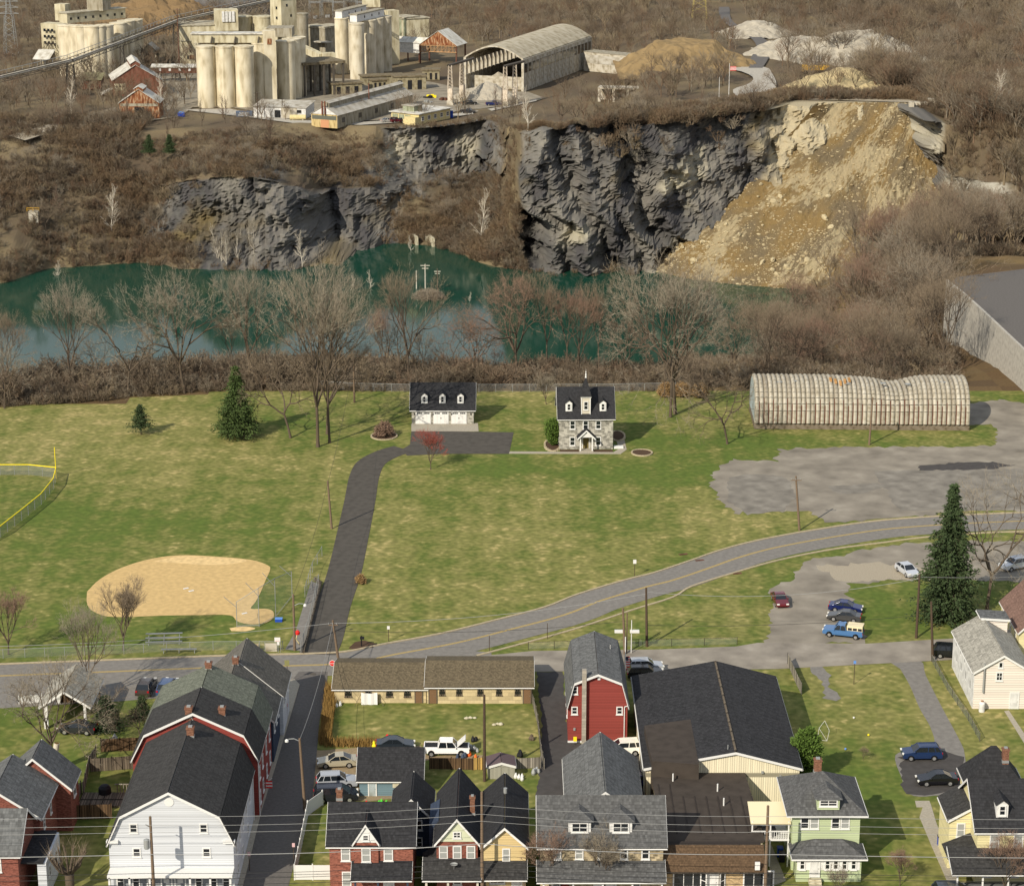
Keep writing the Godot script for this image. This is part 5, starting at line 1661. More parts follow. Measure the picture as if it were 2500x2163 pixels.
# chain-link or board fence along a line of points
func mesh_fence(called: String, pts: Array, h: float, label: String, every := 3.0, rail: Material = null, panel: Material = null) -> Node3D:
	var o := thing(called, label, "fence", Vector3(pts[0].x, 0, pts[0].z))
	var p0: Vector3 = o.position
	var rb := MB.new()
	var pm := MB.new()
	pm.tube(Vector3(0, -0.1, 0), Vector3(0, h + 0.08, 0), 0.04, 0.04, 5, true)
	var post := pm.mesh()
	for i in pts.size() - 1:
		var a: Vector3 = pts[i] - p0; var b: Vector3 = pts[i + 1] - p0
		var n := maxi(1, int(round((b - a).length() / every)))
		for k in n + (1 if i == pts.size() - 2 else 0): put(o, "post", post, rail if rail else M.galv, a.lerp(b, float(k) / n))
		rb.tube(a + Vector3(0, h, 0), b + Vector3(0, h, 0), 0.03, 0.03, 4)
		var f := MB.new()
		f.quad(a + Vector3(0, 0.05, 0), b + Vector3(0, 0.05, 0), b + Vector3(0, h, 0), a + Vector3(0, h, 0))
		part(o, "mesh_panel", f, panel if panel else M.chain)
	part(o, "top_rail", rb, rail if rail else M.galv)
	return o

func board_fence(called: String, pts: Array, h: float, m: Material, label: String, panel := 2.4) -> Node3D:
	var o := thing(called, label, "fence", Vector3(pts[0].x, 0, pts[0].z))
	var p0: Vector3 = o.position
	for i in pts.size() - 1:
		var a: Vector3 = pts[i] - p0; var b: Vector3 = pts[i + 1] - p0
		a.y = 0; b.y = 0
		var n := maxi(1, int(round((b - a).length() / panel)))
		var bs := Basis(Vector3.UP, turn_of(a, b))
		var sb := MB.new(); sb.obox(Vector3(0, h / 2, 0), Vector3((b - a).length() / n - 0.1, h - 0.1, 0.05))
		var sm := sb.mesh()
		var pb := MB.new(); pb.obox(Vector3(0, h / 2 + 0.05, 0), Vector3(0.12, h + 0.1, 0.12))
		var pmesh := pb.mesh()
		for k in n:
			var q := put(o, "panel", sm, m, a.lerp(b, (k + 0.5) / n)); q.basis = bs
			var r := put(o, "post", pmesh, m, a.lerp(b, float(k) / n)); r.basis = bs
		var r2 := put(o, "post", pmesh, m, b); r2.basis = bs
	return o

# ---------------------------------------------------------------- the cement works beyond the quarry
func flat_block(called: String, a: Vector3, b: Vector3, d: float, h: float, wall: Material, rf: Material, label: String, category := "building") -> Node3D:
	var o := stand(called, a, b, label, category)
	var w := wide(a, b)
	block(o, Vector3.ZERO, w, d, [v2(0, h), v2(w, h)], "z", wall)
	roof(o, Vector3.ZERO, w, d, [v2(0, h), v2(w, h)], "z", rf, 0.35, null, 0.4)
	return o

func silo(b: Node3D, at: Vector3, r: float, h: float, called := "silo", m: Material = null) -> void:
	var mb := MB.new()
	mb.lathe(at, [v2(r, -0.4), v2(r, h - 0.5), v2(r + 0.18, h - 0.45), v2(r + 0.18, h), v2(0, h + 0.05)], 28)
	part(b, called, mb, m if m else M.silo)

func piece(b: Node3D, called: String, c: Vector3, s: Vector3, m: Material, turn := 0.0) -> MeshInstance3D:
	var mb := MB.new()
	mb.obox(c + v3(0, s.y / 2, 0), s, Basis(Vector3.UP, turn))
	return part(b, called, mb, m)

func truss(mb: MB, a: Vector3, b: Vector3, w: float, h: float, n: int, r := 0.12) -> void:
	var dir := (b - a).normalized()
	var side := dir.cross(Vector3.UP).normalized() * w * 0.5
	var up := v3(0, h, 0)
	for s in [-1.0, 1.0]:
		mb.tube(a + side * s, b + side * s, r, r, 4); mb.tube(a + side * s + up, b + side * s + up, r, r, 4)
		for i in n:
			var p: Vector3 = a.lerp(b, float(i) / n) + side * s
			var q: Vector3 = a.lerp(b, float(i + 1) / n) + side * s
			mb.tube(p, q + up if i % 2 == 0 else q, r * 0.7, r * 0.7, 3) if i % 2 == 0 else mb.tube(p + up, q, r * 0.7, r * 0.7, 3)
			mb.tube(p, p + up, r * 0.6, r * 0.6, 3)

func lattice_leg(mb: MB, base: Vector3, top: Vector3, w: float, n: int, r := 0.1) -> void:
	for i in 4:
		var c := v3([-1, 1, 1, -1][i], 0, [-1, -1, 1, 1][i]) * w * 0.5
		var c2 := v3([-1, 1, 1, -1][(i + 1) % 4], 0, [-1, -1, 1, 1][(i + 1) % 4]) * w * 0.5
		mb.tube(base + c, top + c * 0.6, r, r, 4)
		for k in n:
			var t := float(k) / n; var t2 := float(k + 1) / n
			mb.tube(base.lerp(top, t) + c * lerpf(1, 0.6, t), base.lerp(top, t2) + c2 * lerpf(1, 0.6, t2), r * 0.6, r * 0.6, 3)

func build_plant() -> void:
	works_yard()
	great_silos()
	left_silos()
	right_silos()
	works_buildings()
	red_sheds()
	conveyor()
	arched_shed()
	works_sheds()
	heaps_and_far()

func works_yard() -> void:
	sheet("works_yard", PL([-109.6, -752.6, -108.5, -774.4, -96, -774.4, -74.4, -752.6, -50.8, -742.6, -33.6, -748, -17.9, -764.7, 5.6, -784.2, 11.4, -796.4, 5.8, -812.1, -19.2, -822.9, -30.1, -839.6, -74.6, -851.2, -108, -875.2, -129.9, -875.2, -133.8, -839.6, -129.8, -786.2, -137.8, -766.6, -135.9, -748, -122.3, -739]), 0.12, M.works_ground)
	sheet("track", PL([-95.5, -770.5, -87.4, -760, -71, -744.4, -49.3, -739.9, -29.6, -748.9, -9.7, -767.6, 7.1, -790.3, 8.5, -793.3, 8.5, -789.2, -9.6, -761, -29.4, -742.6, -48.9, -733.7, -70.3, -737.2, -87.9, -751.6, -104.2, -762.8, -111.9, -768.6]), 0.16, M.gravel_pale)
	sheet("track", PL([-157.8, -711.5, -148.6, -737.2, -140.2, -757.2, -135.9, -748, -143, -728.4, -150.6, -701.7]), 0.2, M.gravel)

func great_silos() -> void:
	var b0 := V(-103.2, -770.9)
	var h := 20.56
	var o := thing("silo_bank", "great bank of cream concrete silos with a low gallery on top", "silos", b0)
	var r := 3.2
	for p in [V(-103.8, -775.6), V(-97.2, -775.6), V(-90.7, -775.6), V(-86, -785.1), V(-78.2, -791), V(-76.6, -796.9), V(-75.4, -801.9)]:
		silo(o, p - b0 + v3(0, 0, -1.0), r, h)
	for p in [V(-104.9, -791), V(-98.6, -791), V(-92.4, -792), V(-86.6, -798.9)]:
		silo(o, p - b0, r, h)
	# square stair tower between the silos
	var t := V(-83.1, -785.1) - b0
	piece(o, "stair_tower", t, v3(4.1, h + 4.2, 4.0), M.silo, 0.2)
	piece(o, "rusty_door", t + v3(0.4, h - 0.4, 2.02), v3(1.5, 2.0, 0.2), M.rust, 0.2)
	# gallery along the top
	var g := V(-95.7, -787.1) - b0
	piece(o, "gallery", v3(g.x - 0.2, h, g.z), v3(27.0, 2.9, 5.0), M.plant_wall)
	piece(o, "gallery_roof", v3(g.x - 0.2, h + 2.9, g.z), v3(27.8, 0.35, 6.0), M.pale_tin)
	for i in 3:
		var mb := MB.new()
		mb.tube(v3(g.x - 7.0 + i * 8.0, h, g.z + 3.4), v3(g.x - 6.6 + i * 8.0, h + 2.2, g.z + 3.2), 0.35, 0.3, 6, true)
		part(o, "vent", mb, M.iron)
	# the deck further back with pumps
	var bk := V(-81.3, -807) - b0
	piece(o, "rear_gallery", v3(bk.x, h, bk.z), v3(9.0, 3.0, 10.0), M.plant_dark)

func left_silos() -> void:
	var b0 := V(-167.8, -856.6)
	var o := thing("silo_bank", "left bank of cream silos with a windowed tower and a white tank", "silos", b0)
	var h := 18.74
	# front row receding to the right
	for p in [V(-167.2, -858.9), V(-164.7, -857.7), V(-162.4, -856.6), V(-160.2, -855.4), V(-157.9, -855.4), V(-155.5, -854.3), V(-153.7, -855.4)]:
		silo(o, p - b0 + v3(0, 0, -1), 2.6, h)
	silo(o, V(-152.2, -858.9) - b0, 3.4, h)
	silo(o, V(-148.9, -870.5) - b0, 3.3, h - 0.4)
	silo(o, V(-147.2, -877.6) - b0, 3.2, h - 0.4)
	silo(o, V(-144.9, -882.4) - b0, 3.3, h - 0.4)
	# gallery with round windows
	var a := V(-168.6, -861.2) - b0 + v3(0, h, -4); var c := V(-149.9, -884.8) - b0 + v3(0, h, 0)
	var m := (a + c) * 0.5
	var len := (c - a).length()
	var tr := turn_of(a, c)
	piece(o, "gallery", m, v3(len, 3.6, 5.0), M.plant_wall, tr)
	piece(o, "gallery_roof", m + v3(0, 3.6, 0), v3(len + 0.8, 0.3, 5.8), M.silo_roof, tr)
	for i in 8:
		var p: Vector3 = a.lerp(c, (i + 0.5) / 8.0) + v3(0, 1.2, 0) + Basis(Vector3.UP, tr) * v3(0, 0, 2.5)
		piece(o, "window", p, v3(0.9, 0.9, 0.12), M.glass, tr)
	# tall tower at the left and the block in the middle
	var t := V(-182.5, -904.7) - b0
	var th := 14.35
	piece(o, "tower", t + v3(2.2, 0, -2), v3(9.0, th, 5.5), M.plant_wall, -0.35)
	for i in 3:
		for j in 3: piece(o, "window", t + Basis(Vector3.UP, -0.35) * v3(-0.6 + i * 1.7, 0, 2.78) + v3(0.3, th * (0.45 + 0.17 * j), -1.55), v3(1.0, 1.1, 0.12), M.glass, -0.35)
	piece(o, "stair_head", V(-169.6, -869.3) - b0 + v3(-1.0, h, -6), v3(4.4, 24.89 - h, 4.4), M.plant_wall, -0.3)
	piece(o, "hoist_house", V(-157.1, -875.2) - b0 + v3(0, h + 3.6, -2), v3(6.8, 4.6, 6.0), M.plant_dark, -0.35)
	var mb := MB.new()
	mb.lathe(V(-156.5, -875.2) - b0 + v3(0.2, h + 8.2, -2), [v2(1.9, 0), v2(1.9, 8.0), v2(0, 8.6)], 18)
	part(o, "white_tank", mb, M.white)
	# lean-to at the foot of the tower
	var s := stand("loading_shed", V(-181.8, -870.5), V(-175.9, -869.3), "open loading shed with a pale tin roof beside the left tower", "shed")
	var w := 6.2
	roof(s, v3(0, 0, 0), w, 6.0, [v2(0, 4.6), v2(6.0, 7.4)], "x", M.pale_tin, 0.3)
	for i in 3: piece(s, "post", v3(0.3 + i * 2.8, 0, -0.2), v3(0.3, 4.6, 0.3), M.iron)
	piece(s, "back_wall", v3(w / 2, 0, -6.2), v3(w, 7.2, 0.3), M.concrete)
	piece(s, "rail", v3(w / 2, 1.6, 0), v3(w, 0.15, 0.1), M.iron)

func right_silos() -> void:
	var b0 := V(-57.3, -845.3)
	var o := thing("silo_bank", "weathered silo row with twin white galleries behind the long workshop", "silos", b0)
	var h := 20.52
	silo(o, v3(0, 0, -3.0), 2.75, h, "silo", M.silo_grey)
	silo(o, V(-53.6, -856.6) - b0 + v3(0, 0, -3), 2.7, h, "silo", M.silo_grey)
	silo(o, V(-51.2, -863.5) - b0 + v3(0, 0, -3), 2.7, h, "silo", M.silo_grey)
	silo(o, V(-48.5, -870.5) - b0 + v3(0, 0, -3), 2.8, h, "silo", M.silo_grey)
	silo(o, V(-64.2, -863.5) - b0 + v3(0, 0, -3), 2.6, h, "silo", M.silo)
	silo(o, V(-61, -875.2) - b0 + v3(0, 0, -3), 2.6, h, "silo", M.silo_grey)
	for g in [[V(-58.1, -849.8), V(-50.3, -869.3)], [V(-64.6, -863.5), V(-57.8, -882.4)]]:
		var a: Vector3 = g[0] - b0 + v3(0, h, -3); var c: Vector3 = g[1] - b0 + v3(0, h, -3)
		var tr := turn_of(a, c)
		piece(o, "gallery", (a + c) * 0.5, v3((c - a).length() + 3, 2.6, 2.8), M.white, tr)
		piece(o, "gallery_roof", (a + c) * 0.5 + v3(0, 2.6, 0), v3((c - a).length() + 3.6, 0.3, 3.5), M.plant_dark, tr)
		for i in 3: piece(o, "window", a.lerp(c, 0.25 + 0.3 * i) + v3(0, 0.9, 0) + Basis(Vector3.UP, tr) * v3(0, 0, 1.42), v3(0.7, 0.9, 0.1), M.glass, tr)
	piece(o, "tower", V(-47.1, -894.7) - b0, v3(4.8, 20.57, 5.0), M.plant_wall, 0.5)
	var mb := MB.new()
	truss(mb, V(-49.5, -875.2) - b0 + v3(0, h + 1.0, 0), V(-46.8, -899.7) - b0 + v3(0, 7.0, 0), 1.2, 1.2, 6)
	part(o, "bucket_elevator", mb, M.iron)
	piece(o, "head_house", V(-54.5, -894.7) - b0 + v3(0, h + 1.4, 0), v3(7.0, 3.4, 4.4), M.plant_wall)
	piece(o, "hopper", V(-56.1, -894.7) - b0 + v3(-0.6, h + 4.8, 0), v3(3.2, 4.0, 3.0), M.white)

func works_buildings() -> void:
	# long beige hall behind the great silos
	var a := V(-128.9, -891); var b := V(-108, -894.7)
	var h := 14.75
	var o := flat_block("mill_hall", a, b, 16.0, h, M.plant_wall, M.silo_roof, "long beige mill hall with small dark windows behind the great silos")
	var w := wide(a, b)
	for q in [[6.56, 4.0], [5.34, 4.0], [10.81, 7.6], [2.75, 3.0]]:
		window(o, face(Vector3.ZERO, w, 16, "F", q[1], q[0]), 0.9, 1.3, 1, 2, M.iron)
	piece(o, "rusty_panel", v3(5.6, 2.0, 0.05), v3(4.0, 1.6, 0.2), M.rust)
	piece(o, "ledge", v3(w * 0.3, 8.99, 0.1), v3(w * 0.58, 0.3, 0.4), M.silo_roof)
	piece(o, "filter_house", v3(w * 0.86, h - 2, -2.0), v3(9.0, 8.0, 7.0), M.plant_wall)
	for i in 4: piece(o, "filter_bag", v3(w * 0.80 + i * 1.3, h + 1.5, 1.7), v3(1.0, 4.0, 0.6), M.white)
	# two round tanks behind
	for q in [[V(-105.9, -899.7), "round grey storage tank behind the great silos, left of two"], [V(-97.8, -899.7), "round grey storage tank behind the great silos, right of two"]]:
		var t := thing("storage_tank", q[1], "tank", q[0])
		silo(t, v3(0, 0, -4), 3.9, 17.42, "shell", M.plant_wall)
		var mb := MB.new()
		for k in 5: mb.tube(v3(-3 + k * 1.5, 18.6, -4), v3(-2 + k * 1.5, 20.4, -5 + (k % 2) * 2.0), 0.3, 0.25, 5)
		part(t, "pipework", mb, M.iron)
	# tall tower
	var tw := thing("elevator_tower", "tall square concrete tower rising at the top of the conveyor", "tower", V(-88.1, -882.4))
	var th := 25.53 + 0.5
	piece(tw, "wall", v3(0.2, 0, -4.0), v3(7.2, th, 7.2), M.plant_wall, 0.72)
	piece(tw, "roof", v3(0.2, th, -4.0), v3(7.8, 0.4, 7.8), M.silo_roof, 0.72)
	for q in [[-1.9, 22.0], [-1.9, 18.2], [1.6, 23.0], [3.0, 19.0]]:
		piece(tw, "window", v3(q[0], q[1], 0.5 - absf(q[0]) * 0.92), v3(0.8, 1.0, 0.9), M.glass, -0.72 if q[0] < 0 else 0.72)
	piece(tw, "annex", v3(-4.5, 0, 2.0), v3(6.0, 15.18, 5.0), M.plant_wall)
	var tk := thing("storage_tank", "narrow dark cylinder right of the tall tower", "tank", V(-83.1, -909.8))
	silo(tk, v3(0, 0, -2), 2.4, 17.66, "shell", M.plant_dark)
	# hall to the right; part of its shade is put into the grey
	var gh := flat_block("shade_grey_hall", V(-81.9, -920.2), V(-74.4, -915), 14.0, 11.14, M.plant_dark, M.silo_roof, "flat-roofed hall between the silo banks with shade put into its grey walls")
	piece(gh, "canopy", v3(9.0, 6.0, 1.5), v3(7.0, 0.4, 4.0), M.tin)
	flat_block("shade_grey_hall", V(-74.7, -915), V(-70.6, -920.2), 10.0, 11.55, M.plant_dark, M.silo_roof, "wing of the flat-roofed hall beside the silo row with shade put into its grey")
	# green-banded building
	var gb := flat_block("drier_house", V(-48.2, -958.4), V(-44.7, -952.7), 12.0, 10.92, M.plant_wall, M.silo_roof, "small hall with green-stained walls behind the silo row")
	gb.rotation.y -= 0.1
	flat_block("drier_house", V(-44.6, -952.2), V(-38.7, -958.4), 9.0, 11.41, M.plant_green, M.silo_roof, "green-grey hall with one window beside the brown wood")
	# sloping enclosed gallery
	var cg := thing("sloping_gallery", "cream enclosed gallery sloping down to a small end house", "gallery", V(-79.3, -870.5))
	var p := v3(0, 8.65, 0); var q2 := V(-71, -856.6) - V(-79.3, -870.5) + v3(0, 7.05, 0)
	var mb := MB.new()
	var dir := (q2 - p).normalized()
	mb.obox((p + q2) * 0.5, v3((q2 - p).length(), 2.3, 2.6), Basis(dir, Vector3.UP, dir.cross(Vector3.UP)).orthonormalized())
	part(cg, "casing", mb, M.plant_wall)
	piece(cg, "end_house", q2 + v3(2.4, -1.6, 0), v3(4.6, 3.2, 4.0), M.plant_wall, 0.3)
	piece(cg, "window", q2 + v3(2.2, -0.6, 2.05), v3(0.8, 1.0, 0.3), M.glass, 0.3)
	var leg := MB.new()
	lattice_leg(leg, q2 - v3(-1, q2.y, 0), q2 - v3(-1, 1.4, 0), 2.0, 3)
	part(cg, "trestle", leg, M.iron)
	# dark open shed on columns
	var ds := stand("open_shed", V(-73, -798.9), V(-62.1, -804.9), "dark open shed with a rubble-strewn roof on steel columns", "shed")
	var dw := wide(V(-73, -798.9), V(-62.1, -804.9)) + 4.0
	piece(ds, "roof", v3(dw / 2, 11.01, -7), v3(dw, 0.9, 14), M.rubble_roof)
	for i in 5:
		piece(ds, "column", v3(0.8 + i * (dw - 1.6) / 4.0, 0, -0.5), v3(0.6, 11.01, 0.6), M.iron)
		piece(ds, "column", v3(0.8 + i * (dw - 1.6) / 4.0, 0, -12), v3(0.6, 11.01, 0.6), M.iron)
	piece(ds, "back_wall", v3(dw / 2, 0, -13.8), v3(dw, 11.01, 0.4), M.concrete)
	# dark gabled shed behind the conveyor
	var gs := stand("gabled_shed", V(-145.1, -897.2), V(-139.2, -897.2), "dark gabled shed with a black doorway behind the conveyor", "shed")
	var gw := wide(V(-145.1, -897.2), V(-139.2, -897.2))
	block(gs, Vector3.ZERO, gw, 8, gable(gw, 4.6, 7.2), "z", M.plant_dark)
	roof(gs, Vector3.ZERO, gw, 8, gable(gw, 4.6, 7.2), "z", M.tin)
	piece(gs, "doorway", v3(gw * 0.36, 0, 0.06), v3(2.0, 3.2, 0.15), M.black)
	# brown covered belt gallery running to the silos
	var bg := stand("belt_gallery", V(-132.2, -838.7), V(-115.1, -838.7), "brown belt gallery with a white tin roof running to the great silos", "gallery")
	var bw := wide(V(-132.2, -838.7), V(-115.1, -838.7))
	var y0 := 3.32
	piece(bg, "casing", v3(bw / 2, y0, -1.5), v3(bw, 2.3, 3.0), M.rust_dark)
	var rb := MB.new(); rb.obox(v3(bw / 2, y0 + 2.55, -1.5), v3(bw + 0.4, 0.25, 3.8), Basis(v3(1, 0, 0), 0.2))
	part(bg, "roof", rb, M.pale_tin)
	for i in 4: piece(bg, "window", v3(3.2 + i * 3.6, y0 + 0.8, 0.04), v3(0.8, 0.9, 0.12), M.white)
	var l2 := MB.new(); lattice_leg(l2, v3(bw * 0.55, 0, -1.5), v3(bw * 0.55, y0, -1.5), 2.2, 4)
	part(bg, "trestle", l2, M.iron)

func red_sheds() -> void:
	# large red corrugated shed with ridge monitor
	var a := V(-139.9, -800.9); var b := V(-123.2, -804.9)
	var o := stand("rusty_shed", a, b, "large rust-red corrugated shed with a raised ridge monitor", "shed")
	var w := wide(a, b)
	var ye := 5.67; var yr := 10.76
	var d := 17.0
	var pf := [v2(0, ye), v2(w * 0.47, yr), v2(w, ye - 0.5)]
	block(o, Vector3.ZERO, w, d, pf, "z", M.rust_red)
	roof(o, Vector3.ZERO, w, d, pf, "z", M.pale_tin, 0.4)
	block(o, v3(w * 0.47 - 1.6, 0, 0.03), 3.2, d, gable(3.2, yr + 0.5, yr + 1.5), "z", M.rust_red, "monitor")
	roof(o, v3(w * 0.47 - 1.6, 0, 0.03), 3.2, d, gable(3.2, yr + 0.5, yr + 1.5), "z", M.pale_tin, 0.3)
	piece(o, "window_panel", v3(2.4, ye - 3.6, 0.06), v3(3.8, 2.4, 0.16), M.plant_wall)
	for i in 3: piece(o, "pane", v3(1.3 + i * 1.1, ye - 2.6, 0.15), v3(0.5, 0.7, 0.06), M.glass)
	roof(o, v3(-4.0, 0, -2), 4.0, 5.0, [v2(0, ye - 5.2), v2(4.0, ye - 3.4)], "z", M.pale_tin, 0.2)
	# low wing at the left
	var wg := stand("rusty_shed", V(-154.8, -819.4), V(-147.4, -819.4), "low rusty lean-to with a mossy roof left of the red shed", "shed")
	var ww := wide(V(-154.8, -819.4), V(-147.4, -819.4))
	block(wg, Vector3.ZERO, ww, 7, [v2(0, 3.4), v2(7, 5.0)], "x", M.rust_dark)
	roof(wg, Vector3.ZERO, ww, 7, [v2(0, 3.4), v2(7, 5.0)], "x", M.mossy_tin, 0.4)
	# front orange shed
	a = V(-129, -748.2); b = V(-115.9, -748.2)
	var f := stand("rusty_shed", a, b, "orange rusted shed with a black doorway on the quarry rim", "shed")
	w = wide(a, b)
	ye = 5.19; yr = 9.59
	pf = [v2(0, ye), v2(w * 0.5, yr), v2(w, ye)]
	block(f, Vector3.ZERO, w, 9.0, pf, "z", M.rust)
	roof(f, Vector3.ZERO, w, 9.0, pf, "z", M.pale_tin, 0.35)
	block(f, v3(w * 0.5 - 1.4, 0, 0.03), 2.8, 7, gable(2.8, yr + 0.2, yr + 1.0), "z", M.rust, "monitor")
	roof(f, v3(w * 0.5 - 1.4, 0, 0.03), 2.8, 7, gable(2.8, yr + 0.2, yr + 1.0), "z", M.pale_tin, 0.25)
	piece(f, "doorway", v3(w * 0.5, 0.2, 0.05), v3(3.2, 3.6, 0.14), M.black)
	piece(f, "strip_window", v3(w * 0.5, 4.1, 0.05), v3(w * 0.94, 0.9, 0.12), M.plant_dark)
	# wooden hut with the shed: tiny pump hut on the slope
	var hu := thing("pump_hut", "small concrete hut with a yellow railing on the left slope", "hut", v3(Vector3(-141.6, -4, -666).x, 0, Vector3(-141.6, -4, -666).z))
	hu.position.y = far_h(hu.position.x, -hu.position.z)
	piece(hu, "wall", Vector3.ZERO, v3(2.8, 3.4, 2.6), M.concrete)
	var rl := MB.new()
	for i in 3: rl.tube(v3(-1.8 + i * 1.8, 3.4, 1.2), v3(-1.8 + i * 1.8, 4.5, 1.2), 0.07, 0.07, 4)
	rl.tube(v3(-1.8, 4.5, 1.2), v3(1.8, 4.5, 1.2), 0.07, 0.07, 4); rl.tube(v3(-1.8, 4.0, 1.2), v3(1.8, 4.0, 1.2), 0.06, 0.06, 4)
	part(hu, "railing", rl, M.safety_yellow)

func conveyor() -> void:
	var A := V(-185, -768.6) + v3(0, 6.6, 0)
	var B := V(-154.5, -800.5) + v3(0, 11.2, 0)
	var C := V(-130.3, -892.8) + v3(0, 15.3, 0)
	var E := V(-97.9, -930.1) + v3(0, 19.4, 0)
	var o := thing("belt_conveyor", "long inclined belt conveyor with a pale pipe cover climbing past the silos", "conveyor")
	var pts := [A, B, C, E]
	for i in 3:
		var p: Vector3 = pts[i]; var q: Vector3 = pts[i + 1]
		var side := (q - p).normalized().cross(Vector3.UP).normalized()
		var n := int((q - p).length() / 3.0)
		var mb := MB.new()
		truss(mb, p, q, 2.8, 1.9, n)
		part(o, "truss", mb, M.iron)
		mb = MB.new()
		mb.tube(p + v3(0, 1.5, 0) + side * 0.9, q + v3(0, 1.5, 0) + side * 0.9, 0.6, 0.6, 8)
		part(o, "belt_cover", mb, M.tin)
		mb = MB.new()
		mb.tube(p + v3(0, 3.2, 0) - side * 1.3, q + v3(0, 3.2, 0) - side * 1.3, 0.09, 0.09, 4)
		for k in n + 1:
			var s: Vector3 = p.lerp(q, float(k) / n) - side * 1.3
			mb.tube(s + v3(0, 1.9, 0), s + v3(0, 3.2, 0), 0.07, 0.07, 4)
		part(o, "handrail", mb, M.galv)
	for p in [B, C]:
		var mb := MB.new()
		lattice_leg(mb, v3(p.x, 0, p.z), v3(p.x, p.y, p.z), 3.4, 7, 0.18)
		part(o, "trestle", mb, M.iron)
	var g := V(-143.6, -844.2)
	var mb := MB.new()
	lattice_leg(mb, g, g + v3(0, 12.5, 0), 2.0, 4, 0.14)
	part(o, "trestle", mb, M.iron)

func arched_shed() -> void:
	# ground corners of the great arched store
	var a := V(-16.8, -820.9); var b := V(2.5, -809.6)
	var o := stand("arched_store", a, b, "long arch-roofed store, open at its end, over grey stone piles", "building")
	var w := wide(a, b)
	var back := V(28.8, -881.7)
	var d := wide(b, back)
	# the store runs back and to the right, so its own depth axis is skewed by building it along that line
	o.rotation.y = turn_of(b, back) - PI / 2
	var L := Basis(Vector3.UP, -o.rotation.y) * (b - a)
	w = L.x
	d = wide(b, back)
	var off := L.z
	var ye := 12.19 - 0.8
	var rise := w * 0.19
	var pf := []
	for i in 15:
		var t := i / 14.0
		pf.append(v2(w * t, ye + rise * sin(PI * t)))
	# shell in bays so that the ribs show
	var bays := 9
	for k in bays:
		var mb := MB.new()
		var z0 := d * k / bays + 0.12; var z1 := d * (k + 1) / bays - 0.12
		for i in 14:
			var p: Vector2 = pf[i]; var q: Vector2 = pf[i + 1]
			for s in [0.0, 0.3]:
				mb.quad(v3(p.x, p.y + s, -z0), v3(q.x, q.y + s, -z0), v3(q.x, q.y + s, -z1), v3(p.x, p.y + s, -z1))
			mb.quad(v3(p.x, p.y, -z0), v3(q.x, q.y, -z0), v3(q.x, q.y + 0.3, -z0), v3(p.x, p.y + 0.3, -z0))
		part(o, "roof_bay", mb, M.shell_roof)
	for k in bays + 1:
		var mb := MB.new()
		var z := -d * k / bays
		for i in 14: mb.obox(v3((pf[i].x + pf[i + 1].x) / 2, (pf[i].y + pf[i + 1].y) / 2 + 0.05, z), v3((pf[i + 1] - pf[i]).length(), 0.5, 0.4), Basis(v3(0, 0, 1), (pf[i + 1] - pf[i]).angle()))
		part(o, "rib", mb, M.concrete)
	# columns and beams each side
	for s in [0.0, w]:
		for k in bays * 2 + 1:
			piece(o, "column", v3(s, 0, -d * k / (bays * 2.0)), v3(0.9, ye, 0.7), M.concrete)
		piece(o, "beam", v3(s, ye - 1.6, -d / 2), v3(0.7, 1.6, d), M.concrete)
		piece(o, "low_wall", v3(s, 0, -d / 2), v3(0.6, 5.2, d), M.concrete)
	piece(o, "rear_wall", v3(w / 2, 0, -d), v3(w, ye, 0.5), M.concrete)
	piece(o, "cross_wall", v3(w / 2, 0, -5.0), v3(w, 4.4, 0.6), M.concrete)
	for k in 9: piece(o, "window_panel", v3(w + 0.36, ye - 4.8, -d * (k + 0.5) / 9.0), v3(0.12, 3.0, d / 9.0 - 1.4), M.glass)
	# side wall panels
	piece(o, "side_wall", v3(w + 0.1, 5.2, -d * 0.5), v3(0.3, 4.2, d), M.concrete)
	# crane trestles in front
	var cr := stand("crane_trestle", V(-21.1, -780.3), V(-2.3, -777.7), "white crane runway on four lattice legs before the arched store", "crane")
	var cw := wide(V(-21.1, -780.3), V(-2.3, -777.7))
	var ht := 13.4
	for p in [v3(0, 0, 0), v3(2.6, 0, -9.0), v3(cw, 0, 0), v3(cw + 2.6, 0, -5.0)]:
		piece(cr, "footing", p, v3(2.2, 1.6, 2.2), M.concrete)
		var mb := MB.new()
		mb.obox(p + v3(0, 3.6, 0), v3(1.7, 4.0, 1.5))
		part(cr, "leg_casing", mb, M.white_rust)
		mb = MB.new()
		lattice_leg(mb, p + v3(0, 5.6, 0), p + v3(0, ht, 0), 1.6, 7, 0.11)
		part(cr, "leg", mb, M.white_rust)
	for q in [[v3(-0.6, ht, 0.4), v3(5.6, ht + 0.6, -16)], [v3(cw - 0.6, ht, 0.4), v3(cw + 5.0, ht + 0.6, -10)]]:
		var mb := MB.new()
		mb.tube(q[0], q[1], 0.5, 0.5, 4)
		part(cr, "runway_beam", mb, M.iron)
	# stone pile spilling out
	heap("stone_pile", "grey crushed-stone pile spilling from the arched store", V(-9.3, -798.7), 13.0, 8.0, 5.6, M.stone_pile, 51)
	heap("stone_pile", "smaller grey stone pile inside the arched store", V(-5, -829.5), 8.0, 8.0, 5.0, M.stone_pile, 52)
	# long low building to the right and a ruin before it
	var lb := stand("long_shed", V(27.3, -872), V(46.4, -856.4), "long grey flat-roofed shed with a white end right of the arched store", "building")
	var lw := wide(V(27.3, -872), V(46.4, -856.4))
	var lh := 7.26
	lb.position.y = far_h(lb.position.x, -lb.position.z) * 0.5
	block(lb, Vector3.ZERO, lw, 7, [v2(0, lh), v2(lw, lh)], "z", M.concrete)
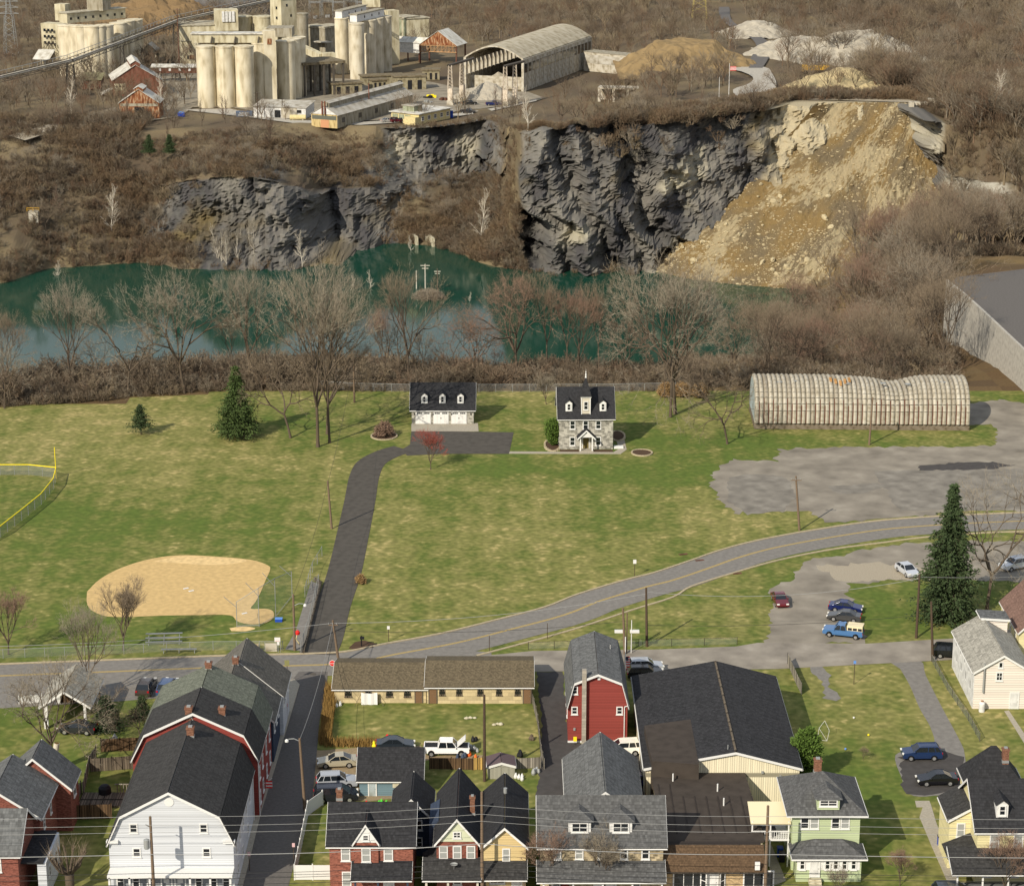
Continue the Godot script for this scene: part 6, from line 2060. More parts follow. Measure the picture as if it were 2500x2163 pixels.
	roof(lb, Vector3.ZERO, lw, 7, [v2(0, lh), v2(lw, lh)], "z", M.plant_dark, 0.2)
	piece(lb, "band", v3(lw * 0.4, lh * 0.45, 0.05), v3(lw * 0.74, lh * 0.42, 0.2), M.tin)
	window(lb, face(Vector3.ZERO, lw, 7, "F", lw * 0.86, lh * 0.62), 2.4, 2.4, 2, 2, M.iron)
	window(lb, face(Vector3.ZERO, lw, 7, "R", 3.0, lh * 0.62), 1.6, 3.0, 1, 2, M.iron)
	var ru := stand("ruined_shed", V(29.6, -788.1), V(45.3, -785.5), "roofless concrete ruin among the scrub on the rim", "ruin")
	var rw := wide(V(29.6, -788.1), V(45.3, -785.5))
	ru.position.y = far_h(ru.position.x, -ru.position.z)
	piece(ru, "roof", v3(rw / 2, 4.4, -3), v3(rw, 0.5, 6), M.concrete)
	for i in 4: piece(ru, "pillar", v3(0.5 + i * (rw - 1) / 3.0, 0, -0.4), v3(0.9, 4.4, 0.8), M.concrete)
	piece(ru, "back_wall", v3(rw / 2, 0, -5.8), v3(rw, 4.4, 0.4), M.concrete)
	var rt := MB.new(); rt.lathe(v3(rw + 0.6, 0, -1), [v2(1.3, 0), v2(1.3, 5.0), v2(0, 5.1)], 14)
	part(ru, "round_tank", rt, M.plant_dark)

func heap(called: String, label: String, at: Vector3, rx: float, rz: float, h: float, m: Material, seed: int, flat_top := 0.0) -> Node3D:
	var f := FastNoiseLite.new(); f.seed = seed; f.frequency = 0.12; f.fractal_octaves = 4
	var o := thing(called, label, "heap", at)
	var mb := MB.new()
	var n := 44
	var pt := func(i: int, j: int) -> Vector3:
		var x := (i / float(n) * 2 - 1) * rx * 1.06; var z := (j / float(n) * 2 - 1) * rz * 1.06
		var r := sqrt(pow(x / rx, 2) + pow(z / rz, 2)) + 0.22 * f.get_noise_2d(x * 0.6, z * 0.6)
		var y := h * clampf((1.0 - r) / (1.0 - flat_top), -0.12, 1.0)
		y += 0.09 * h * f.get_noise_2d(x * 2.0 + 90, z * 2.0) + 0.05 * h * f.get_noise_2d(x * 6.0, z * 6.0)
		return v3(x, y, z)
	for i in n:
		for j in n: mb.quad(pt.call(i, j), pt.call(i, j + 1), pt.call(i + 1, j + 1), pt.call(i + 1, j))
	part(o, "pile", mb, m)
	return o

func works_sheds() -> void:
	# long workshop with a raised ridge
	var a := V(-64.5, -731); var b := V(-54.4, -730.2)
	var o := stand("workshop", a, b, "long grey-roofed workshop with a raised ridge vent and twin red stacks", "workshop")
	var back := V(-32.4, -779.4)
	o.rotation.y = turn_of(b, back) - PI / 2
	var L := Basis(Vector3.UP, -o.rotation.y) * (b - a)
	var w := L.x
	var d := wide(b, back)
	var ye := 4.19; var yr := 6.86
	var pf := gable(w, ye, yr)
	block(o, Vector3.ZERO, w, d, pf, "z", M.plant_dark)
	roof(o, Vector3.ZERO, w, d, pf, "z", M.tin, 0.35)
	block(o, v3(w / 2 - 1.3, 0, -1.0), 2.6, d - 1.5, gable(2.6, yr + 0.9, yr + 1.4), "z", M.plant_dark, "ridge_vent")
	roof(o, v3(w / 2 - 1.3, 0, -1.0), 2.6, d - 1.5, gable(2.6, yr + 0.9, yr + 1.4), "z", M.tin, 0.3)
	piece(o, "gable_front", v3(w / 2, 0, 0.02), v3(w - 0.2, ye, 0.14), M.tan_wall)
	piece(o, "strip_window", v3(w * 0.5, ye * 0.62, 0.1), v3(w * 0.92, ye * 0.3, 0.12), M.glass_dull)
	var gb := MB.new(); gb.extrude(PackedVector2Array([v2(0.2, ye + 0.1), v2(w - 0.2, ye + 0.1), v2(w / 2, yr - 0.1)]), 0.02, 0.1)
	part(o, "gable_panel", gb, M.white)
	piece(o, "door", v3(w * 0.52, 0, 0.12), v3(3.0, ye * 0.6, 0.1), M.peach)
	for s in [-0.5, 0.5]:
		var sb := MB.new(); sb.tube(v3(w / 2 + s, ye, 0.4), v3(w / 2 + s, yr + 1.6, 0.4), 0.28, 0.28, 8, true)
		part(o, "stack", sb, M.rust_red)
	var st := MB.new(); st.tube(v3(w * 0.72, ye + 1, -d * 0.5), v3(w * 0.72, yr + 4.2, -d * 0.5), 0.16, 0.16, 6, true)
	part(o, "flue", st, M.rust_red)
	for i in 5: window(o, face(Vector3.ZERO, w, d, "R", 4.0 + i * (d - 8) / 4.0, ye * 0.55), 2.0, 1.5, 2, 1, M.iron)
	# white low workshop at its left
	var wl := stand("low_workshop", V(-85.3, -751.8), V(-67.8, -748.2), "low white workshop with a pale roof in front of the great silos", "workshop")
	var ww := wide(V(-85.3, -751.8), V(-67.8, -748.2))
	var wh := 3.52
	block(wl, Vector3.ZERO, ww, 10, [v2(0, wh), v2(10, wh + 0.9)], "x", M.white)
	roof(wl, Vector3.ZERO, ww, 10, [v2(0, wh), v2(10, wh + 0.9)], "x", M.tin, 0.4)
	piece(wl, "doorway", v3(ww * 0.46, 0, 0.05), v3(2.0, wh * 0.72, 0.12), M.black)
	piece(wl, "concrete_bay", v3(ww * 0.68, 0, 0.06), v3(ww * 0.3, wh * 0.98, 0.14), M.concrete)
	window(wl, face(Vector3.ZERO, ww, 10, "F", ww * 0.85, wh * 0.66), 2.4, 1.0, 2, 1, M.iron)
	var tk := thing("fuel_tank", "yellowed horizontal fuel tank beside the long workshop", "tank", V(-70.1, -744.7))
	var tb := MB.new(); tb.tube(v3(-2.6, 1.0, 0), v3(2.6, 1.0, 0), 0.85, 0.85, 12, true)
	part(tk, "shell", tb, M.cream)
	for s in [-1.6, 1.6]: piece(tk, "saddle", v3(s, 0, 0), v3(0.4, 0.4, 1.4), M.concrete)
	# office
	var oa := V(-39.3, -741.3); var ob := V(-29.2, -736.1)
	var of := stand("works_office", oa, ob, "low yellow-brick office with a flat pale roof and a roof box", "office")
	of.rotation.y = turn_of(ob, V(-19.5, -750)) - PI / 2
	L = Basis(Vector3.UP, -of.rotation.y) * (ob - oa)
	var fw := L.x
	var fd := wide(ob, V(-19.5, -750))
	var fh := 3.3
	block(of, Vector3.ZERO, fw, fd, [v2(0, fh), v2(fw, fh)], "z", M.cream)
	roof(of, Vector3.ZERO, fw, fd, [v2(0, fh), v2(fw, fh)], "z", M.pale_tin, 0.6, null, 0.3)
	piece(of, "roof_box", v3(fw * 0.45, fh + 0.3, -fd * 0.28), v3(4.6, 1.7, 4.4), M.plant_green)
	piece(of, "box_roof", v3(fw * 0.45, fh + 2.0, -fd * 0.28), v3(5.2, 0.2, 5.0), M.tin)
	piece(of, "porch", v3(fw - 2.2, 0, 1.0), v3(4.4, 2.5, 2.0), M.cream)
	for i in 3: piece(of, "window_panel", v3(1.6 + i * 2.6, 1.4, 0.04), v3(2.2, 1.4, 0.1), M.plant_green)
	for i in 5: window(of, face(Vector3.ZERO, fw, fd, "R", 2.0 + i * 3.4, 1.8), 1.4, 1.4, 2, 2, M.trim)
	# low concrete ruins and arches behind the workshop
	var spec := [[V(-54.2, -830), V(-39.4, -834.3), 5.0, 3.0], [V(-42.4, -817.3), V(-30.8, -819.4), 6.0, 4.6], [V(-63.2, -804.9), V(-53.1, -809), 5.0, 3.6], [V(-33.2, -845.3), V(-26.8, -845.3), 6.0, 3.4], [V(-50.1, -819.4), V(-44.8, -821.5), 4.0, 3.0]]
	var lab := ["mossy concrete foundation block behind the long workshop", "ruined concrete bunker with dark openings behind the workshop", "old concrete kiln base with an arch left of the workshop ridge", "concrete arch base beside the crane trestle", "broken concrete slab behind the workshop ridge"]
	for i in 5:
		var q: Array = spec[i]
		var r := stand("concrete_ruin", q[0], q[1], lab[i], "ruin")
		var rw := wide(q[0], q[1])
		piece(r, "wall", v3(rw / 2, 0, -q[2] / 2), v3(rw, q[3], q[2]), M.ruin)
		piece(r, "slab", v3(rw / 2, q[3], -q[2] / 2), v3(rw + 0.8, 0.5, q[2] + 0.8), M.rubble_roof)
		for k in 3: piece(r, "opening", v3(rw * (0.2 + 0.3 * k), 0.2, 0.04), v3(rw * 0.13, q[3] * 0.7, 0.12), M.black)
	# crane shed with a rusty gable on a girder
	var ca := V(-36, -894.7); var cb := V(-21.4, -889.7)
	var cs := stand("crane_shed", ca, cb, "rusty gabled crane house carried on an open steel girder", "shed")
	var cw := wide(ca, cb)
	var cy := 7.35
	var cp := [v2(0, cy), v2(cw * 0.5, cy + 5.4), v2(cw, cy)]
	var mb := MB.new()
	mb.extrude(PackedVector2Array(cp), 0.0, -0.3)
	part(cs, "gable", mb, M.rust)
	roof(cs, Vector3.ZERO, cw, 11, cp, "z", M.pale_tin, 0.3)
	mb = MB.new(); truss(mb, v3(0, cy - 2.6, 0), v3(cw, cy - 2.6, 0), 1.0, 2.4, 10, 0.16)
	part(cs, "girder", mb, M.rust_pale)
	for x in [0.2, cw - 0.2]:
		for z in [0.0, -10.0]: piece(cs, "column", v3(x, 0, z), v3(0.5, cy, 0.5), M.rust_dark)
	var ws := stand("white_shed", V(-46.1, -904.7), V(-36.2, -899.7), "white tin shed with a pale ridged roof beside the rusty crane house", "shed")
	var wsw := wide(V(-46.1, -904.7), V(-36.2, -899.7))
	var wy := 7.27
	piece(ws, "wall", v3(wsw / 2, wy - 4.0, -3), v3(wsw, 4.0, 6), M.white)
	roof(ws, Vector3.ZERO, wsw + 2.5, 6, gable(6, wy, wy + 1.8), "x", M.pale_tin, 0.3)
	for x in [0.4, wsw * 0.5, wsw - 0.4]: piece(ws, "column", v3(x, 0, -0.4), v3(0.4, wy - 4.0, 0.4), M.rust_dark)
	# cars of the works
	car("sedan", V(-40.6, -740.4), 0.5, paint(rgb(170, 168, 162)), "silver saloon parked by the works office")
	car("suv", V(-37.4, -740.4), 0.5, paint(rgb(84, 26, 36)), "maroon estate car parked by the works office")
	car("suv", V(-34.8, -739.9), 0.5, paint(rgb(58, 30, 40)), "dark plum estate car nearest the office door")
	car("pickup", V(-14.7, -780.3), 0.2, paint(rgb(40, 40, 40)), "black and white pickup at the foot of the stone pile", "", "pickup_truck", "pickup")
	car("pickup", V(-14.7, -760.2), -0.2, paint(rgb(28, 28, 32)), "black pickup on the works road", "", "pickup_truck", "pickup")
	car("pickup", V(-6.4, -778.5), 0.15, paint(rgb(34, 44, 96)), "dark blue pickup before the stone pile", "", "pickup_truck", "pickup")
	var pp := thing("portable_toilet", "blue portable toilet beside the works office", "toilet", V(-20.1, -751))
	piece(pp, "cabin", Vector3.ZERO, v3(1.3, 2.3, 1.3), M.blue_bin)
	piece(pp, "roof", v3(0, 2.3, 0), v3(1.4, 0.15, 1.4), M.white)
	piece(pp, "door", v3(0, 0.1, 0.66), v3(0.9, 2.0, 0.06), M.blue_bin)
	var sk := thing("storage_container", "blue-grey storage container with white lettering by the great silos", "container", V(-88.6, -753.6))
	piece(sk, "body", Vector3.ZERO, v3(5.4, 1.7, 2.2), M.container_blue)
	for i in 14: piece(sk, "rib", v3(-2.5 + i * 0.385, 0.05, 1.12), v3(0.14, 1.6, 0.06), M.container_blue)
	for r in 2:
		for i in 7 + r: piece(sk, "letter", v3(-1.3 - 0.42 * r + i * 0.42, 0.98 - 0.66 * r, 1.14), v3(0.26, 0.44, 0.04), M.trim)
	var bt := thing("tarpaulin_stack", "bright blue tarpaulin-covered stack on the works track", "stack", V(-109.5, -753.6))
	piece(bt, "stack", Vector3.ZERO, v3(2.2, 1.2, 1.6), M.blue_bin)
	piece(bt, "cover", v3(0.1, 1.2, 0.1), v3(1.6, 0.35, 1.2), M.blue_pale)
	# bits in the yard
	var yl := ["yellow skid of machinery parts in the works yard", "coil of black hoses in the works yard", "pile of grey scrap in the works yard", "pile of brown scrap by the crane leg"]
	var yp := [V(-27.8, -797.9), V(-29.5, -796.9), V(-28.5, -785.1), V(-23.8, -791)]
	var ym := [M.bright_yellow, M.black, M.galv, M.rust_dark]
	for i in 4:
		var q := thing("scrap_pile", yl[i], "scrap", yp[i])
		var g := RandomNumberGenerator.new(); g.seed = 60 + i
		for k in 7: piece(q, "piece", v3(g.randf_range(-1.4, 1.4), 0, g.randf_range(-1, 1)), v3(g.randf_range(0.4, 1.4), g.randf_range(0.3, 1.1), g.randf_range(0.4, 1.2)), ym[i], g.randf() * 3.0)

func lattice_mast(called: String, at: Vector3, h: float, w: float, m: Material, label: String, arms := 3) -> void:
	var o := thing(called, label, "pylon", at)
	var mb := MB.new()
	for s in 4:
		pass
	lattice_leg(mb, Vector3.ZERO, v3(0, h * 0.72, 0), w, 7, 0.12)
	lattice_leg(mb, v3(0, h * 0.72, 0), v3(0, h, 0), w * 0.45, 4, 0.1)
	part(o, "mast", mb, m)
	for i in arms:
		var ab := MB.new()
		var y := h * (0.74 + 0.11 * i)
		ab.tube(v3(-w * 0.8, y, 0), v3(w * 0.8, y, 0), 0.1, 0.1, 4)
		ab.tube(v3(-w * 0.8, y, 0), v3(0, y + 1.0, 0), 0.07, 0.07, 4); ab.tube(v3(w * 0.8, y, 0), v3(0, y + 1.0, 0), 0.07, 0.07, 4)
		part(o, "arm", ab, m)

var HAUL := [PL([74.7, -744.6, 98.5, -749.2, 118.7, -753.9, 143.5, -768.4, 142.4, -762.6, 117.5, -745.9, 97.6, -742.2, 74.2, -739]), PL([47.5, -823.7, 64.9, -819.8, 78.8, -816.4, 83.8, -796.5, 80.6, -778.4, 73.9, -763.5, 74.7, -744.6, 83.7, -744.6, 89.5, -773.4, 91.6, -804.4, 90.8, -823.7, 79.5, -823.7, 65.5, -826.5, 47.8, -829.4]), PL([84.9, -820.9, 88.5, -849.8, 94.5, -887.2, 94.8, -920.8, 91.2, -949.6, 89.7, -988.1, 93.2, -1038.4, 97.7, -1038.4, 93.9, -988.1, 95.2, -949.6, 99.6, -920.8, 100.6, -887.2, 95.1, -849.8, 89.8, -820.9])]

func heaps_and_far() -> void:
	heap("spoil_heap", "broad tan spoil heap with rocky crest beside the haul road", Vector3(64.4, 6, -840.3), 25.0, 30.0, 8.5, M.spoil, 61, 0.4)
	heap("spoil_heap", "white spoil heap behind the bare trees, largest of three", Vector3(128.9, 7, -855.8), 26.0, 30.0, 9.0, M.pale_spoil, 62, 0.3)
	heap("spoil_heap", "white spoil heap left of the largest one", Vector3(110.5, 7, -868.1), 22.0, 24.0, 6.0, M.pale_spoil, 63, 0.3)
	heap("spoil_heap", "small white spoil heap where the haul road bends", Vector3(99.5, 7, -935), 16.0, 16.0, 5.0, M.pale_spoil, 64, 0.2)
	heap("sand_heap", "smooth yellow sand heap behind two dark bare trees", Vector3(112.5, 7, -766), 24.0, 16.0, 7.4, M.sand, 65, 0.12)
	sheet("tip_platform", PL([92.3, -715.8, 98.3, -719.4, 124.3, -718, 129.8, -710.5, 126.1, -707, 100, -713.1, 92.9, -713.6]), 11.1, M.gravel)
	sheet("grass_strip", PL([99.6, -753, 139.8, -762.6, 139.6, -753.9, 129.3, -747.3, 102.2, -747.8]), 7.4, M.dry_grass)
	for i in 3: sheet("haul_road", smooth_line(HAUL[i], 3), 7.45 + 0.05 * i, [M.gravel_pale, M.gravel_pale, M.haul_dark][i])
	heap("ochre_bank", "ochre cut bank of the upper quarry behind the left silos", V(-158.6, -1031.2), 42.0, 40.0, 13.0, M.ochre, 66, 0.2)
	heap("grey_bank", "dark grey cut bank beside the ochre one", V(-138.7, -1069.8), 36.0, 34.0, 11.0, M.haul_dark, 67, 0.2)
	# concrete abutment at the head of the rubble slope
	var ab := thing("concrete_abutment", "broken concrete abutment at the head of the rubble slope", "abutment", Vector3(126.3, 10.6, -701.2))
	piece(ab, "beam", v3(0.5, 0.6, 0), v3(6.0, 1.0, 2.4), M.concrete, -0.1)
	piece(ab, "wall", v3(-3.5, -3, 0.5), v3(1.6, 4.6, 2.4), M.concrete, -0.1)
	piece(ab, "block", v3(3.0, 1.6, 0), v3(2.6, 1.0, 1.8), M.concrete)
	# yellow dump truck
	var dt := thing("dump_truck", "yellow dump truck parked behind the sand heap", "truck", Vector3(107.4, 7, -808.8), 0.1)
	var mb := MB.new(); mb.extrude(PackedVector2Array([v2(-3.4, 1.4), v2(2.4, 1.4), v2(4.6, 2.6), v2(4.4, 2.9), v2(-3.6, 2.6)]), -1.4, 1.4)
	part(dt, "tipper_body", mb, M.safety_yellow)
	piece(dt, "cab", v3(-4.2, 1.0, 0.3), v3(1.6, 2.2, 1.8), M.safety_yellow)
	for x in [-4.0, 0.6, 2.2]:
		for s in [-1.2, 1.2]:
			var wm := MB.new(); wm.tube(v3(x, 0.7, s - 0.3), v3(x, 0.7, s + 0.3), 0.7, 0.7, 12, true)
			part(dt, "wheel", wm, M.tyre)
	lattice_mast("power_pylon", V(-201.7, -923.6), 22.0, 5.0, M.galv, "grey lattice pylon in the wood left of the silos")
	lattice_mast("power_pylon", Vector3(80.6, 5, -991.1), 24.0, 6.5, M.pylon_yellow, "yellowish lattice pylon beyond the tan spoil heap")
	# substation
	for i in 6:
		var q := thing("substation_frame", ["grey steel switchyard frame behind the tall tower, first bay", "grey steel switchyard frame, second bay", "grey steel switchyard frame, third bay", "grey steel switchyard frame, fourth bay", "grey steel switchyard frame, fifth bay", "grey steel switchyard frame, last bay by the silo row"][i], "switchgear", V(-92.3, -1051.5) + v3(i * 5.4, 0, -4.0 * (i % 2)))
		mb = MB.new()
		for s in [0.0, 5.0]: lattice_leg(mb, v3(s, 0, 0), v3(s, 11.0, 0), 0.8, 6, 0.07)
		truss(mb, v3(0, 8, 0), v3(5, 8, 0), 0.7, 0.7, 5, 0.06); truss(mb, v3(0, 11, 0), v3(5, 11, 0), 0.7, 0.7, 5, 0.06)
		part(q, "frame", mb, M.galv)
		piece(q, "transformer", v3(2.5, 0, 1.5), v3(2.0, 2.4, 1.6), M.galv)
	# concrete blocks standing in the water and drowned poles
	for i in 2:
		var cbk := thing("concrete_pier", ["pale concrete pier at the cove's waterline, left of two", "pale concrete pier at the cove's waterline, right of two"][i], "pier", [Vector3(-28.6, -30, -692.3), Vector3(-23.4, -30, -689.8)][i], 0.25)
		piece(cbk, "wall", v3(0, -2, -2), v3(6.0, 4.2, 0.7), M.pier)
		piece(cbk, "leg", v3(-1.6, -2, 1), v3(0.8, 4.6, 6.0), M.pier)
	for i in 3:
		var pl := thing("drowned_pole", ["tallest drowned utility pole with a double crossarm", "drowned utility pole with a single crossarm by the islet", "bare drowned pole beside the flooded trees"][i], "utility pole", [Vector3(-24.2, -30, -621.8), Vector3(-20.7, -30, -618.7), Vector3(-26.9, -30, -627.2)][i])
		mb = MB.new(); mb.tube(v3(0, -3, 0), v3(0, [8.2, 7.6, 5.2][i], 0), 0.2, 0.15, 6, true)
		part(pl, "pole", mb, M.bark_pale if i != 1 else M.bark)
		if i < 2:
			mb = MB.new()
			mb.obox(v3(0, [7.8, 6.8][i], 0), v3([2.6, 1.8][i], 0.16, 0.16)); mb.obox(v3(0, [7.0, 6.2][i], 0), v3([1.8, 1.4][i], 0.16, 0.16))
			part(pl, "crossarm", mb, M.bark_pale)
	var fl := [[Vector3(-39.9, -30, -628.3), 6.0], [Vector3(-44.8, -30, -628.3), 5.0], [Vector3(-30.7, -30, -679.6), 5.5], [Vector3(-11.6, -30, -611.4), 3.5], [Vector3(-61.6, -30, -655.2), 12.0], [Vector3(-67, -30, -670.4), 8.0], [Vector3(-57.2, -30, -678.2), 7.0], [Vector3(-49.7, -30, -686.3), 6.0]]
	for i in fl.size():
		tree("birch", 1 + i % 2, fl[i][0] + v3(0, -0.6, 0), fl[i][1], "half-drowned bare tree standing in the green water", "drowned trees in the quarry water", "drowned_tree", M.bark_pale, M.twig_pale, 0.0, 1.1)
	# willow clump at the left shore and shrub islet
	for i in 16:
		tree("birch", 1 + i % 2, Vector3(-82.6, -30, -657.7) + v3(rng.randf_range(-8, 8), 0, rng.randf_range(-6, 4)), rng.randf_range(9.0, 14.0), "pale many-stemmed tree in the clump standing at the left shore", "pale clump at the left shore", "shore_tree", M.bark_pale, M.twig_grey, rng.randf_range(-0.15, 0.15), 0.8)
	shrub_mound(Vector3(-23.1, -30.4, -615.2), 5.0, 3.0, 71, M.twig_grey, "low twiggy islet of brush around the drowned poles", "brush_islet")
	# flagpole and small signs on the plateau
	var fp := thing("flagpole", "white flagpole with a striped flag on the plateau road", "flagpole", Vector3(71.2, 7, -749.2))
	mb = MB.new(); mb.tube(Vector3.ZERO, v3(0, 11.0, 0), 0.12, 0.08, 6, true)
	part(fp, "pole", mb, M.white)
	for i in 7: piece(fp, "stripe", v3(1.2, 8.6 + i * 0.2, 0), v3(2.0, 0.19, 0.04), M.red if i % 2 == 0 else M.white)
	var pole2 := thing("mast", "short white mast left of the flagpole", "mast", Vector3(68, 7, -749.2))
	mb = MB.new(); mb.tube(Vector3.ZERO, v3(0, 6.5, 0), 0.1, 0.08, 6, true)
	part(pole2, "pole", mb, M.white)

# ---------------------------------------------------------------- ball field
func bar(o: Node, called: String, pts: Array, r: float, m: Material) -> MeshInstance3D:
	var mb := MB.new()
	mb.path(pts, r, 5)
	return part(o, called, mb, m)

func at3(p: Array, y := 0.0) -> Array:
	var o := []
	for q in p: o.append(v3(q.x, y, q.y))
	return o

func build_field() -> void:
	sheet("infield", smooth_line(PL([-59.5, -299.7, -58.6, -304.8, -56.3, -309.7, -52.6, -313.6, -48.6, -315.1, -44.1, -314.7, -38.2, -313.2, -35.4, -310.8, -34.8, -308.9, -35, -304.1, -35.2, -299, -35.5, -295.5, -35.8, -293, -33.8, -293, -32.7, -292, -32.4, -289.6, -33.3, -287.6, -35.4, -287.1, -37.2, -288.3, -38.5, -290.5, -43, -290.5, -47.8, -290.3, -54, -289.8, -56.7, -291.3, -58.5, -294.4, -59.5, -299.7]), 4), 0.03, M.infield)
	sheet("infield_edge", smooth_line(PL([-52.1, -312.2, -48.6, -314.7, -44.1, -314.3, -38.7, -313, -40.6, -311.2, -44.4, -310.8, -48.4, -311.6]), 4), 0.04, M.infield_pale)
	sheet("bare_patch", smooth_line(PL([-37.9, -285.6, -36.2, -286.3, -34.4, -285.6, -35.6, -284.5, -37.5, -284.6]), 3), 0.02, M.infield_pale)
	for i in 3:
		var b := MB.new(); b.obox(v3(0, 0.04, 0), v3(0.75, 0.06, 0.3), Basis(Vector3.UP, 0.6))
		var o := single(["pitching_plate", "pitching_plate", "home_plate"][i], b, M.trim, ["white pitching plate on the infield, nearer home", "white pitching plate on the infield, further from home", "white home plate in front of the backstop"][i], "base")
		o.position = [V(-44.93, -299.93), V(-45.81, -300.94), V(-36.49, -291.11)][i] + v3(0, 0.03, 0)
	# backstop
	var bs := thing("backstop", "tall chain-link backstop with slanted wings behind home plate", "backstop", V(-32.14, -289.61))
	var base := [V(-36.91, -285.94), V(-33.96, -286.27), V(-32.07, -289.61), V(-30.58, -297.57)]
	var tops := [2.6, 4.6, 5.2, 3.0]
	var o0: Vector3 = bs.position
	tops = [3.61, 5.46, 5.64, 3.8]
	for i in 4:
		bar(bs, "post", [base[i] - o0, base[i] - o0 + v3(0, tops[i], 0)], 0.05, M.galv)
		bar(bs, "brace", [base[i] - o0 + v3(0, tops[i] * 0.8, 0), base[i] - o0 + v3(-1.6, tops[i] + 0.9, 0.3)], 0.04, M.galv)
	for i in 3:
		var a: Vector3 = base[i] - o0; var b: Vector3 = base[i + 1] - o0
		bar(bs, "rail", [a + v3(0, tops[i], 0), b + v3(0, tops[i + 1], 0)], 0.04, M.galv)
		bar(bs, "rail", [a + v3(0, 0.2, 0), b + v3(0, 0.2, 0)], 0.035, M.galv)
		var q := MB.new(); q.quad(a, b, b + v3(0, tops[i + 1], 0), a + v3(0, tops[i], 0))
		part(bs, "mesh_panel", q, M.chain)
	# yellow-topped outfield fence
	var of: Array = [Vector3(-89.22, 0, -354.5), Vector3(-83.44, 0, -354.6), Vector3(-78.8, 0, -354.6), Vector3(-74, 0, -353.05), Vector3(-73.3, 0, -347.14), Vector3(-73.69, 0, -339.07), Vector3(-75.12, 0, -331.15), Vector3(-76.66, 0, -323.16), Vector3(-79.37, 0, -316.3)]
	var fe := mesh_fence("outfield_fence", of, 1.7, "outfield fence with a bright yellow top rail in the left grass", 3.0, M.galv, M.chain_dark)
	var yl := []
	for p in of: yl.append(p - fe.position + v3(0, 1.78, 0))
	bar(fe, "yellow_cap", yl, 0.09, M.bright_yellow)
	bar(fe, "foul_pole", [V(-74.06, -353.05) - fe.position, V(-74.06, -353.05) - fe.position + v3(0, 5.2, 0)], 0.07, M.bright_yellow)
	# road-side fence
	mesh_fence("field_fence", [Vector3(-81.4, 0, -272), Vector3(-71.41, 0, -274.23), Vector3(-63.12, 0, -275.08), Vector3(-48.01, 0, -276.79), Vector3(-39.05, 0, -277.65), Vector3(-29.95, 0, -277.65)], 1.25, "low chain-link fence between the ball field and the road", 2.6)
	mesh_fence("field_fence", [Vector3(-27.49, 0, -276.65), Vector3(-27.24, 0, -285.94), Vector3(-27.28, 0, -302.61), Vector3(-28.8, 0, -297.57), Vector3(-28.6, 0, -307.8), Vector3(-27.8, 0, -314.72)], 1.5, "chain-link fence along the dugout beside the driveway", 2.8)
	var rw := thing("timber_kerb", "low timber edging wall beside the driveway", "wall", V(-27.11, -276.34))
	for q in [[V(-27.11, -276.34), V(-26.98, -302.61)], [V(-26.98, -302.61), V(-28.06, -304.45)]]:
		var a: Vector3 = q[0] - rw.position; var b: Vector3 = q[1] - rw.position
		var n := int((b - a).length() / 2.4) + 1
		for i in n:
			var m := MB.new(); m.obox(a.lerp(b, (i + 0.5) / n) + v3(0, 0.25, 0), v3((b - a).length() / n - 0.03, 0.5, 0.2), Basis(Vector3.UP, turn_of(a, b)))
			part(rw, "timber", m, M.wood_fence)
	sheet("dugout_floor", PL([-29.7, -277.9, -28.9, -284.6, -28.5, -304.1, -27, -302.6, -27.2, -277.3]), 0.03, M.asphalt)
	# bleachers and bench
	var bl := stand("bleachers", V(-48.2, -279.48), V(-44.15, -279.79), "low metal bleachers with silver benches by the road fence", "bleachers")
	for i in 3:
		piece(bl, "bench", v3(2.4, 0.4 + i * 0.35, -i * 0.6), v3(4.8, 0.06, 0.34), M.steel)
	for x in [0.4, 2.4, 4.4]: bar(bl, "frame", [v3(x, 0, 0.2), v3(x, 1.05, -1.4), v3(x, 0, -1.5)], 0.04, M.galv)
	var bn := stand("bench", V(-45.68, -276.65), V(-41.29, -276.78), "long silver players' bench by the road fence", "bench")
	piece(bn, "seat", v3(2.3, 0.5, 0), v3(4.6, 0.08, 0.36), M.steel)
	for x in [0.3, 2.3, 4.3]: piece(bn, "leg", v3(x, 0, 0), v3(0.08, 0.5, 0.3), M.galv)
	for i in 2:
		var bb := thing("backboard", ["plywood screen leaning on the field fence", "grey screen panel beside the field sign"][i], "panel", [V(-33.79, -277.09), V(-31.44, -277.28)][i])
		piece(bb, "board", Vector3.ZERO, v3(1.5, 1.15, 0.06), [M.tan_stone, M.concrete][i])
		for s in [-0.8, 0.8]: piece(bb, "post", v3(s, 0, -0.05), v3(0.06, 1.25, 0.06), M.galv)
	var sg := thing("field_sign", "small white notice sign on two posts at the field gate", "sign", V(-30.35, -276.96))
	for s in [-0.1, 0.18]: bar(sg, "post", [v3(s, 0, 0), v3(s, 1.5, 0)], 0.035, M.galv)
	piece(sg, "board", v3(-0.2, 1.5, 0.06), v3(0.75, 0.6, 0.04), M.trim)
	piece(sg, "plate", v3(-0.1, 1.05, 0.06), v3(0.3, 0.42, 0.04), M.trim)
	piece(sg, "line", v3(-0.2, 1.62, 0.09), v3(0.6, 0.03, 0.01), M.red)
	var bc := thing("equipment_box", "blue box beside the backstop", "box", V(-31.52, -288.2))
	piece(bc, "body", Vector3.ZERO, v3(0.95, 0.4, 0.6), M.blue_bin)
	piece(bc, "lid", v3(0, 0.4, 0), v3(1.0, 0.08, 0.65), M.blue_pale)
	var br := thing("banner", "limp red and cream banner hanging behind the field's utility pole", "banner", V(-28.1, -278.84))
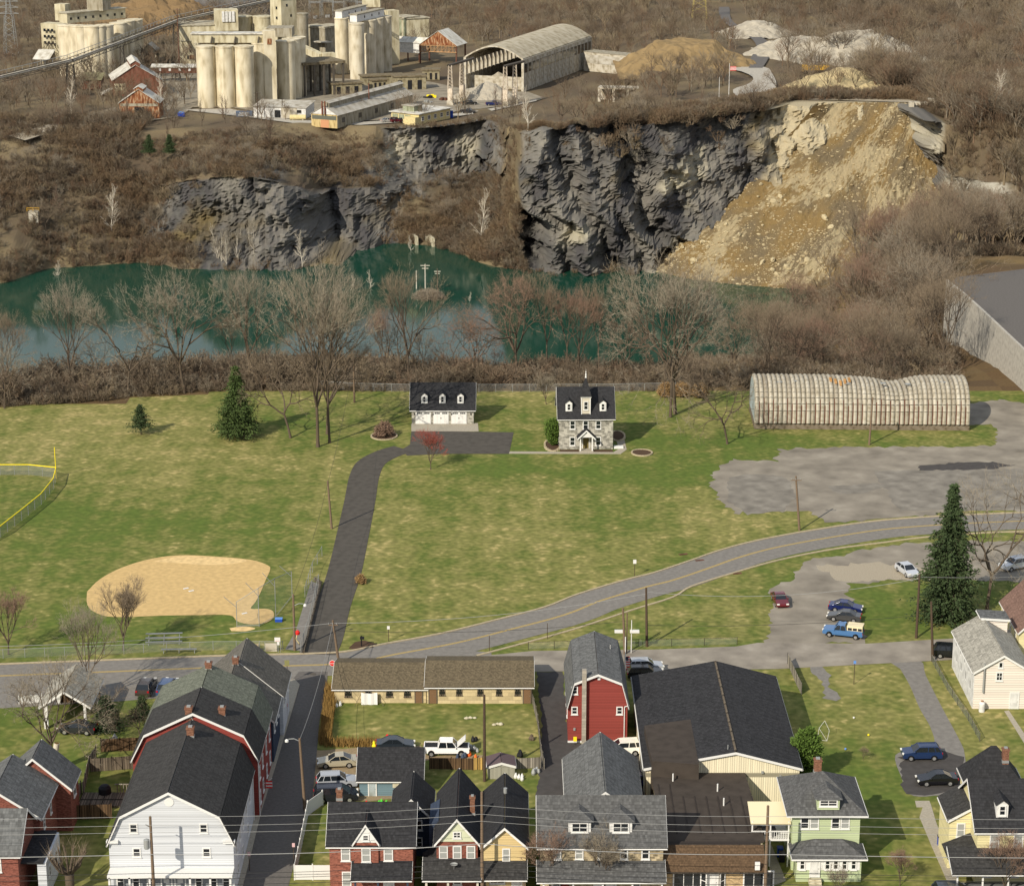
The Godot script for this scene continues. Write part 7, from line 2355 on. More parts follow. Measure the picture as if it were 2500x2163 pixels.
	var mb := MB.new(); mb.lathe(v3(0, 2.0, 0), [v2(0, -0.35), v2(0.3, -0.2), v2(0.34, 0.1), v2(0.16, 0.32), v2(0, 0.36)], 10)
	part(br, "red_cloth", mb, M.red)
	bar(br, "streamer", [v3(0, 1.9, 0.2), v3(-0.2, 1.2, 0.25), v3(0.3, 0.4, 0.2)], 0.07, M.cream)

# ---------------------------------------------------------------- stone house and garage
func build_estate() -> void:
	var a := V(8, -369.18); var b := V(17.08, -369.38)
	var o := stand("stone_house", a, b, "three-storey stone house with a black roof, dormers and a pointed turret", "house")
	var w := wide(a, b)
	var d := 8.6
	var ye := 5.55; var yr := 9.7
	var pf := gable(d, ye, yr)
	block(o, Vector3.ZERO, w, d, pf, "x", M.stone)
	roof(o, Vector3.ZERO, w, d, pf, "x", M.black_roof, 0.38, M.trim)
	var q := func(px: float) -> float: return (px - 1378.0) / 319.0 * w
	for x in [1456, 1534, 1609]: window(o, face(Vector3.ZERO, w, d, "F", q.call(x), 4.29), 0.95, 1.5, 1, 2)
	for x in [1456, 1609]: window(o, face(Vector3.ZERO, w, d, "F", q.call(x), 1.42), 0.95, 1.55, 1, 2)
	for z in [2.2, 6.2]:
		for y in [1.6, 4.2]:
			window(o, face(Vector3.ZERO, w, d, "R", z, y), 0.95, 1.4, 1, 2); window(o, face(Vector3.ZERO, w, d, "L", z, y), 0.95, 1.4, 1, 2)
	for x in [1435, 1637]: dormer(o, v3(q.call(x), 6.5, -0.75), 1.1, 1.5, 2.4, M.trim, M.black_roof)
	# turret
	var tx: float = q.call(1535)
	piece(o, "turret", v3(tx, ye + 0.2, -1.6), v3(1.55, 3.3, 2.4), M.tan_trim)
	for s in [-0.72, 0.72]: piece(o, "turret_trim", v3(tx + s, ye + 0.25, -0.37), v3(0.14, 3.2, 0.08), M.trim)
	piece(o, "turret_cornice", v3(tx, ye + 3.4, -1.6), v3(1.8, 0.14, 2.7), M.trim)
	window(o, at_wall(v3(tx, ye + 2.0, -0.38)), 0.8, 1.5, 1, 2)
	var mb := MB.new()
	var ap := v3(tx, ye + 6.9, -1.4)
	var c := [v3(tx - 0.95, ye + 3.54, -0.2), v3(tx + 0.95, ye + 3.54, -0.2), v3(tx + 0.95, ye + 3.54, -2.9), v3(tx - 0.95, ye + 3.54, -2.9)]
	for i in 4: mb.tri(c[i], ap, c[(i + 1) % 4])
	part(o, "spire", mb, M.black_roof)
	mb = MB.new(); mb.lathe(ap, [v2(0.16, -0.3), v2(0.1, 0.1), v2(0.14, 0.3), v2(0.04, 0.5), v2(0.09, 0.7), v2(0.02, 0.85), v2(0, 1.4)], 8)
	part(o, "finial", mb, M.trim)
	# porch
	var pw := 2.9
	var px: float = q.call(1536)
	var po := v3(px - pw / 2, 0, 1.7)
	roof(o, po, pw, 1.75, gable(pw, 2.35, 3.75), "z", M.black_roof, 0.12, M.trim)
	for s in [0.45, pw - 0.45]: piece(o, "porch_post", po + v3(s, 0, -0.2), v3(0.2, 2.6, 0.2), M.trim)
	mb = MB.new(); mb.extrude(PackedVector2Array([v2(po.x + 0.15, 2.55), v2(po.x + pw - 0.15, 2.55), v2(px, 3.6)]), 1.6, 1.5)
	part(o, "porch_gable", mb, M.trim)
	door(o, face(Vector3.ZERO, w, d, "F", px, 0.2), 1.0, 2.1, M.olive_door, M.trim)
	piece(o, "step", v3(px, 0, 0.9), v3(2.4, 0.2, 1.7), M.paving)
	piece(o, "cellar_hatch", v3(w + 1.0, 0, -0.6), v3(1.6, 0.35, 0.9), M.trim)
	# beds around the house
	var ring := func(p: Vector3, rx: float, rz: float, label: String) -> void:
		var t := thing("planting_bed", label, "planting bed", p)
		var m := MB.new(); m.slab(PackedVector2Array(oval(rx, rz, 20)), 0.09, 0.0)
		part(t, "mulch", m, M.mulch)
		for i in 20:
			var k := MB.new(); k.obox(v3(cos(TAU * i / 20) * rx, 0.1, sin(TAU * i / 20) * rz), v3(TAU * maxf(rx, rz) / 20 * 0.95, 0.2, 0.25), Basis(Vector3.UP, -TAU * i / 20 + PI / 2))
			part(t, "edging_stone", k, M.kerb)
	ring.call(V(-22.07, -377.07), 2.2, 2.4, "oval mulch bed edged with stone beside the garage")
	ring.call(V(21.87, -367.01), 1.7, 1.9, "oval mulch bed edged with stone on the house's lawn")
	ring.call(V(6.91, -371.47), 1.3, 3.4, "mulch bed edged with stone under the corner evergreens")
	ring.call(V(18.22, -377.07), 1.2, 3.0, "mulch bed edged with stone along the side of the stone house")
	sheet("flower_bed", PL([8.1, -368.9, 11.5, -368.9, 11.4, -367.7, 8.1, -367.7]), 0.06, M.mulch, 0.06)
	sheet("flower_bed", PL([13.7, -368.9, 17, -368.9, 17, -367.7, 13.6, -367.7]), 0.06, M.mulch, 0.06)
	sheet("mulch_ring", PL([-21.4, -278.4, -20.7, -280.5, -19.6, -281.1, -17.8, -279.9, -18.2, -278.7, -20.8, -278]), 0.06, M.mulch, 0.06)
	var pb := thing("mailbox", "black mailbox on a post in a mulch bed at the drive mouth", "mailbox", V(-19.76, -279))
	bar(pb, "post", [Vector3.ZERO, v3(0, 1.5, 0)], 0.09, M.black)
	piece(pb, "box", v3(0.1, 1.05, 0), v3(0.55, 0.32, 0.3), M.black)
	# garage
	a = V(-17.61, -384.73); b = V(-6.74, -384.73)
	var g := stand("garage", a, b, "stone three-bay garage with white doors and three dormers", "garage")
	w = wide(a, b); d = 8.4
	pf = gable(d, 2.75, 6.35)
	block(g, Vector3.ZERO, w, d, pf, "x", M.stone)
	roof(g, Vector3.ZERO, w, d, pf, "x", M.black_roof, 0.38, M.trim)
	for i in 3:
		var gx: float = ([568, 674, 781][i] - 500.0) / 368.0 * w
		var gd := piece(g, "garage_door", v3(gx, 0, 0.03), v3(2.7, 2.25, 0.1), M.trim)
		for k in 4: piece(gd, "panel", v3(gx - 0.98 + k * 0.655, 0.12, 0.09), v3(0.58, 1.62, 0.05), M.trim)
		for k in 2:
			for j in 3: piece(gd, "pane", v3(gx - 0.66 + k * 1.32 + (j - 1) * 0.32, 1.86, 0.08), v3(0.26, 0.24, 0.05), M.glass)
			piece(gd, "handle", v3(gx - 0.1 + k * 0.2, 1.0, 0.13), v3(0.05, 0.25, 0.05), M.black)
		dormer(g, v3(([575, 682, 790][i] - 500.0) / 368.0 * w, 3.6, -0.75), 1.1, 1.45, 2.4, M.trim, M.black_roof)
	for x in [0.5, w * 0.345, w * 0.645, w - 0.5]: piece(g, "lantern", v3(x, 1.7, 0.1), v3(0.16, 0.32, 0.16), M.black)
	# boundary fence behind
	mesh_fence("boundary_fence", [Vector3(-36.11, 0, -408.71), Vector3(-29.12, 0, -406.92), Vector3(-18.82, 0, -406.09), Vector3(-6.1, 0, -406.09), Vector3(6.32, 0, -406.09), Vector3(18.74, 0, -406.33), Vector3(30.33, 0, -407.28)], 1.5, "chain-link boundary fence along the hedgerow behind the house", 3.0)

func oval(rx: float, rz: float, n: int) -> Array:
	var o := []
	for i in n: o.append(v2(cos(TAU * i / n) * rx, sin(TAU * i / n) * rz))
	return o

# ---------------------------------------------------------------- arched hut, lots, cars
func build_lots() -> void:
	var a := V(42.25, -381.67); var b := V(79.59, -380.56)
	var o := stand("arched_hut", a, b, "long arched corrugated steel hut with rust stains on a low concrete wall", "hut")
	var w := wide(a, b)
	var d := 12.5
	var base := 1.15; var top := 7.6
	for q in [[v3(w / 2, 0, -0.15), v3(w, base, 0.3)], [v3(w / 2, 0, -d + 0.15), v3(w, base, 0.3)], [v3(0.15, 0, -d / 2), v3(0.3, base, d - 0.6)], [v3(w - 0.15, 0, -d / 2), v3(w, base, d - 0.6)]]:
		piece(o, "concrete_wall", q[0], v3(minf(q[1].x, w) if q[1].z < 1 else 0.3, q[1].y, q[1].z), M.hut_wall)
	var arc := func(t: float, sag: float) -> Vector2:
		var y := base + (top - base) * pow(sin(PI * t), 0.62)
		return v2(d * (0.5 - 0.5 * cos(PI * t)), y - sag * pow(sin(PI * t), 2.0))
	var N := 46
	var rw := w / N
	for k in N:
		var mb := MB.new()
		var x0 := k * rw
		var sag: float = 1.3 * exp(-pow((k - 30.0) / 3.6, 2.0)) + 0.4 * exp(-pow((k - 24.0) / 5.0, 2.0))
		var steps := 18
		for i in steps:
			var p0: Vector2 = arc.call(float(i) / steps, sag); var p1: Vector2 = arc.call(float(i + 1) / steps, sag)
			var nn := v2(-(p1.y - p0.y), p1.x - p0.x).normalized()
			var prof := [[0.0, 0.0], [0.18, 0.36], [0.5, 0.48], [0.82, 0.36], [1.0, 0.0]]
			for j in 4:
				var u0: float = x0 + prof[j][0] * rw; var u1: float = x0 + prof[j + 1][0] * rw
				var h0: float = prof[j][1]; var h1: float = prof[j + 1][1]
				mb.quad(v3(u0, p0.y + nn.y * h0, -(p0.x + nn.x * h0)), v3(u1, p0.y + nn.y * h1, -(p0.x + nn.x * h1)), v3(u1, p1.y + nn.y * h1, -(p1.x + nn.x * h1)), v3(u0, p1.y + nn.y * h0, -(p1.x + nn.x * h0)))
		part(o, "roof_rib", mb, M.hut_ribs[(k * 7 + k / 5) % 4])
	for e in [0.05, w - 0.05]:
		var mb := MB.new()
		for i in 18:
			var p0: Vector2 = arc.call(i / 18.0, 0.0); var p1: Vector2 = arc.call((i + 1) / 18.0, 0.0)
			mb.quad(v3(e, base, -p0.x), v3(e, p0.y, -p0.x), v3(e, p1.y, -p1.x), v3(e, base, -p1.x))
		part(o, "end_wall", mb, M.pale_blue)
	# rust streaks between the ribs: flat strips seated in the valleys
	for k in range(1, N):
		if k % 2 == 0 and k % 3 == 0: continue
		var mb := MB.new()
		var t1 := 0.10 + 0.07 * ((k * 7) % 5) / 4.0
		for i in 3:
			var p0: Vector2 = arc.call(0.0 + t1 * i / 3.0, 0.0); var p1: Vector2 = arc.call(t1 * (i + 1) / 3.0, 0.0)
			var x := k * rw
			mb.quad(v3(x - 0.09, p0.y, -p0.x + 0.24), v3(x + 0.09, p0.y, -p0.x + 0.24), v3(x + 0.09, p1.y, -p1.x + 0.22), v3(x - 0.09, p1.y, -p1.x + 0.22))
		part(o, "rusted_seam", mb, M.rust_dark)
	for q in [[4.5, 0.38], [7.2, 0.4], [16.2, 0.36], [22.5, 0.37], [26.8, 0.36], [33.0, 0.4]]:
		var p: Vector2 = arc.call(q[1], 0.0)
		piece(o, "patch", v3(q[0], p.y + 0.2, -p.x + 0.3), v3(0.9, 0.1, 0.7), M.galv)
	# rust bloom over the crowns of a few ribs
	for k in range(16, 21):
		var mb := MB.new()
		for i in 3:
			var t0: float = 0.30 + 0.03 * absf(k - 18) + i * 0.03; var t1 := t0 + 0.03
			var p0: Vector2 = arc.call(t0, 0.0); var p1: Vector2 = arc.call(t1, 0.0)
			var nn := v2(-(p1.y - p0.y), p1.x - p0.x).normalized() * 0.49
			var u := (k + 0.55) * rw
			mb.quad(v3(u - 0.22, p0.y + nn.y, -(p0.x + nn.x)), v3(u + 0.22, p0.y + nn.y, -(p0.x + nn.x)), v3(u + 0.22, p1.y + nn.y, -(p1.x + nn.x)), v3(u - 0.22, p1.y + nn.y, -(p1.x + nn.x)))
		part(o, "rust_bloom", mb, M.hut_rust)
	# retaining wall and raised lot on the right
	var wt: Array = [Vector3(91.45, 6.5, -468.54), Vector3(92.63, 6.5, -455.14), Vector3(93.5, 6.5, -439.37), Vector3(94.16, 6.5, -423.87), Vector3(94.82, 6.5, -409.36), Vector3(95.68, 6.5, -380.6)]
	var wl := thing("retaining_wall", "long white concrete retaining wall holding up the black car park", "wall", v3(wt[0].x, 0, wt[0].z))
	for i in 5:
		for k in 3:
			var p: Vector3 = wt[i].lerp(wt[i + 1], k / 3.0) - wl.position; var q: Vector3 = wt[i].lerp(wt[i + 1], (k + 1) / 3.0) - wl.position
			var mb := MB.new()
			var m := (p + q) * 0.5
			mb.obox(v3(m.x, 1.0, m.z), v3(wide(p, q) - 0.05, 13.0, 0.5), Basis(Vector3.UP, turn_of(p, q)))
			part(wl, "wall_panel", mb, M.retaining)
	var lot := []
	for p in wt: lot.append(v2(p.x + 0.2, p.z))
	lot.append_array([v2(260, lot[5].y), v2(260, -560), v2(Vector3(95.07, 6.5, -475.88).x, Vector3(95.07, 6.5, -475.88).z)])
	sheet("raised_car_park", lot, 6.45, M.alley, 6.0)
	# cars by the road
	car("sedan", V(36.96, -295.11), -PI / 2 + 0.08, paint(rgb(104, 24, 32)), "dark red saloon parked at the edge of the gravel lot")
	car("hatch", V(56.5, -307.05), -PI / 2 + 0.32, paint(rgb(196, 200, 206)), "silver hatchback with a sunroof on the gravel patch")
	car("sedan", V(45.63, -292.13), -0.26, paint(rgb(26, 38, 92)), "dark blue saloon in the row of three, furthest from the street")
	car("sedan", V(44.94, -288.6), PI - 0.26, paint(rgb(72, 72, 72)), "charcoal saloon between the blue saloon and the pickup")
	var pk := car("pickup", V(44.01, -282.68), PI - 0.3, paint(rgb(74, 118, 168)), "blue pickup with a cream canopy over its bed", "", "pickup_truck", "pickup")
	var cm := MB.new(); cm.cbox(v3(-0.55, 1.1, -0.86), v3(-2.6, 1.82, 0.86))
	var cn := part(pk, "canopy", cm, M.cream_paint)
	for s in [-1, 1]:
		for k in 3:
			var wm := MB.new(); wm.obox(v3(-0.95 - k * 0.66, 1.42, s * 0.865), v3(0.54, 0.34, 0.03))
			part(cn, "canopy_window", wm, M.glass)
	cm = MB.new(); cm.obox(v3(-2.61, 1.45, 0), v3(0.03, 0.5, 1.3))
	part(cn, "canopy_window", cm, M.glass)
	car("suv", V(72.38, -309.32), PI + 0.5, paint(rgb(206, 208, 210)), "silver estate car behind the big bare tree")
	car("suv", V(56.89, -275.41), -0.15, paint(rgb(30, 32, 36)), "black minivan nosing out beside the white gabled house", "", "parked_van", "van")
	# drain grates
	for i in 3:
		var m := MB.new(); m.obox(v3(0, 0.05, 0), v3(1.3, 0.04, 0.5), Basis(Vector3.UP, [0.3, 0.25, 0.3][i]))
		var dg := single("drain_grate", m, M.rust_dark, ["rusty drain grate against the far kerb of the road", "rusty drain grate against the near kerb of the road", "rusty drain grate in the grass above the road"][i], "drain")
		dg.position = [V(27.31, -312.85), V(32.26, -307.2), V(25.12, -315.51)][i]
	# sign posts along the road
	road_sign("road_sign", V(17.47, -305.89), 2.6, v2(0.45, 0.6), M.trim, "white two-panel road sign on the upper verge")
	road_sign("road_sign", V(-16.29, -280.8), 2.2, v2(0.35, 0.45), M.trim, "small white sign on a brown post near the drive mouth")
	road_sign("marker_post", V(-2.95, -277.22), 2.4, v2(0.12, 0.12), M.galv, "thin brown marker post at the road edge, left one")
	road_sign("marker_post", V(4.68, -281.71), 2.4, v2(0.12, 0.12), M.galv, "thin brown marker post at the road edge, right one")

func road_sign(called: String, at: Vector3, h: float, s: Vector2, m: Material, label: String) -> Node3D:
	var o := thing(called, label, "sign", at)
	bar(o, "post", [Vector3.ZERO, v3(0, h, 0)], 0.045, M.pole_dark)
	piece(o, "plate", v3(0, h - s.y, 0.05), v3(s.x, s.y, 0.03), m)
	return o

# ---------------------------------------------------------------- streets of houses in front
func hs(called: String, a: Vector3, b: Vector3, d: float, pf: Array, axis: String, wall: Material, rf: Material, label: String, over := 0.35, category := "house") -> Node3D:
	var o := stand(called, a, b, label, category)
	var w := wide(a, b)
	block(o, Vector3.ZERO, w, d, pf, axis, wall)
	roof(o, Vector3.ZERO, w, d, pf, axis, rf, over, M.trim)
	return o

func wins(o: Node3D, w: float, d: float, f: String, us: Array, y: float, ww := 0.95, hh := 1.5, glass: Material = null, fr: Material = null) -> void:
	for u in us: window(o, face(Vector3.ZERO, w, d, f, u, y), ww, hh, 1, 2, fr, glass)

func tube_part(o: Node3D, called: String, a: Vector3, b: Vector3, r: float, m: Material) -> void:
	var mb := MB.new(); mb.tube(a, b, r, r, 6, true)
	part(o, called, mb, m)

func build_near_left() -> void:
	var Y: Material = M.trim
	# white gambrel double house
	var a := V(-40.95, -210.1); var b := V(-28.3, -210.1)
	var w := 12.65; var d := 17.6
	var pf := gambrel(w, 6.1, 8.9, 11.6, 0.1)
	var o := hs("gambrel_house", a, b, d, pf, "z", M.white_siding, M.dark_roof, "white-sided gambrel house with a black roof and a pillared porch")
	wins(o, w, d, "F", [2.6, 9.7], 7.6, 0.85, 1.05); wins(o, w, d, "F", [2.8, 9.9], 4.9, 0.85, 1.05)
	wins(o, w, d, "R", [2, 5, 8, 11, 14], 4.4, 0.9, 1.3); wins(o, w, d, "R", [3, 7, 12], 1.6, 0.9, 1.3)
	var mb := MB.new(); mb.lathe(Vector3.ZERO, [v2(0.5, -0.03), v2(0.5, 0.03)], 16)
	mb.tube(v3(w / 2, 10.5, 0.0), v3(w / 2, 10.5, 0.06), 0.48, 0.48, 16, true)
	part(o, "round_vent", mb, Y)
	for s in [-0.2, w - 1.0]: piece(o, "eave_return", v3(s + 0.6, 6.0, 0.1), v3(1.2, 0.3, 0.5), Y)
	# recessed porch
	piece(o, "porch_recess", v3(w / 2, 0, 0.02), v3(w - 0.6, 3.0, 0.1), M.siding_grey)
	piece(o, "porch_beam", v3(w / 2, 2.9, 0.9), v3(w, 0.3, 1.9), Y)
	piece(o, "porch_floor", v3(w / 2, 0, 0.9), v3(w, 0.3, 1.9), M.porch_floor)
	for i in 7:
		if i == 3: continue
		piece(o, "porch_post", v3(0.2 + i * (w - 0.4) / 6.0, 0, 1.75), v3(0.2, 3.0, 0.2), Y)
	for x in [5.7, 7.1]: door(o, face(Vector3.ZERO, w, d, "F", x, 0.3), 0.95, 2.1, M.white, Y)
	for x in [1.0, 2.6, 4.1, 9.0, 10.5, 11.8]: window(o, at_wall(v3(x, 1.7, 0.08)), 0.8, 1.4)
	chimney(o, v3(w / 2 + 0.3, 11.0, -14.2), 0.75, 1.5, M.brick_chimney)
	tube_part(o, "downpipe", v3(w + 0.08, 0, -17.2), v3(w + 0.08, 6, -17.2), 0.06, Y)
	# red house of the same row
	a = V(-41.4, -228.5); b = V(-27.8, -228.5); w = 13.6
	pf = gambrel(w, 7.0, 9.7, 12.3, 0.1)
	o = hs("gambrel_house", a, b, 6.6, pf, "z", M.red_siding, M.dark_roof, "red-sided gambrel house joined behind the white one")
	wins(o, w, 6.6, "R", [1.5, 4.5], 4.6, 0.95, 1.5); wins(o, w, 6.6, "R", [1.5, 4.5], 1.7, 0.95, 1.5)
	chimney(o, v3(6.3, 11.4, -0.3), 0.75, 1.5, M.brick_chimney)
	chimney(o, v3(9.6, 10.4, -2.6), 0.7, 1.5, M.brick_chimney)
	tube_part(o, "downpipe", v3(w + 0.08, 0, -0.1), v3(w + 0.08, 7, -0.1), 0.07, Y)
	o = hs("gambrel_house", V(-41.4, -235.3), b + v3(0, 0, -6.8), 7.0, gambrel(w, 6.8, 9.5, 12.1, 0.1), "z", M.red_siding, M.green_roof, "red house with a lichened grey-green roof, third in the row")
	wins(o, w, 7, "R", [1.5, 5], 4.6, 0.95, 1.5); wins(o, w, 7, "R", [1.5, 5], 1.7, 0.95, 1.5)
	chimney(o, v3(w / 2, 11.6, -6.4), 0.7, 1.3, M.brick_chimney)
	w = 9.8
	o = hs("row_house", V(-37.4, -242.6), V(-27.6, -242.6), 7.4, gable(w, 5.4, 9.6), "z", M.navy_siding, M.taupe_roof, "blue-sided row house with a brown-grey gable roof, fourth in the row")
	wins(o, w, 7.4, "R", [1.4, 3.7, 6.0], 4.0, 0.9, 1.4); chimney(o, v3(w / 2, 9.0, -6.8), 0.7, 1.4, M.brick_chimney)
	o = hs("row_house", V(-37.0, -250.2), V(-27.2, -250.2), 7.2, gable(w, 5.2, 9.4), "z", M.white_siding, M.taupe_roof, "end row house with a steep grey gable roof at the street corner")
	wins(o, w, 7.2, "R", [1.4, 3.7, 6.0], 4.0, 0.9, 1.4)
	# small flag on the red house
	var fl := thing("house_flag", "small striped flag on the red house's alley side", "flag", V(-27.3, -231.5))
	bar(fl, "staff", [v3(-0.4, 2.4, 0), v3(0.7, 3.2, 0)], 0.03, Y)
	for i in 5: piece(fl, "stripe", v3(0.35, 2.0 + i * 0.18, 0.02), v3(0.7, 0.17, 0.03), M.red if i % 2 == 0 else Y)
	# brick house at the lower left
	var e := Vector3(-49.66, 5.6, -208.33)
	w = 12.0
	o = hs("brick_house", V(e.x - w, e.z), V(e.x - 0.2, e.z), 8.0, gable(8.0, 5.6, 8.6), "x", M.red_brick2, M.grey_roof, "red brick house with a speckled grey roof and a white side porch")
	wins(o, w - 0.2, 8, "F", [9.3], 4.4, 1.6, 1.6, M.curtain); wins(o, w - 0.2, 8, "R", [2.2], 6.4, 0.7, 1.3)
	e = Vector3(-49.07, 5.8, -216.48)
	var r := hs("brick_house", V(e.x - 9.0, e.z), V(e.x - 0.2, e.z), 8.4, gable(8.8, 5.8, 8.8), "z", M.red_brick2, M.grey_roof, "red brick rear wing with a ribbed grey gable roof")
	wins(r, 8.8, 8.4, "R", [2.0, 5.5], 4.2, 0.8, 1.4)
	r = hs("brick_house", V(e.x - 6.2, e.z - 8.4), V(e.x + 1.4, e.z - 8.4), 4.4, gable(7.6, 5.2, 8.6), "z", M.red_brick2, M.grey_roof, "small brick back wing with white window boards")
	wins(r, 7.6, 4.4, "R", [2.2], 4.0, 1.2, 1.6)
	var sp := thing("side_porch", "narrow white two-storey side porch on the brick house", "porch", V(e.x + 1.1, e.z + 6.5))
	piece(sp, "wall", v3(0.2, 0, -3), v3(0.9, 4.0, 7.0), M.white_siding)
	piece(sp, "roof", v3(-1.2, 4.0, -3), v3(3.2, 0.15, 7.4), M.black_roof)
	for z in [-1.0, -4.5]: window(sp, face(v3(-0.25, 0, 0.5), 0.9, 7, "R", -z + 0.5, 2.4), 0.8, 1.2)
	# carport behind the bare trees
	o = stand("carport", V(-56.28, -252.48), V(-50.76, -252.48), "white gabled carport with a pale roof behind the bare trees", "carport")
	w = wide(V(-56.28, -252.48), V(-50.76, -252.48))
	roof(o, Vector3.ZERO, w, 8.0, gable(w, 3.0, 4.8), "z", M.pale_roof, 0.4, Y)
	for x in [0.4, w - 0.4]:
		for z in [0.0, -7.6]: piece(o, "post", v3(x, 0, z), v3(0.5 if x < 1 else 0.3, 3.0, 0.4), Y)
	piece(o, "back_wall", v3(w / 2, 0, -7.9), v3(w, 3.0, 0.15), M.brown_fence)
	board_fence("picket_fence", [V(-60.71, -259.71), V(-58.02, -260.4)], 1.1, Y, "short white picket fence beside the carport", 1.2)
	car("sedan", V(-51.94, -251.17), PI - 0.1, paint(rgb(44, 46, 50)), "black saloon parked on the grass under the bare trees")
	car("suv", V(-42.95, -263.7), 1.45, paint(rgb(58, 82, 122)), "blue estate car parked on the road behind the row houses")
	car("suv", V(-45.63, -263.7), 1.5, paint(rgb(66, 58, 54)), "brown estate car parked on the road beside the blue one")
	# back yard fences, grill, shed
	board_fence("yard_fence", [Vector3(-48.13, 0, -233.95), Vector3(-48.73, 0, -241.06), Vector3(-48.46, 0, -243.94)], 1.5, M.wood_pale, "weathered picket fence climbing the left yard")
	board_fence("yard_fence", [Vector3(-48.38, 0, -240.05), Vector3(-43.57, 0, -240.86)], 1.7, M.wood_fence, "tall grey paling fence across the back yard")
	board_fence("yard_fence", [Vector3(-48.43, 0, -227.56), Vector3(-43.95, 0, -227.92)], 1.8, M.brown_fence, "dark paling fence behind the white house yard")
	board_fence("yard_fence", [Vector3(-48.15, 0, -245.6), Vector3(-43.69, 0, -246.02)], 1.7, M.brown_fence, "brown board fence behind the white garden shrine")
	board_fence("yard_fence", [Vector3(-48.75, 0, -230.15), Vector3(-48.45, 0, -234.33)], 1.5, M.wood_pale, "white-grey picket run beside the brick house", 1.8)
	var gr := thing("covered_grill", "barbecue grill under a black cover on the deck", "grill", V(-45.71, -233.95))
	mb = MB.new(); mb.lathe(Vector3.ZERO, [v2(0.75, 0), v2(0.7, 0.9), v2(0.45, 1.2), v2(0, 1.3)], 10)
	part(gr, "cover", mb, M.black)
	piece(gr, "base", v3(0, 0, 0), v3(1.3, 0.1, 0.7), M.black)
	var dk := thing("deck", "small timber deck with railings behind the white house", "deck", V(-45.53, -232.42))
	for i in 8: piece(dk, "plank", v3(-2.4 + i * 0.62, 0, 0), v3(0.58, 0.25, 3.4), M.wood_fence)
	for i in 5: piece(dk, "baluster", v3(1.2 + i * 0.35, 0.25, -1.7), v3(0.08, 0.95, 0.08), M.wood_pale)
	piece(dk, "rail", v3(1.9, 1.2, -1.7), v3(1.9, 0.08, 0.12), M.wood_pale)
	var sh := thing("garden_shrine", "tall narrow white garden ornament house by the fence", "ornament", V(-46.65, -246.23))
	piece(sh, "body", Vector3.ZERO, v3(0.6, 1.4, 0.5), M.white)
	mb = MB.new(); mb.extrude(PackedVector2Array([v2(-0.36, 1.4), v2(0.36, 1.4), v2(0, 2.0)]), -0.3, 0.3)
	part(sh, "gable", mb, M.galv)
	# pollarded tree
	var pt := thing("pollarded_tree", "knobbly pollarded tree with upright shoots before the brick house", "tree", V(-45.22, -210.42))
	var g := RandomNumberGenerator.new(); g.seed = 91
	var wd := MB.new(); var fi := MB.new()
	wd.tube(Vector3.ZERO, v3(0, 2.4, 0), 0.42, 0.5, 9)
	for i in 13:
		var an := TAU * i / 13.0
		var p0 := v3(0, 2.2, 0); var p1 := p0 + v3(cos(an) * 1.1, g.randf_range(0.6, 1.4), sin(an) * 1.1)
		var p2 := p1 + v3(cos(an) * g.randf_range(0.3, 1.2), g.randf_range(0.8, 1.8), sin(an) * 0.7)
		wd.tube(p0, p1, 0.2, 0.13, 5); wd.tube(p1, p2, 0.13, 0.09, 5)
		for k in 16: spike(fi, p1.lerp(p2, g.randf()), p2 + v3(g.randfn(0, 0.5), g.randf_range(0.4, 1.6), g.randfn(0, 0.5)), 0.05, g)
	part(pt, "trunk", wd, M.bark); part(pt, "shoots", fi, M.twig)
	var st := thing("tree_stub", "pale sawn trunk stub among the yard tree's stems", "stump", V(-52.8, -240.05))
	tube_part(st, "stub", Vector3.ZERO, v3(0.7, 3.6, 0), 0.36, M.bark_pale)
	tube_part(st, "cut_face", v3(0.7, 3.6, 0), v3(0.705, 3.63, 0), 0.3, M.new_fence)

func window_row(o: Node3D, w: float, d: float, y: float, us: Array, ww: float, hh: float) -> void:
	for u in us: window(o, face(Vector3.ZERO, w, d, "F", u, y), ww, hh, 2, 2, M.wood_fence)

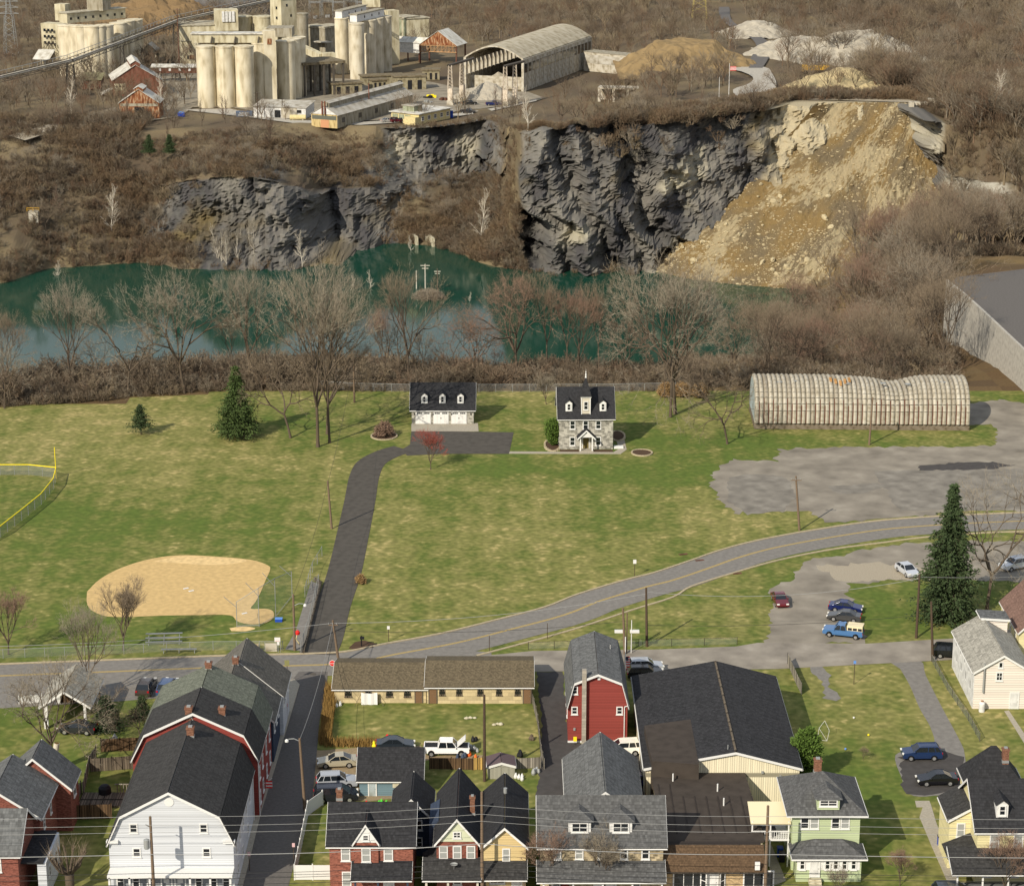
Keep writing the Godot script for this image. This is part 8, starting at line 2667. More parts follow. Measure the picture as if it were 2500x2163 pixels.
func build_near_middle() -> void:
	var Y: Material = M.trim
	# long low cinder-block building in two steps
	var z := -260.2
	var q := func(px: float) -> float: return (700.0 + px * 0.34211 - 1250.0) / 19.83
	var o := hs("block_building", V(-21.9, z), V(-10.6, z), 9.5, gable(9.5, 1.95, 3.3), "x", M.block, M.brown_roof, "lower half of the long cinder-block building with a tan shingle roof", 0.3, "building")
	var x0 := -21.9
	window_row(o, 11.3, 9.5, 1.32, [1.7, 4.2, 6.8, 9.0], 0.85, 1.0)
	door(o, face(Vector3.ZERO, 11.3, 9.5, "F", 10.4, 0), 0.8, 1.8, M.brown_door, M.wood_fence)
	o = hs("block_building", V(-10.5, z + 0.2), V(2.45, z + 0.2), 9.5, gable(9.5, 2.3, 3.65), "x", M.block, M.brown_roof, "higher half of the long cinder-block building with five windows", 0.3, "building")
	window_row(o, 12.95, 9.5, 1.62, [1.9, 4.0, 6.6, 8.9, 11.2], 0.75, 1.0)
	for x in [0.75, 12.35]: door(o, face(Vector3.ZERO, 12.95, 9.5, "F", x, 0.05), 0.85, 1.95, M.brown_door, M.wood_fence)
	var sheet_ := thing("hanging_sheet", "white sheet hung out against the block wall", "sheet", V(-17.56, -259.95))
	var mb := MB.new()
	for i in 10:
		var u0 := -1.0 + i * 0.2; var u1 := u0 + 0.2
		var f := func(u: float, y: float) -> Vector3: return v3(u, y - 0.14 * cos(u * PI * 0.5) * y / 1.4 + (0.2 if y > 1 else 0.0), 0.25 + 0.05 * sin(u * 7.0) + 0.12 * (1.4 - y))
		mb.quad(f.call(u0, 0.05), f.call(u1, 0.05), f.call(u1, 1.4), f.call(u0, 1.4))
	part(sheet_, "cloth", mb, Y)
	for s in [-1.05, 1.05]: bar(sheet_, "prop", [v3(s * 1.7, 0, 0.8), v3(s * 0.9, 1.5, 0.1)], 0.03, M.wood_fence)
	# reeds / dry hedge beside it
	var g := RandomNumberGenerator.new(); g.seed = 33
	var hd := MB.new()
	for i in 2600:
		var t := g.randf()
		var p := V(-22.62, -264.04).lerp(V(-22.1, -247.45), t) + v3(g.randf_range(-0.7, 0.7), 0, 0)
		if i > 1700: p = V(-22.1, -247.45).lerp(V(-15.65, -247.45), g.randf()) + v3(0, 0, g.randf_range(-1.2, 0.6))
		spike(hd, p, p + v3(g.randfn(0, 0.15), g.randf_range(0.9, 1.9) if i <= 1700 else g.randf_range(0.5, 1.1), g.randfn(0, 0.15)), 0.09, g)
	var hg := single("reed_hedge", hd, M.reed, "tall dry golden reeds hedging the yard along the alley", "grass")
	hg.set_meta("kind", "stuff")
	# small blue garage
	o = hs("blue_garage", V(-17.1, -233.7), V(-10.2, -233.7), 7.2, gable(7.2, 2.05, 4.2), "x", M.blue_siding, M.black_roof, "small blue block garage with a black shingle roof", 0.35, "garage")
	door(o, face(Vector3.ZERO, 6.9, 7.2, "F", 1.45, 0), 0.75, 1.9, M.pale_blue, Y)
	piece(o, "window_board", v3(4.15, 1.05, 0.05), v3(0.85, 0.6, 0.1), M.pier)
	piece(o, "lamp", v3(5.0, 1.7, 0.15), v3(0.2, 0.25, 0.2), M.rust_pale)
	# shed
	o = stand("metal_shed", V(-2.71, -238.13), V(0.32, -238.32), "small grey metal shed with a purple-brown roof and double doors", "shed")
	var w := wide(V(-2.71, -238.13), V(0.32, -238.32))
	block(o, Vector3.ZERO, w, 2.6, gable(w, 1.5, 1.95), "z", M.shed_grey)
	roof(o, Vector3.ZERO, w, 2.6, gable(w, 1.5, 1.95), "z", M.purple_roof, 0.12, Y)
	for s in [-0.42, 0.42]: piece(o, "door", v3(w / 2 + s, 0, 0.03), v3(0.8, 1.45, 0.06), M.shed_grey)
	# yard fences
	board_fence("yard_fence", [Vector3(-9.48, 0, -240.78), Vector3(-4.47, 0, -240.59)], 1.5, M.brown_fence, "brown paling fence behind the white pickup")
	board_fence("yard_fence", [Vector3(-4.39, 0, -240.59), Vector3(-3.35, 0, -240.59)], 1.6, M.new_fence, "short bright new timber fence panel")
	board_fence("yard_fence", [Vector3(0.52, 0, -240.78), Vector3(3.27, 0, -241.17)], 1.4, M.wood_pale, "grey paling fence beside the metal shed")
	board_fence("yard_fence", [Vector3(2.46, 0, -260.92), Vector3(3.08, 0, -253.6), Vector3(3.39, 0, -244.67), Vector3(3.67, 0, -240.78)], 1.3, M.wood_pale, "grey fence between the yard and the barn drive")
	var wf := board_fence("vinyl_fence", [Vector3(-21.06, 0, -231.36), Vector3(-22.47, 0, -228.71), Vector3(-22.5, 0, -219.6), Vector3(-22.55, 0, -213.56), Vector3(-18.77, 0, -213.56)], 1.75, Y, "white vinyl fence round the brick house garden", 2.3)
	# vehicles of the yard
	car("sedan", V(-20.19, -241.74), PI + 0.1, paint(rgb(176, 168, 146)), "champagne two-door coupe at the alley end of the yard")
	car("suv", V(-19.85, -236.08), 0.12, paint(rgb(176, 180, 186)), "silver crossover between the coupe and the dark minivan")
	car("van", V(-19.67, -232.62), 0.1, paint(rgb(28, 30, 42)), "dark navy minivan beside the white vinyl fence", "", "parked_van", "van")
	car("sedan", V(-13.71, -246.45), 0.05, paint(rgb(40, 48, 56)), "dark saloon half hidden behind the blue garage")
	var pk := car("pickup_long", V(-7.66, -245.06), 0.0, paint(rgb(238, 236, 232), 0.3, 0.0), "white extended-cab pickup with its bonnet raised", "", "pickup_truck", "pickup")
	mb = MB.new(); mb.obox(v3(1.75, 1.62, 0), v3(1.35, 0.06, 1.6), Basis(v3(0, 0, 1), 0.75))
	part(pk, "raised_bonnet", mb, M.white)
	mb = MB.new(); mb.obox(v3(1.9, 1.08, 0), v3(1.2, 0.06, 1.4))
	part(pk, "engine_bay", mb, M.black)
	# clutter
	var cl := [[V(-14.51, -249.27), M.red, "red ride-on toy behind the dark saloon"], [V(-15.97, -247.25), M.bright_yellow, "yellow tools beside the dark saloon"], [V(-4.4, -245.85), M.galv, "metal work table by the pickup's nose"], [V(-6, -243.88), M.blue_grey, "blue-grey tarpaulin heap below the pickup"], [V(-4.53, -244.27), M.orange, "orange gear pile beside the tarpaulin"], [V(-4.61, -248.86), M.black, "covered black grill behind the pickup"], [V(0.69, -244.47), M.black, "black scrap bin above the metal shed"], [V(-15.83, -231.18), M.red, "red tricycle on the concrete strip"], [V(-14.39, -231.72), M.lime, "lime green plastic slide"], [V(0.68, -238.13), Y, "white bathtub junk beside the shed"], [V(2.77, -239.64), M.galv, "stack of old chairs against the fence"], [V(-1.82, -253.6), M.pier, "broken stone slabs in the yard"], [V(2.53, -249.27), M.bark, "old tree stump by the fence"], [V(-5.05, -255.08), M.pier, "flat pale stump in the yard grass"], [V(-21.31, -259.38), Y, "white bag at the corner of the block building"]]
	for i in cl.size():
		var c := thing("yard_clutter", cl[i][2], "yard item", cl[i][0])
		g.seed = 400 + i
		if cl[i][1] == M.pier: c.scale = v3(1.3, 0.4, 1.0)
		for k in 4:
			var m := MB.new()
			var s := g.randf_range(0.2, 0.5)
			m.lathe(v3(g.randf_range(-0.5, 0.5), 0, g.randf_range(-0.4, 0.4)), [v2(s * 0.5, 0), v2(s * 0.6, s * 0.5), v2(s * 0.35, s * g.randf_range(0.8, 1.6)), v2(0, s * 1.6)], 7)
			part(c, "piece", m, cl[i][1])
	# brick house with a white front gable
	o = hs("brick_house", V(-18.6, -210.5), V(-10.1, -210.5), 8.0, gable(8.0, 5.6, 8.3), "x", M.red_brick, M.black_roof, "brick house with a white front gable and white window heads")
	w = 8.5
	var gx := 3.75
	block(o, v3(gx - 1.25, 0, 0.25), 2.5, 3.0, gable(2.5, 5.9, 7.9), "z", M.red_brick, "gable_bay")
	roof(o, v3(gx - 1.25, 0, 0.25), 2.5, 3.6, gable(2.5, 5.9, 7.9), "z", M.black_roof, 0.22, Y)
	mb = MB.new(); mb.extrude(PackedVector2Array([v2(gx - 1.2, 5.95), v2(gx + 1.2, 5.95), v2(gx, 7.8)]), 0.25, 0.33)
	part(o, "gable_panel", mb, Y)
	window(o, at_wall(v3(gx, 6.5, 0.34)), 0.7, 0.7)
	for x in [1.65, gx, 6.0]: window(o, at_wall(v3(x, 4.55, 0.26 if x == gx else 0.0)), 0.95, 1.6, 1, 2, Y, M.curtain)
	wins(o, w, 8, "F", [1.7, 3.9], 1.7, 0.95, 1.7, M.curtain)
	door(o, face(Vector3.ZERO, w, 8, "F", 6.0, 0), 0.9, 2.0, M.white, Y)
	roof(o, v3(2.4, 0, 1.9), 5.9, 1.9, [v2(0, 2.6), v2(1.9, 3.6)], "x", M.black_roof, 0.15, Y)
	for x in [2.7, 5.0, 8.0]: piece(o, "porch_post", v3(x, 0, 1.7), v3(0.2, 2.6, 0.2), M.navy_siding)
	chimney(o, v3(0.7, 7.6, -5.6), 0.6, 1.5, M.brick_chimney)
	# dark wing behind
	o = hs("rear_wing", V(-12.6, -219.0), V(-8.6, -219.0), 6.4, gable(4.0, 4.6, 6.6), "z", M.navy_siding, M.black_roof, "dark blue rear wing with a black roof behind the brick house", 0.3, "building")
	wins(o, 4.0, 6.4, "F", [2.8], 3.6, 0.7, 1.2); wins(o, 4.0, 6.4, "F", [2.8], 1.6, 0.7, 1.2)
	# green-gabled brick house with wraparound porch
	o = hs("gabled_house", V(-7.7, -210.9), V(-3.5, -210.9), 11.5, gable(4.2, 5.7, 8.3), "z", M.brick_dark, M.black_roof, "narrow brick house with a pale green front gable and wraparound porch", 0.4)
	mb = MB.new(); mb.extrude(PackedVector2Array([v2(0.1, 5.75), v2(4.1, 5.75), v2(2.1, 8.1)]), 0.02, 0.1)
	part(o, "gable_panel", mb, M.pale_green)
	window(o, at_wall(v3(2.1, 6.5, 0.1)), 0.85, 0.75, 2, 2)
	wins(o, 4.2, 11.5, "F", [0.7, 2.1, 3.5], 4.5, 0.9, 1.5, M.curtain); wins(o, 4.2, 11.5, "F", [2.1], 1.6, 0.9, 1.5)
	block(o, v3(-0.9, 0, -4.0), 1.0, 5.0, [v2(0, 5.6), v2(1.0, 6.2)], "z", M.navy_siding, "side_bay")
	roof(o, v3(-1.2, 0, 2.2), 5.6, 2.2, [v2(0, 2.6), v2(2.2, 3.7)], "x", M.dark_roof, 0.2, Y)
	roof(o, v3(-1.4, 0, 0), 1.4, 3.4, [v2(0, 2.65), v2(1.4, 3.6)], "z", M.dark_roof, 0.1)
	for x in [-1.0, 1.2, 4.2]: piece(o, "porch_post", v3(x, 0, 2.0), v3(0.22, 2.6, 0.22), M.tan_trim)
	chimney(o, v3(3.6, 6.2, -4.6), 0.5, 2.4, M.brick_chimney)
	var dish := thing("satellite_dish", "grey satellite dish on the wraparound porch roof", "satellite dish", V(-5.9, -209.6) + v3(0, 3.1, 0))
	bar(dish, "mast", [Vector3.ZERO, v3(0, 0.6, 0)], 0.03, M.steel)
	mb = MB.new(); mb.lathe(v3(0, 0.6, 0), [v2(0, 0), v2(0.25, 0.04), v2(0.4, 0.14)], 12)
	part(dish, "reflector", mb, M.galv)
	# tan house
	o = hs("gabled_house", V(-2.9, -210.9), V(1.4, -210.9), 12.5, gable(4.3, 5.3, 7.3), "z", M.tan_siding, M.black_roof, "narrow tan-sided house with a long black gable roof", 0.35)
	window(o, at_wall(v3(2.3, 4.2, 0)), 0.8, 1.5, 1, 2, Y, M.curtain)
	roof(o, v3(0, 0, 1.8), 4.3, 1.8, [v2(0, 2.4), v2(1.8, 3.4)], "x", M.dark_roof, 0.15, Y)
	window(o, at_wall(v3(1.4, 1.5, 0)), 1.6, 1.1, 2, 1, Y)
	door(o, face(Vector3.ZERO, 4.3, 12.5, "F", 3.4, 0), 0.9, 2.0, M.white, Y)
	for x in [0.15, 4.15]: piece(o, "porch_post", v3(x, 0, 1.65), v3(0.18, 2.5, 0.18), M.wood_fence)
	tube_part(o, "flue", v3(2.2, 6.9, -8.0), v3(2.2, 7.9, -8.0), 0.22, M.galv)
	# stone double house with two hipped dormers
	o = hs("double_house", V(2.9, -210.5), V(15.4, -210.5), 8.6, gable(8.6, 5.5, 8.9), "x", M.tan_stone, M.grey_roof2, "tan stone double house with two hipped dormers and a long porch", 0.4)
	w = 12.5
	for x in [1.7, 3.95, 6.25, 8.5, 10.7]: window(o, face(Vector3.ZERO, w, 8.6, "F", x, 4.6), 0.85, 1.35, 1, 2, Y, M.curtain if x < 8 else M.glass)
	for x in [4.0, 8.2]: dormer(o, v3(x, 6.35, -1.0), 2.3, 1.35, 2.8, M.white, M.grey_roof2, true, 2, 1.7)
	roof(o, v3(-0.2, 0, 2.2), w + 0.2, 2.2, [v2(0, 2.6), v2(2.2, 3.6)], "x", M.grey_roof2, 0.2, Y)
	for i in 5: piece(o, "porch_post", v3(0.3 + i * 3.0, 0, 2.0), v3(0.18, 2.7, 0.18), Y)
	for x in [1.6, 9.8]: window(o, face(Vector3.ZERO, w, 8.6, "F", x, 1.6), 0.9, 1.5, 1, 2, Y)
	for x in [6.0, 7.2]: door(o, face(Vector3.ZERO, w, 8.6, "F", x, 0), 0.95, 2.0, M.white, Y)
	# its grey wing behind
	o = hs("grey_wing", V(5.9, -219.5), V(13.8, -219.5), 15.0, gable(7.9, 4.2, 7.2), "z", M.plant_dark, M.grey_roof, "grey-roofed rear wing behind the stone double house", 0.25, "building")
	# red turret cap in front of the porch
	var tc := thing("turret_roof", "small conical red turret roof in front of the stone house", "turret", V(5.41, -210.19))
	mb = MB.new(); mb.lathe(Vector3.ZERO, [v2(0.5, 0), v2(0.5, 0.2), v2(0.72, 0.2), v2(0.06, 2.1), v2(0, 2.4)], 8)
	part(tc, "cone", mb, M.red_tile)
	tube_part(tc, "finial", v3(0, 2.3, 0), v3(0, 2.8, 0), 0.04, M.galv)

func build_near_right() -> void:
	var Y: Material = M.trim
	# red barn
	var o := hs("red_barn", V(6.62, -248.3), V(13.6, -248.3), 13.0, gambrel(6.98, 4.95, 7.6, 8.75, 0.1), "z", M.red_siding, M.grey_roof, "red-sided barn with a grey gambrel roof and a block chimney", 0.45, "barn")
	var w := 6.98; var d := 13.0
	wins(o, w, d, "F", [0.75], 6.65, 0.75, 1.0); wins(o, w, d, "F", [0.75, 6.05], 4.1, 0.75, 1.0)
	piece(o, "gable_vent", v3(w / 2 + 0.1, 8.0, 0.05), v3(0.32, 0.32, 0.1), Y)
	piece(o, "chimney", v3(1.85, 0, 0.3), v3(0.5, 9.4, 0.55), M.block_grey)
	piece(o, "base_course", v3(w / 2, 0, 0.03), v3(w + 0.06, 0.25, 0.1), Y)
	bar(o, "downpipe", [v3(w + 0.25, 4.8, 0.1), v3(w - 0.35, 4.6, 0.12), v3(w - 0.35, 0, 0.12)], 0.06, Y)
	piece(o, "meter", v3(0.75, 1.6, 0.08), v3(0.25, 0.3, 0.14), M.galv)
	for z in [3.0, 6.5, 10.0]: window(o, face(Vector3.ZERO, w, d, "L", z, 2.6), 0.8, 1.1); tube_part(o, "roof_vent", v3(5.3, 7.9, -9.4), v3(5.3, 8.7, -9.4), 0.07, Y)
	var bg := thing("yellow_sign", "yellow yard sign on a short post at the barn's foot", "sign", V(7.44, -247.65))
	bar(bg, "post", [Vector3.ZERO, v3(0, 0.8, 0)], 0.03, M.black)
	piece(bg, "plate", v3(0, 0.45, 0.04), v3(0.4, 0.6, 0.03), M.bright_yellow)
	var fp := thing("flagpole", "white flagpole with a striped flag beside the red barn", "flagpole", V(13.9, -260.5))
	bar(fp, "pole", [Vector3.ZERO, v3(0, 8.6, 0)], 0.07, Y)
	for i in 9: piece(fp, "stripe", v3(0.35, 4.6 + i * 0.16, 0), v3(0.55 - 0.03 * absf(i - 4), 0.155, 0.04), M.red if i % 2 == 0 else Y)
	piece(fp, "canton", v3(0.22, 5.5, 0.0), v3(0.3, 0.5, 0.06), M.navy_siding)
	# twin white floodlight bars on a mast
	var lm := thing("light_mast", "pole with two broad white lamp heads behind the red barn", "lamp post", V(14.93, -276.65))
	bar(lm, "pole", [Vector3.ZERO, v3(0, 5.6, 0)], 0.09, M.pole)
	for s in [-1, 1]: piece(lm, "lamp_head", v3(s * 1.0, 2.9, 0), v3(1.2, 0.3, 0.5), Y)
	bar(lm, "stay", [v3(0.6, 0, 0), v3(0.6, 4.6, 0)], 0.06, Y)
	car("suv", V(12.94, -245.06), PI + 0.1, paint(rgb(236, 232, 222), 0.3, 0.0), "white crossover parked behind the red barn")
	car("suv", V(16.98, -270.39), 0.1, paint(rgb(176, 180, 184)), "silver off-roader parked on the street by the barn")
	car("suv", V(16.85, -268.15), 0.05, paint(rgb(22, 24, 26)), "black off-roader in front of the silver one")
	car("sedan", V(14.36, -236.45), 0.15, paint(rgb(28, 40, 110)), "blue saloon squeezed between wing and brown-roofed shop")
	var cn := thing("traffic_cone", "orange traffic cone beside the white crossover", "cone", V(14.96, -247.05))
	var mb := MB.new(); mb.lathe(Vector3.ZERO, [v2(0.22, 0.02), v2(0.18, 0.06), v2(0.05, 0.7), v2(0, 0.72)], 10)
	part(cn, "cone", mb, M.orange)
	piece(cn, "base", Vector3.ZERO, v3(0.45, 0.05, 0.45), M.orange)
	# large black-roofed hall
	var fl := Vector3(20.55, 4.6, -231.68); var fr := Vector3(31.6, 4.6, -230.58)
	var zf := (fl.z + fr.z) * 0.5
	var bl := Vector3(14.89, 4.6, -255.66)
	var xl := Vector3(14.84, 4.6, -240.66).x; var xr: float = fr.x + 0.2
	w = xr - xl; d = zf - bl.z + 1.6
	var rx := Vector3(24.69, 6.4, -230.12).x - xl
	var pf := [v2(0, 4.6), v2(rx, 6.5), v2(w, 4.6)]
	o = hs("black_roofed_hall", V(xl, zf), V(xr, zf), d, pf, "z", M.cream_siding, M.black_roof2, "big hall with a wide black shingle roof and cream metal walls", 0.3, "building")
	mb = MB.new(); mb.tube(v3(rx, 6.66, 0.3), v3(rx, 6.66, -d), 0.16, 0.16, 4)
	part(o, "ridge_cap", mb, M.wood_fence)
	for i in 2: piece(o, "wall_lamp", v3(rx + 3.0 + i * 2.0, 4.0 - i * 0.5, 0.1), v3(0.25, 0.25, 0.25), M.galv)
	tube_part(o, "roof_pipe", v3(rx - 0.8, 6.0, -0.8), v3(rx - 0.8, 7.0, -0.8), 0.06, M.galv)
	# flat brown-roofed shop wing
	var sp: Array = PL([15.4, -244.2, 20.9, -246.1, 20.9, -233.5, 25.5, -232.1, 26, -214.7, 15.7, -214.4, 15.7, -226.5])
	var s := thing("shop_wing", "long low shop wing with a flat dark brown membrane roof", "building")
	mb = MB.new(); mb.slab(PackedVector2Array(sp), 3.9, 0.0)
	part(s, "wall", mb, M.cream_wall)
	mb = MB.new()
	var grown: Array = Geometry2D.offset_polygon(PackedVector2Array(sp), 0.25)
	mb.slab(grown[0], 4.02, 3.8)
	part(s, "roof", mb, M.membrane)
	var up: Array = PL([15.1, -239.9, 20.5, -241.7, 20.5, -229.3, 15.4, -230.2])
	mb = MB.new(); mb.slab(PackedVector2Array(up), 5.75, 0.0)
	part(s, "upper_wall", mb, M.membrane)
	mb = MB.new(); mb.slab(PackedVector2Array(up), 5.85, 5.76)
	part(s, "upper_roof", mb, M.membrane)
	for i in 9:
		var p := Vector3(15.98, 4.04, -224.11).lerp(Vector3(25.92, 4.04, -224.11), i / 8.0)
		mb = MB.new(); mb.obox(p + v3(0, 0.01, 2.0 if i < 2 else 3.5), v3(0.14, 0.04, 9.0 if i > 1 else 12.0))
		part(s, "roof_seam", mb, M.membrane_dark)
	for q in [Vector3(17.66, 4, -228.97), Vector3(19.13, 4, -229.69), Vector3(22.32, 4, -226.36), Vector3(22.68, 4, -222.81)]: tube_part(s, "vent_pipe", q, q + v3(0, 0.9, 0), 0.09, Y)
	# shop front with a shingled mansard
	var a := V(15.59, -209.89); var b := V(25.61, -209.89)
	o = stand("corner_shop", V(a.x, -211.2), V(b.x, -211.2), "tan brick shop front with a brown shingle mansard and two display windows", "shop")
	w = b.x - a.x
	piece(o, "wall", v3(w / 2, 0, -1.5), v3(w, 3.0, 3.0), M.tan_brick)
	roof(o, v3(-0.1, 0, 0.7), w + 0.2, 2.0, [v2(0, 2.55), v2(1.6, 4.6)], "x", M.mansard, 0.1, M.wood_fence)
	piece(o, "parapet", v3(w / 2, 2.9, -1.6), v3(w, 1.5, 1.6), M.membrane_dark)
	for x in [2.5, 9.7]: window(o, at_wall(v3(x, 1.35, 0)), 3.2, 1.9, 3, 1, Y, null, 0.14)
	door(o, at_wall(v3(w * 0.5, 0, 0.05)), 0.95, 2.1, M.white, Y)
	for x in [-1.0, 1.0]: window(o, Transform3D(Basis(Vector3.UP, x * 0.7), v3(w * 0.5 + x * 0.95, 1.3, 0.3)), 0.8, 1.9, 1, 2, Y)
	piece(o, "sign_box", v3(w - 0.6, 2.9, 1.0), v3(0.5, 0.85, 0.2), Y)
	# green house
	a = V(29.2, -213.2); b = V(36.2, -213.2); w = 7.0; d = 8.2
	o = stand("green_house", a, b, "pale green clapboard house with a grey hipped roof and glazed porch", "house")
	var zb := 2.6
	block(o, v3(0, 0, -zb), w, d, [v2(0, 6.6), v2(w, 6.6)], "z", M.green_siding)
	hip(o, v3(0, 0, -zb), w, d, 6.6, 9.4, M.grey_roof2, 0.7, Y)
	for x in [1.75, 4.95]:
		for k in [-0.5, 0.5]: window(o, at_wall(v3(x + k, 5.4, -zb)), 0.95, 1.35, 1, 2, Y, M.curtain if k > 0 else M.glass)
	dormer(o, v3(3.6, 7.3, -zb + 0.2), 2.3, 0.95, 2.0, M.green_siding, M.grey_roof2, true, 2, 1.9)
	chimney(o, v3(3.1, 8.4, -zb - 5.2), 0.75, 1.9, M.brick_chimney)
	block(o, v3(0.2, 0, 0), w - 0.3, zb, [v2(0, 2.75), v2(w - 0.3, 2.75)], "z", M.green_siding, "porch_wall")
	piece(o, "window_band", v3(w / 2, 1.35, 0.03), v3(w - 0.5, 1.4, 0.06), Y)
	hip(o, v3(0.1, 0, 0), w - 0.1, zb + 0.2, 2.85, 4.2, M.grey_roof2, 0.45, Y, 1.4)
	for x in [0.8, 3.4, 4.25, 5.15, 6.1]: window(o, at_wall(v3(x, 2.02, 0.06)), 0.62, 1.25, 1, 2, Y)
	door(o, at_wall(v3(2.1, 0.55, 0.06)), 0.85, 2.1, M.white, Y)
	for i in 3: piece(o, "step", v3(2.1, 0, 1.1 - i * 0.35), v3(1.3, 0.18 * (i + 1), 0.35), M.pier)
	for z in [3.6, 7.0]: window(o, face(v3(0, 0, -zb), w, d, "L", z - zb + 0.5, 5.2), 0.8, 1.2)
	# upstairs deck with awning on its left
	var dk := thing("upper_deck", "white railed upper deck with a cream awning beside the green house", "deck", V(25.0, -216.6))
	piece(dk, "floor", v3(2.0, 3.0, -1.6), v3(4.0, 0.2, 3.4), Y)
	for x in [0.1, 2.0, 3.9]: piece(dk, "post", v3(x, 0, 0), v3(0.14, 5.2, 0.14), Y)
	for i in 16: piece(dk, "baluster", v3(0.2 + i * 0.245, 3.2, 0.05), v3(0.06, 0.9, 0.05), Y)
	piece(dk, "rail", v3(2.0, 4.05, 0.05), v3(4.0, 0.08, 0.1), Y)
	mb = MB.new(); mb.obox(v3(2.0, 5.4, -1.6), v3(4.2, 0.1, 3.8), Basis(v3(1, 0, 0), 0.2))
	part(dk, "awning", mb, M.cream_paint)
	piece(dk, "clutter", v3(1.6, 3.2, -1.2), v3(2.2, 0.6, 1.2), M.black)
	for i in 3:
		var q := thing("wheelie_bin", ["blue lidded wheelie bin beside the green house", "black wheelie bin beside the green house", "blue recycling bin by the yellow house porch"][i], "bin", [V(28.38, -218.93), V(28.47, -217.81), V(45.87, -221.6)][i])
		mb = MB.new(); mb.obox(v3(0, 0.5, 0), v3(0.58, 1.0, 0.6))
		part(q, "body", mb, [M.blue_bin, M.black, M.blue_bin][i])
		piece(q, "lid", v3(0, 1.0, 0.03), v3(0.64, 0.1, 0.7), [M.blue_bin, M.black, M.black][i])
	sheet("path", PL([27, -221.6, 27.8, -221.4, 28.4, -213.4, 26.9, -212.3, 27, -215.6]), 0.05, M.paving, 0.05)
	# side lawn things
	var gl := thing("soccer_goal", "folded white soccer goal frame in the hall's shadow", "goal", V(37.02, -248.88))
	bar(gl, "frame", [v3(-0.8, 0.1, 0), v3(-0.6, 1.4, -0.4), v3(0.1, 2.2, -0.8), v3(0.6, 1.2, -0.2), v3(0.3, 0.1, 0.3), v3(-0.8, 0.1, 0)], 0.02, M.trim)
	bar(gl, "brace", [v3(-0.6, 1.4, -0.4), v3(0.3, 0.1, 0.3)], 0.018, M.trim)
	for i in 4:
		mb = MB.new(); mb.lathe(v3(0, 0.14, 0), [v2(0, -0.14), v2(0.12, -0.07), v2(0.14, 0), v2(0.12, 0.07), v2(0, 0.14)], 10)
		single("ball", mb, [M.bright_yellow, M.white, M.blue_pale, M.white][i], ["yellow ball on the side lawn", "white ball on the sunlit side lawn", "pale blue ball at the shadow's edge", "white ball inside the hall's shadow"][i], "ball").position = [V(42.48, -250.21), V(41.47, -255.35), V(39.17, -246.17), V(36.37, -249.35)][i]
	road_sign("bird_feeder", V(43.03, -266.16), 3.2, v2(0.32, 0.4), M.blue_pale, "pole with a small blue and white bird feeder on the side lawn")
	var sf := mesh_fence("side_fence", [Vector3(54.17, 0, -273.79), Vector3(54.43, 0, -264.31), Vector3(55.23, 0, -254.66), Vector3(55.42, 0, -248.64)], 1.0, "pale fence between the drive and the white gabled house", 2.4, M.wood_pale, M.chain_dark)
	mesh_fence("side_fence", [Vector3(35.47, 0, -272.95), Vector3(35.78, 0, -265.89), Vector3(36.01, 0, -262.74)], 1.5, "pale board fence at the corner of the black-roofed hall", 2.0, M.wood_pale, M.pale_board)
	mesh_fence("wire_fence", [Vector3(2.14, 0, -277.94), Vector3(12.35, 0, -278.81), Vector3(20.96, 0, -279.1), Vector3(29.61, 0, -279.68)], 1.0, "low post-and-wire fence along the street verge", 3.6, M.wood_fence)
	car("suv", V(47.64, -243.78), PI + 0.02, paint(rgb(34, 54, 92)), "dark blue crossover parked at the end of the side drive")
	car("sedan", V(48.21, -236.9), PI + 0.05, paint(rgb(22, 22, 28)), "black saloon half hidden by the yellow house")
	# white gabled house on the right
	o = hs("white_gabled_house", V(56.5, -258.4), V(63.3, -258.4), 13.6, gable(6.8, 4.9, 7.0), "z", M.pink_siding, M.pale_roof, "long pale-sided gabled house with a worn grey roof and stove pipe", 0.3)
	w = 6.8; d = 13.6
	window(o, at_wall(v3(3.1, 5.75, 0)), 0.6, 0.85, 1, 1); window(o, at_wall(v3(3.0, 4.25, 0)), 0.85, 1.15, 2, 2)
	door(o, face(Vector3.ZERO, w, d, "F", 5.0, 0), 0.95, 2.05, M.white, Y)
	bar(o, "stove_pipe", [v3(1.1, 2.2, 0.2), v3(1.1, 6.0, 0.2)], 0.12, M.galv)
	for i in 4:
		window(o, face(Vector3.ZERO, w, d, "L", 2.0 + i * 2.9, 2.4), 0.5, 1.0); window(o, face(Vector3.ZERO, w, d, "L", 3.2 + i * 2.8, 3.9), 0.35, 0.5, 1, 1)
	block(o, v3(3.2, 0, -d + 1.5), 3.2, 2.6, [v2(0, 7.2), v2(3.2, 7.0)], "z", M.pink_siding, "stair_head")
	roof(o, v3(3.2, 0, -d + 1.5), 3.2, 2.6, [v2(0, 7.2), v2(3.2, 7.0)], "z", M.grey_roof, 0.25, Y)
	piece(o, "white_flank", v3(-0.04, 0, -d / 2), v3(0.06, 4.85, d - 0.1), M.white)
	var gt := thing("gas_tank", "white upright propane tank with a rusty cap by the gabled house", "tank", V(57.41, -257.54))
	mb = MB.new(); mb.lathe(Vector3.ZERO, [v2(0.36, 0), v2(0.38, 1.1), v2(0.25, 1.3), v2(0, 1.38)], 14)
	part(gt, "shell", mb, M.white)
	mb = MB.new(); mb.lathe(v3(0, 1.3, 0), [v2(0.2, 0), v2(0.18, 0.12), v2(0, 0.14)], 10)
	part(gt, "cap", mb, M.rust)
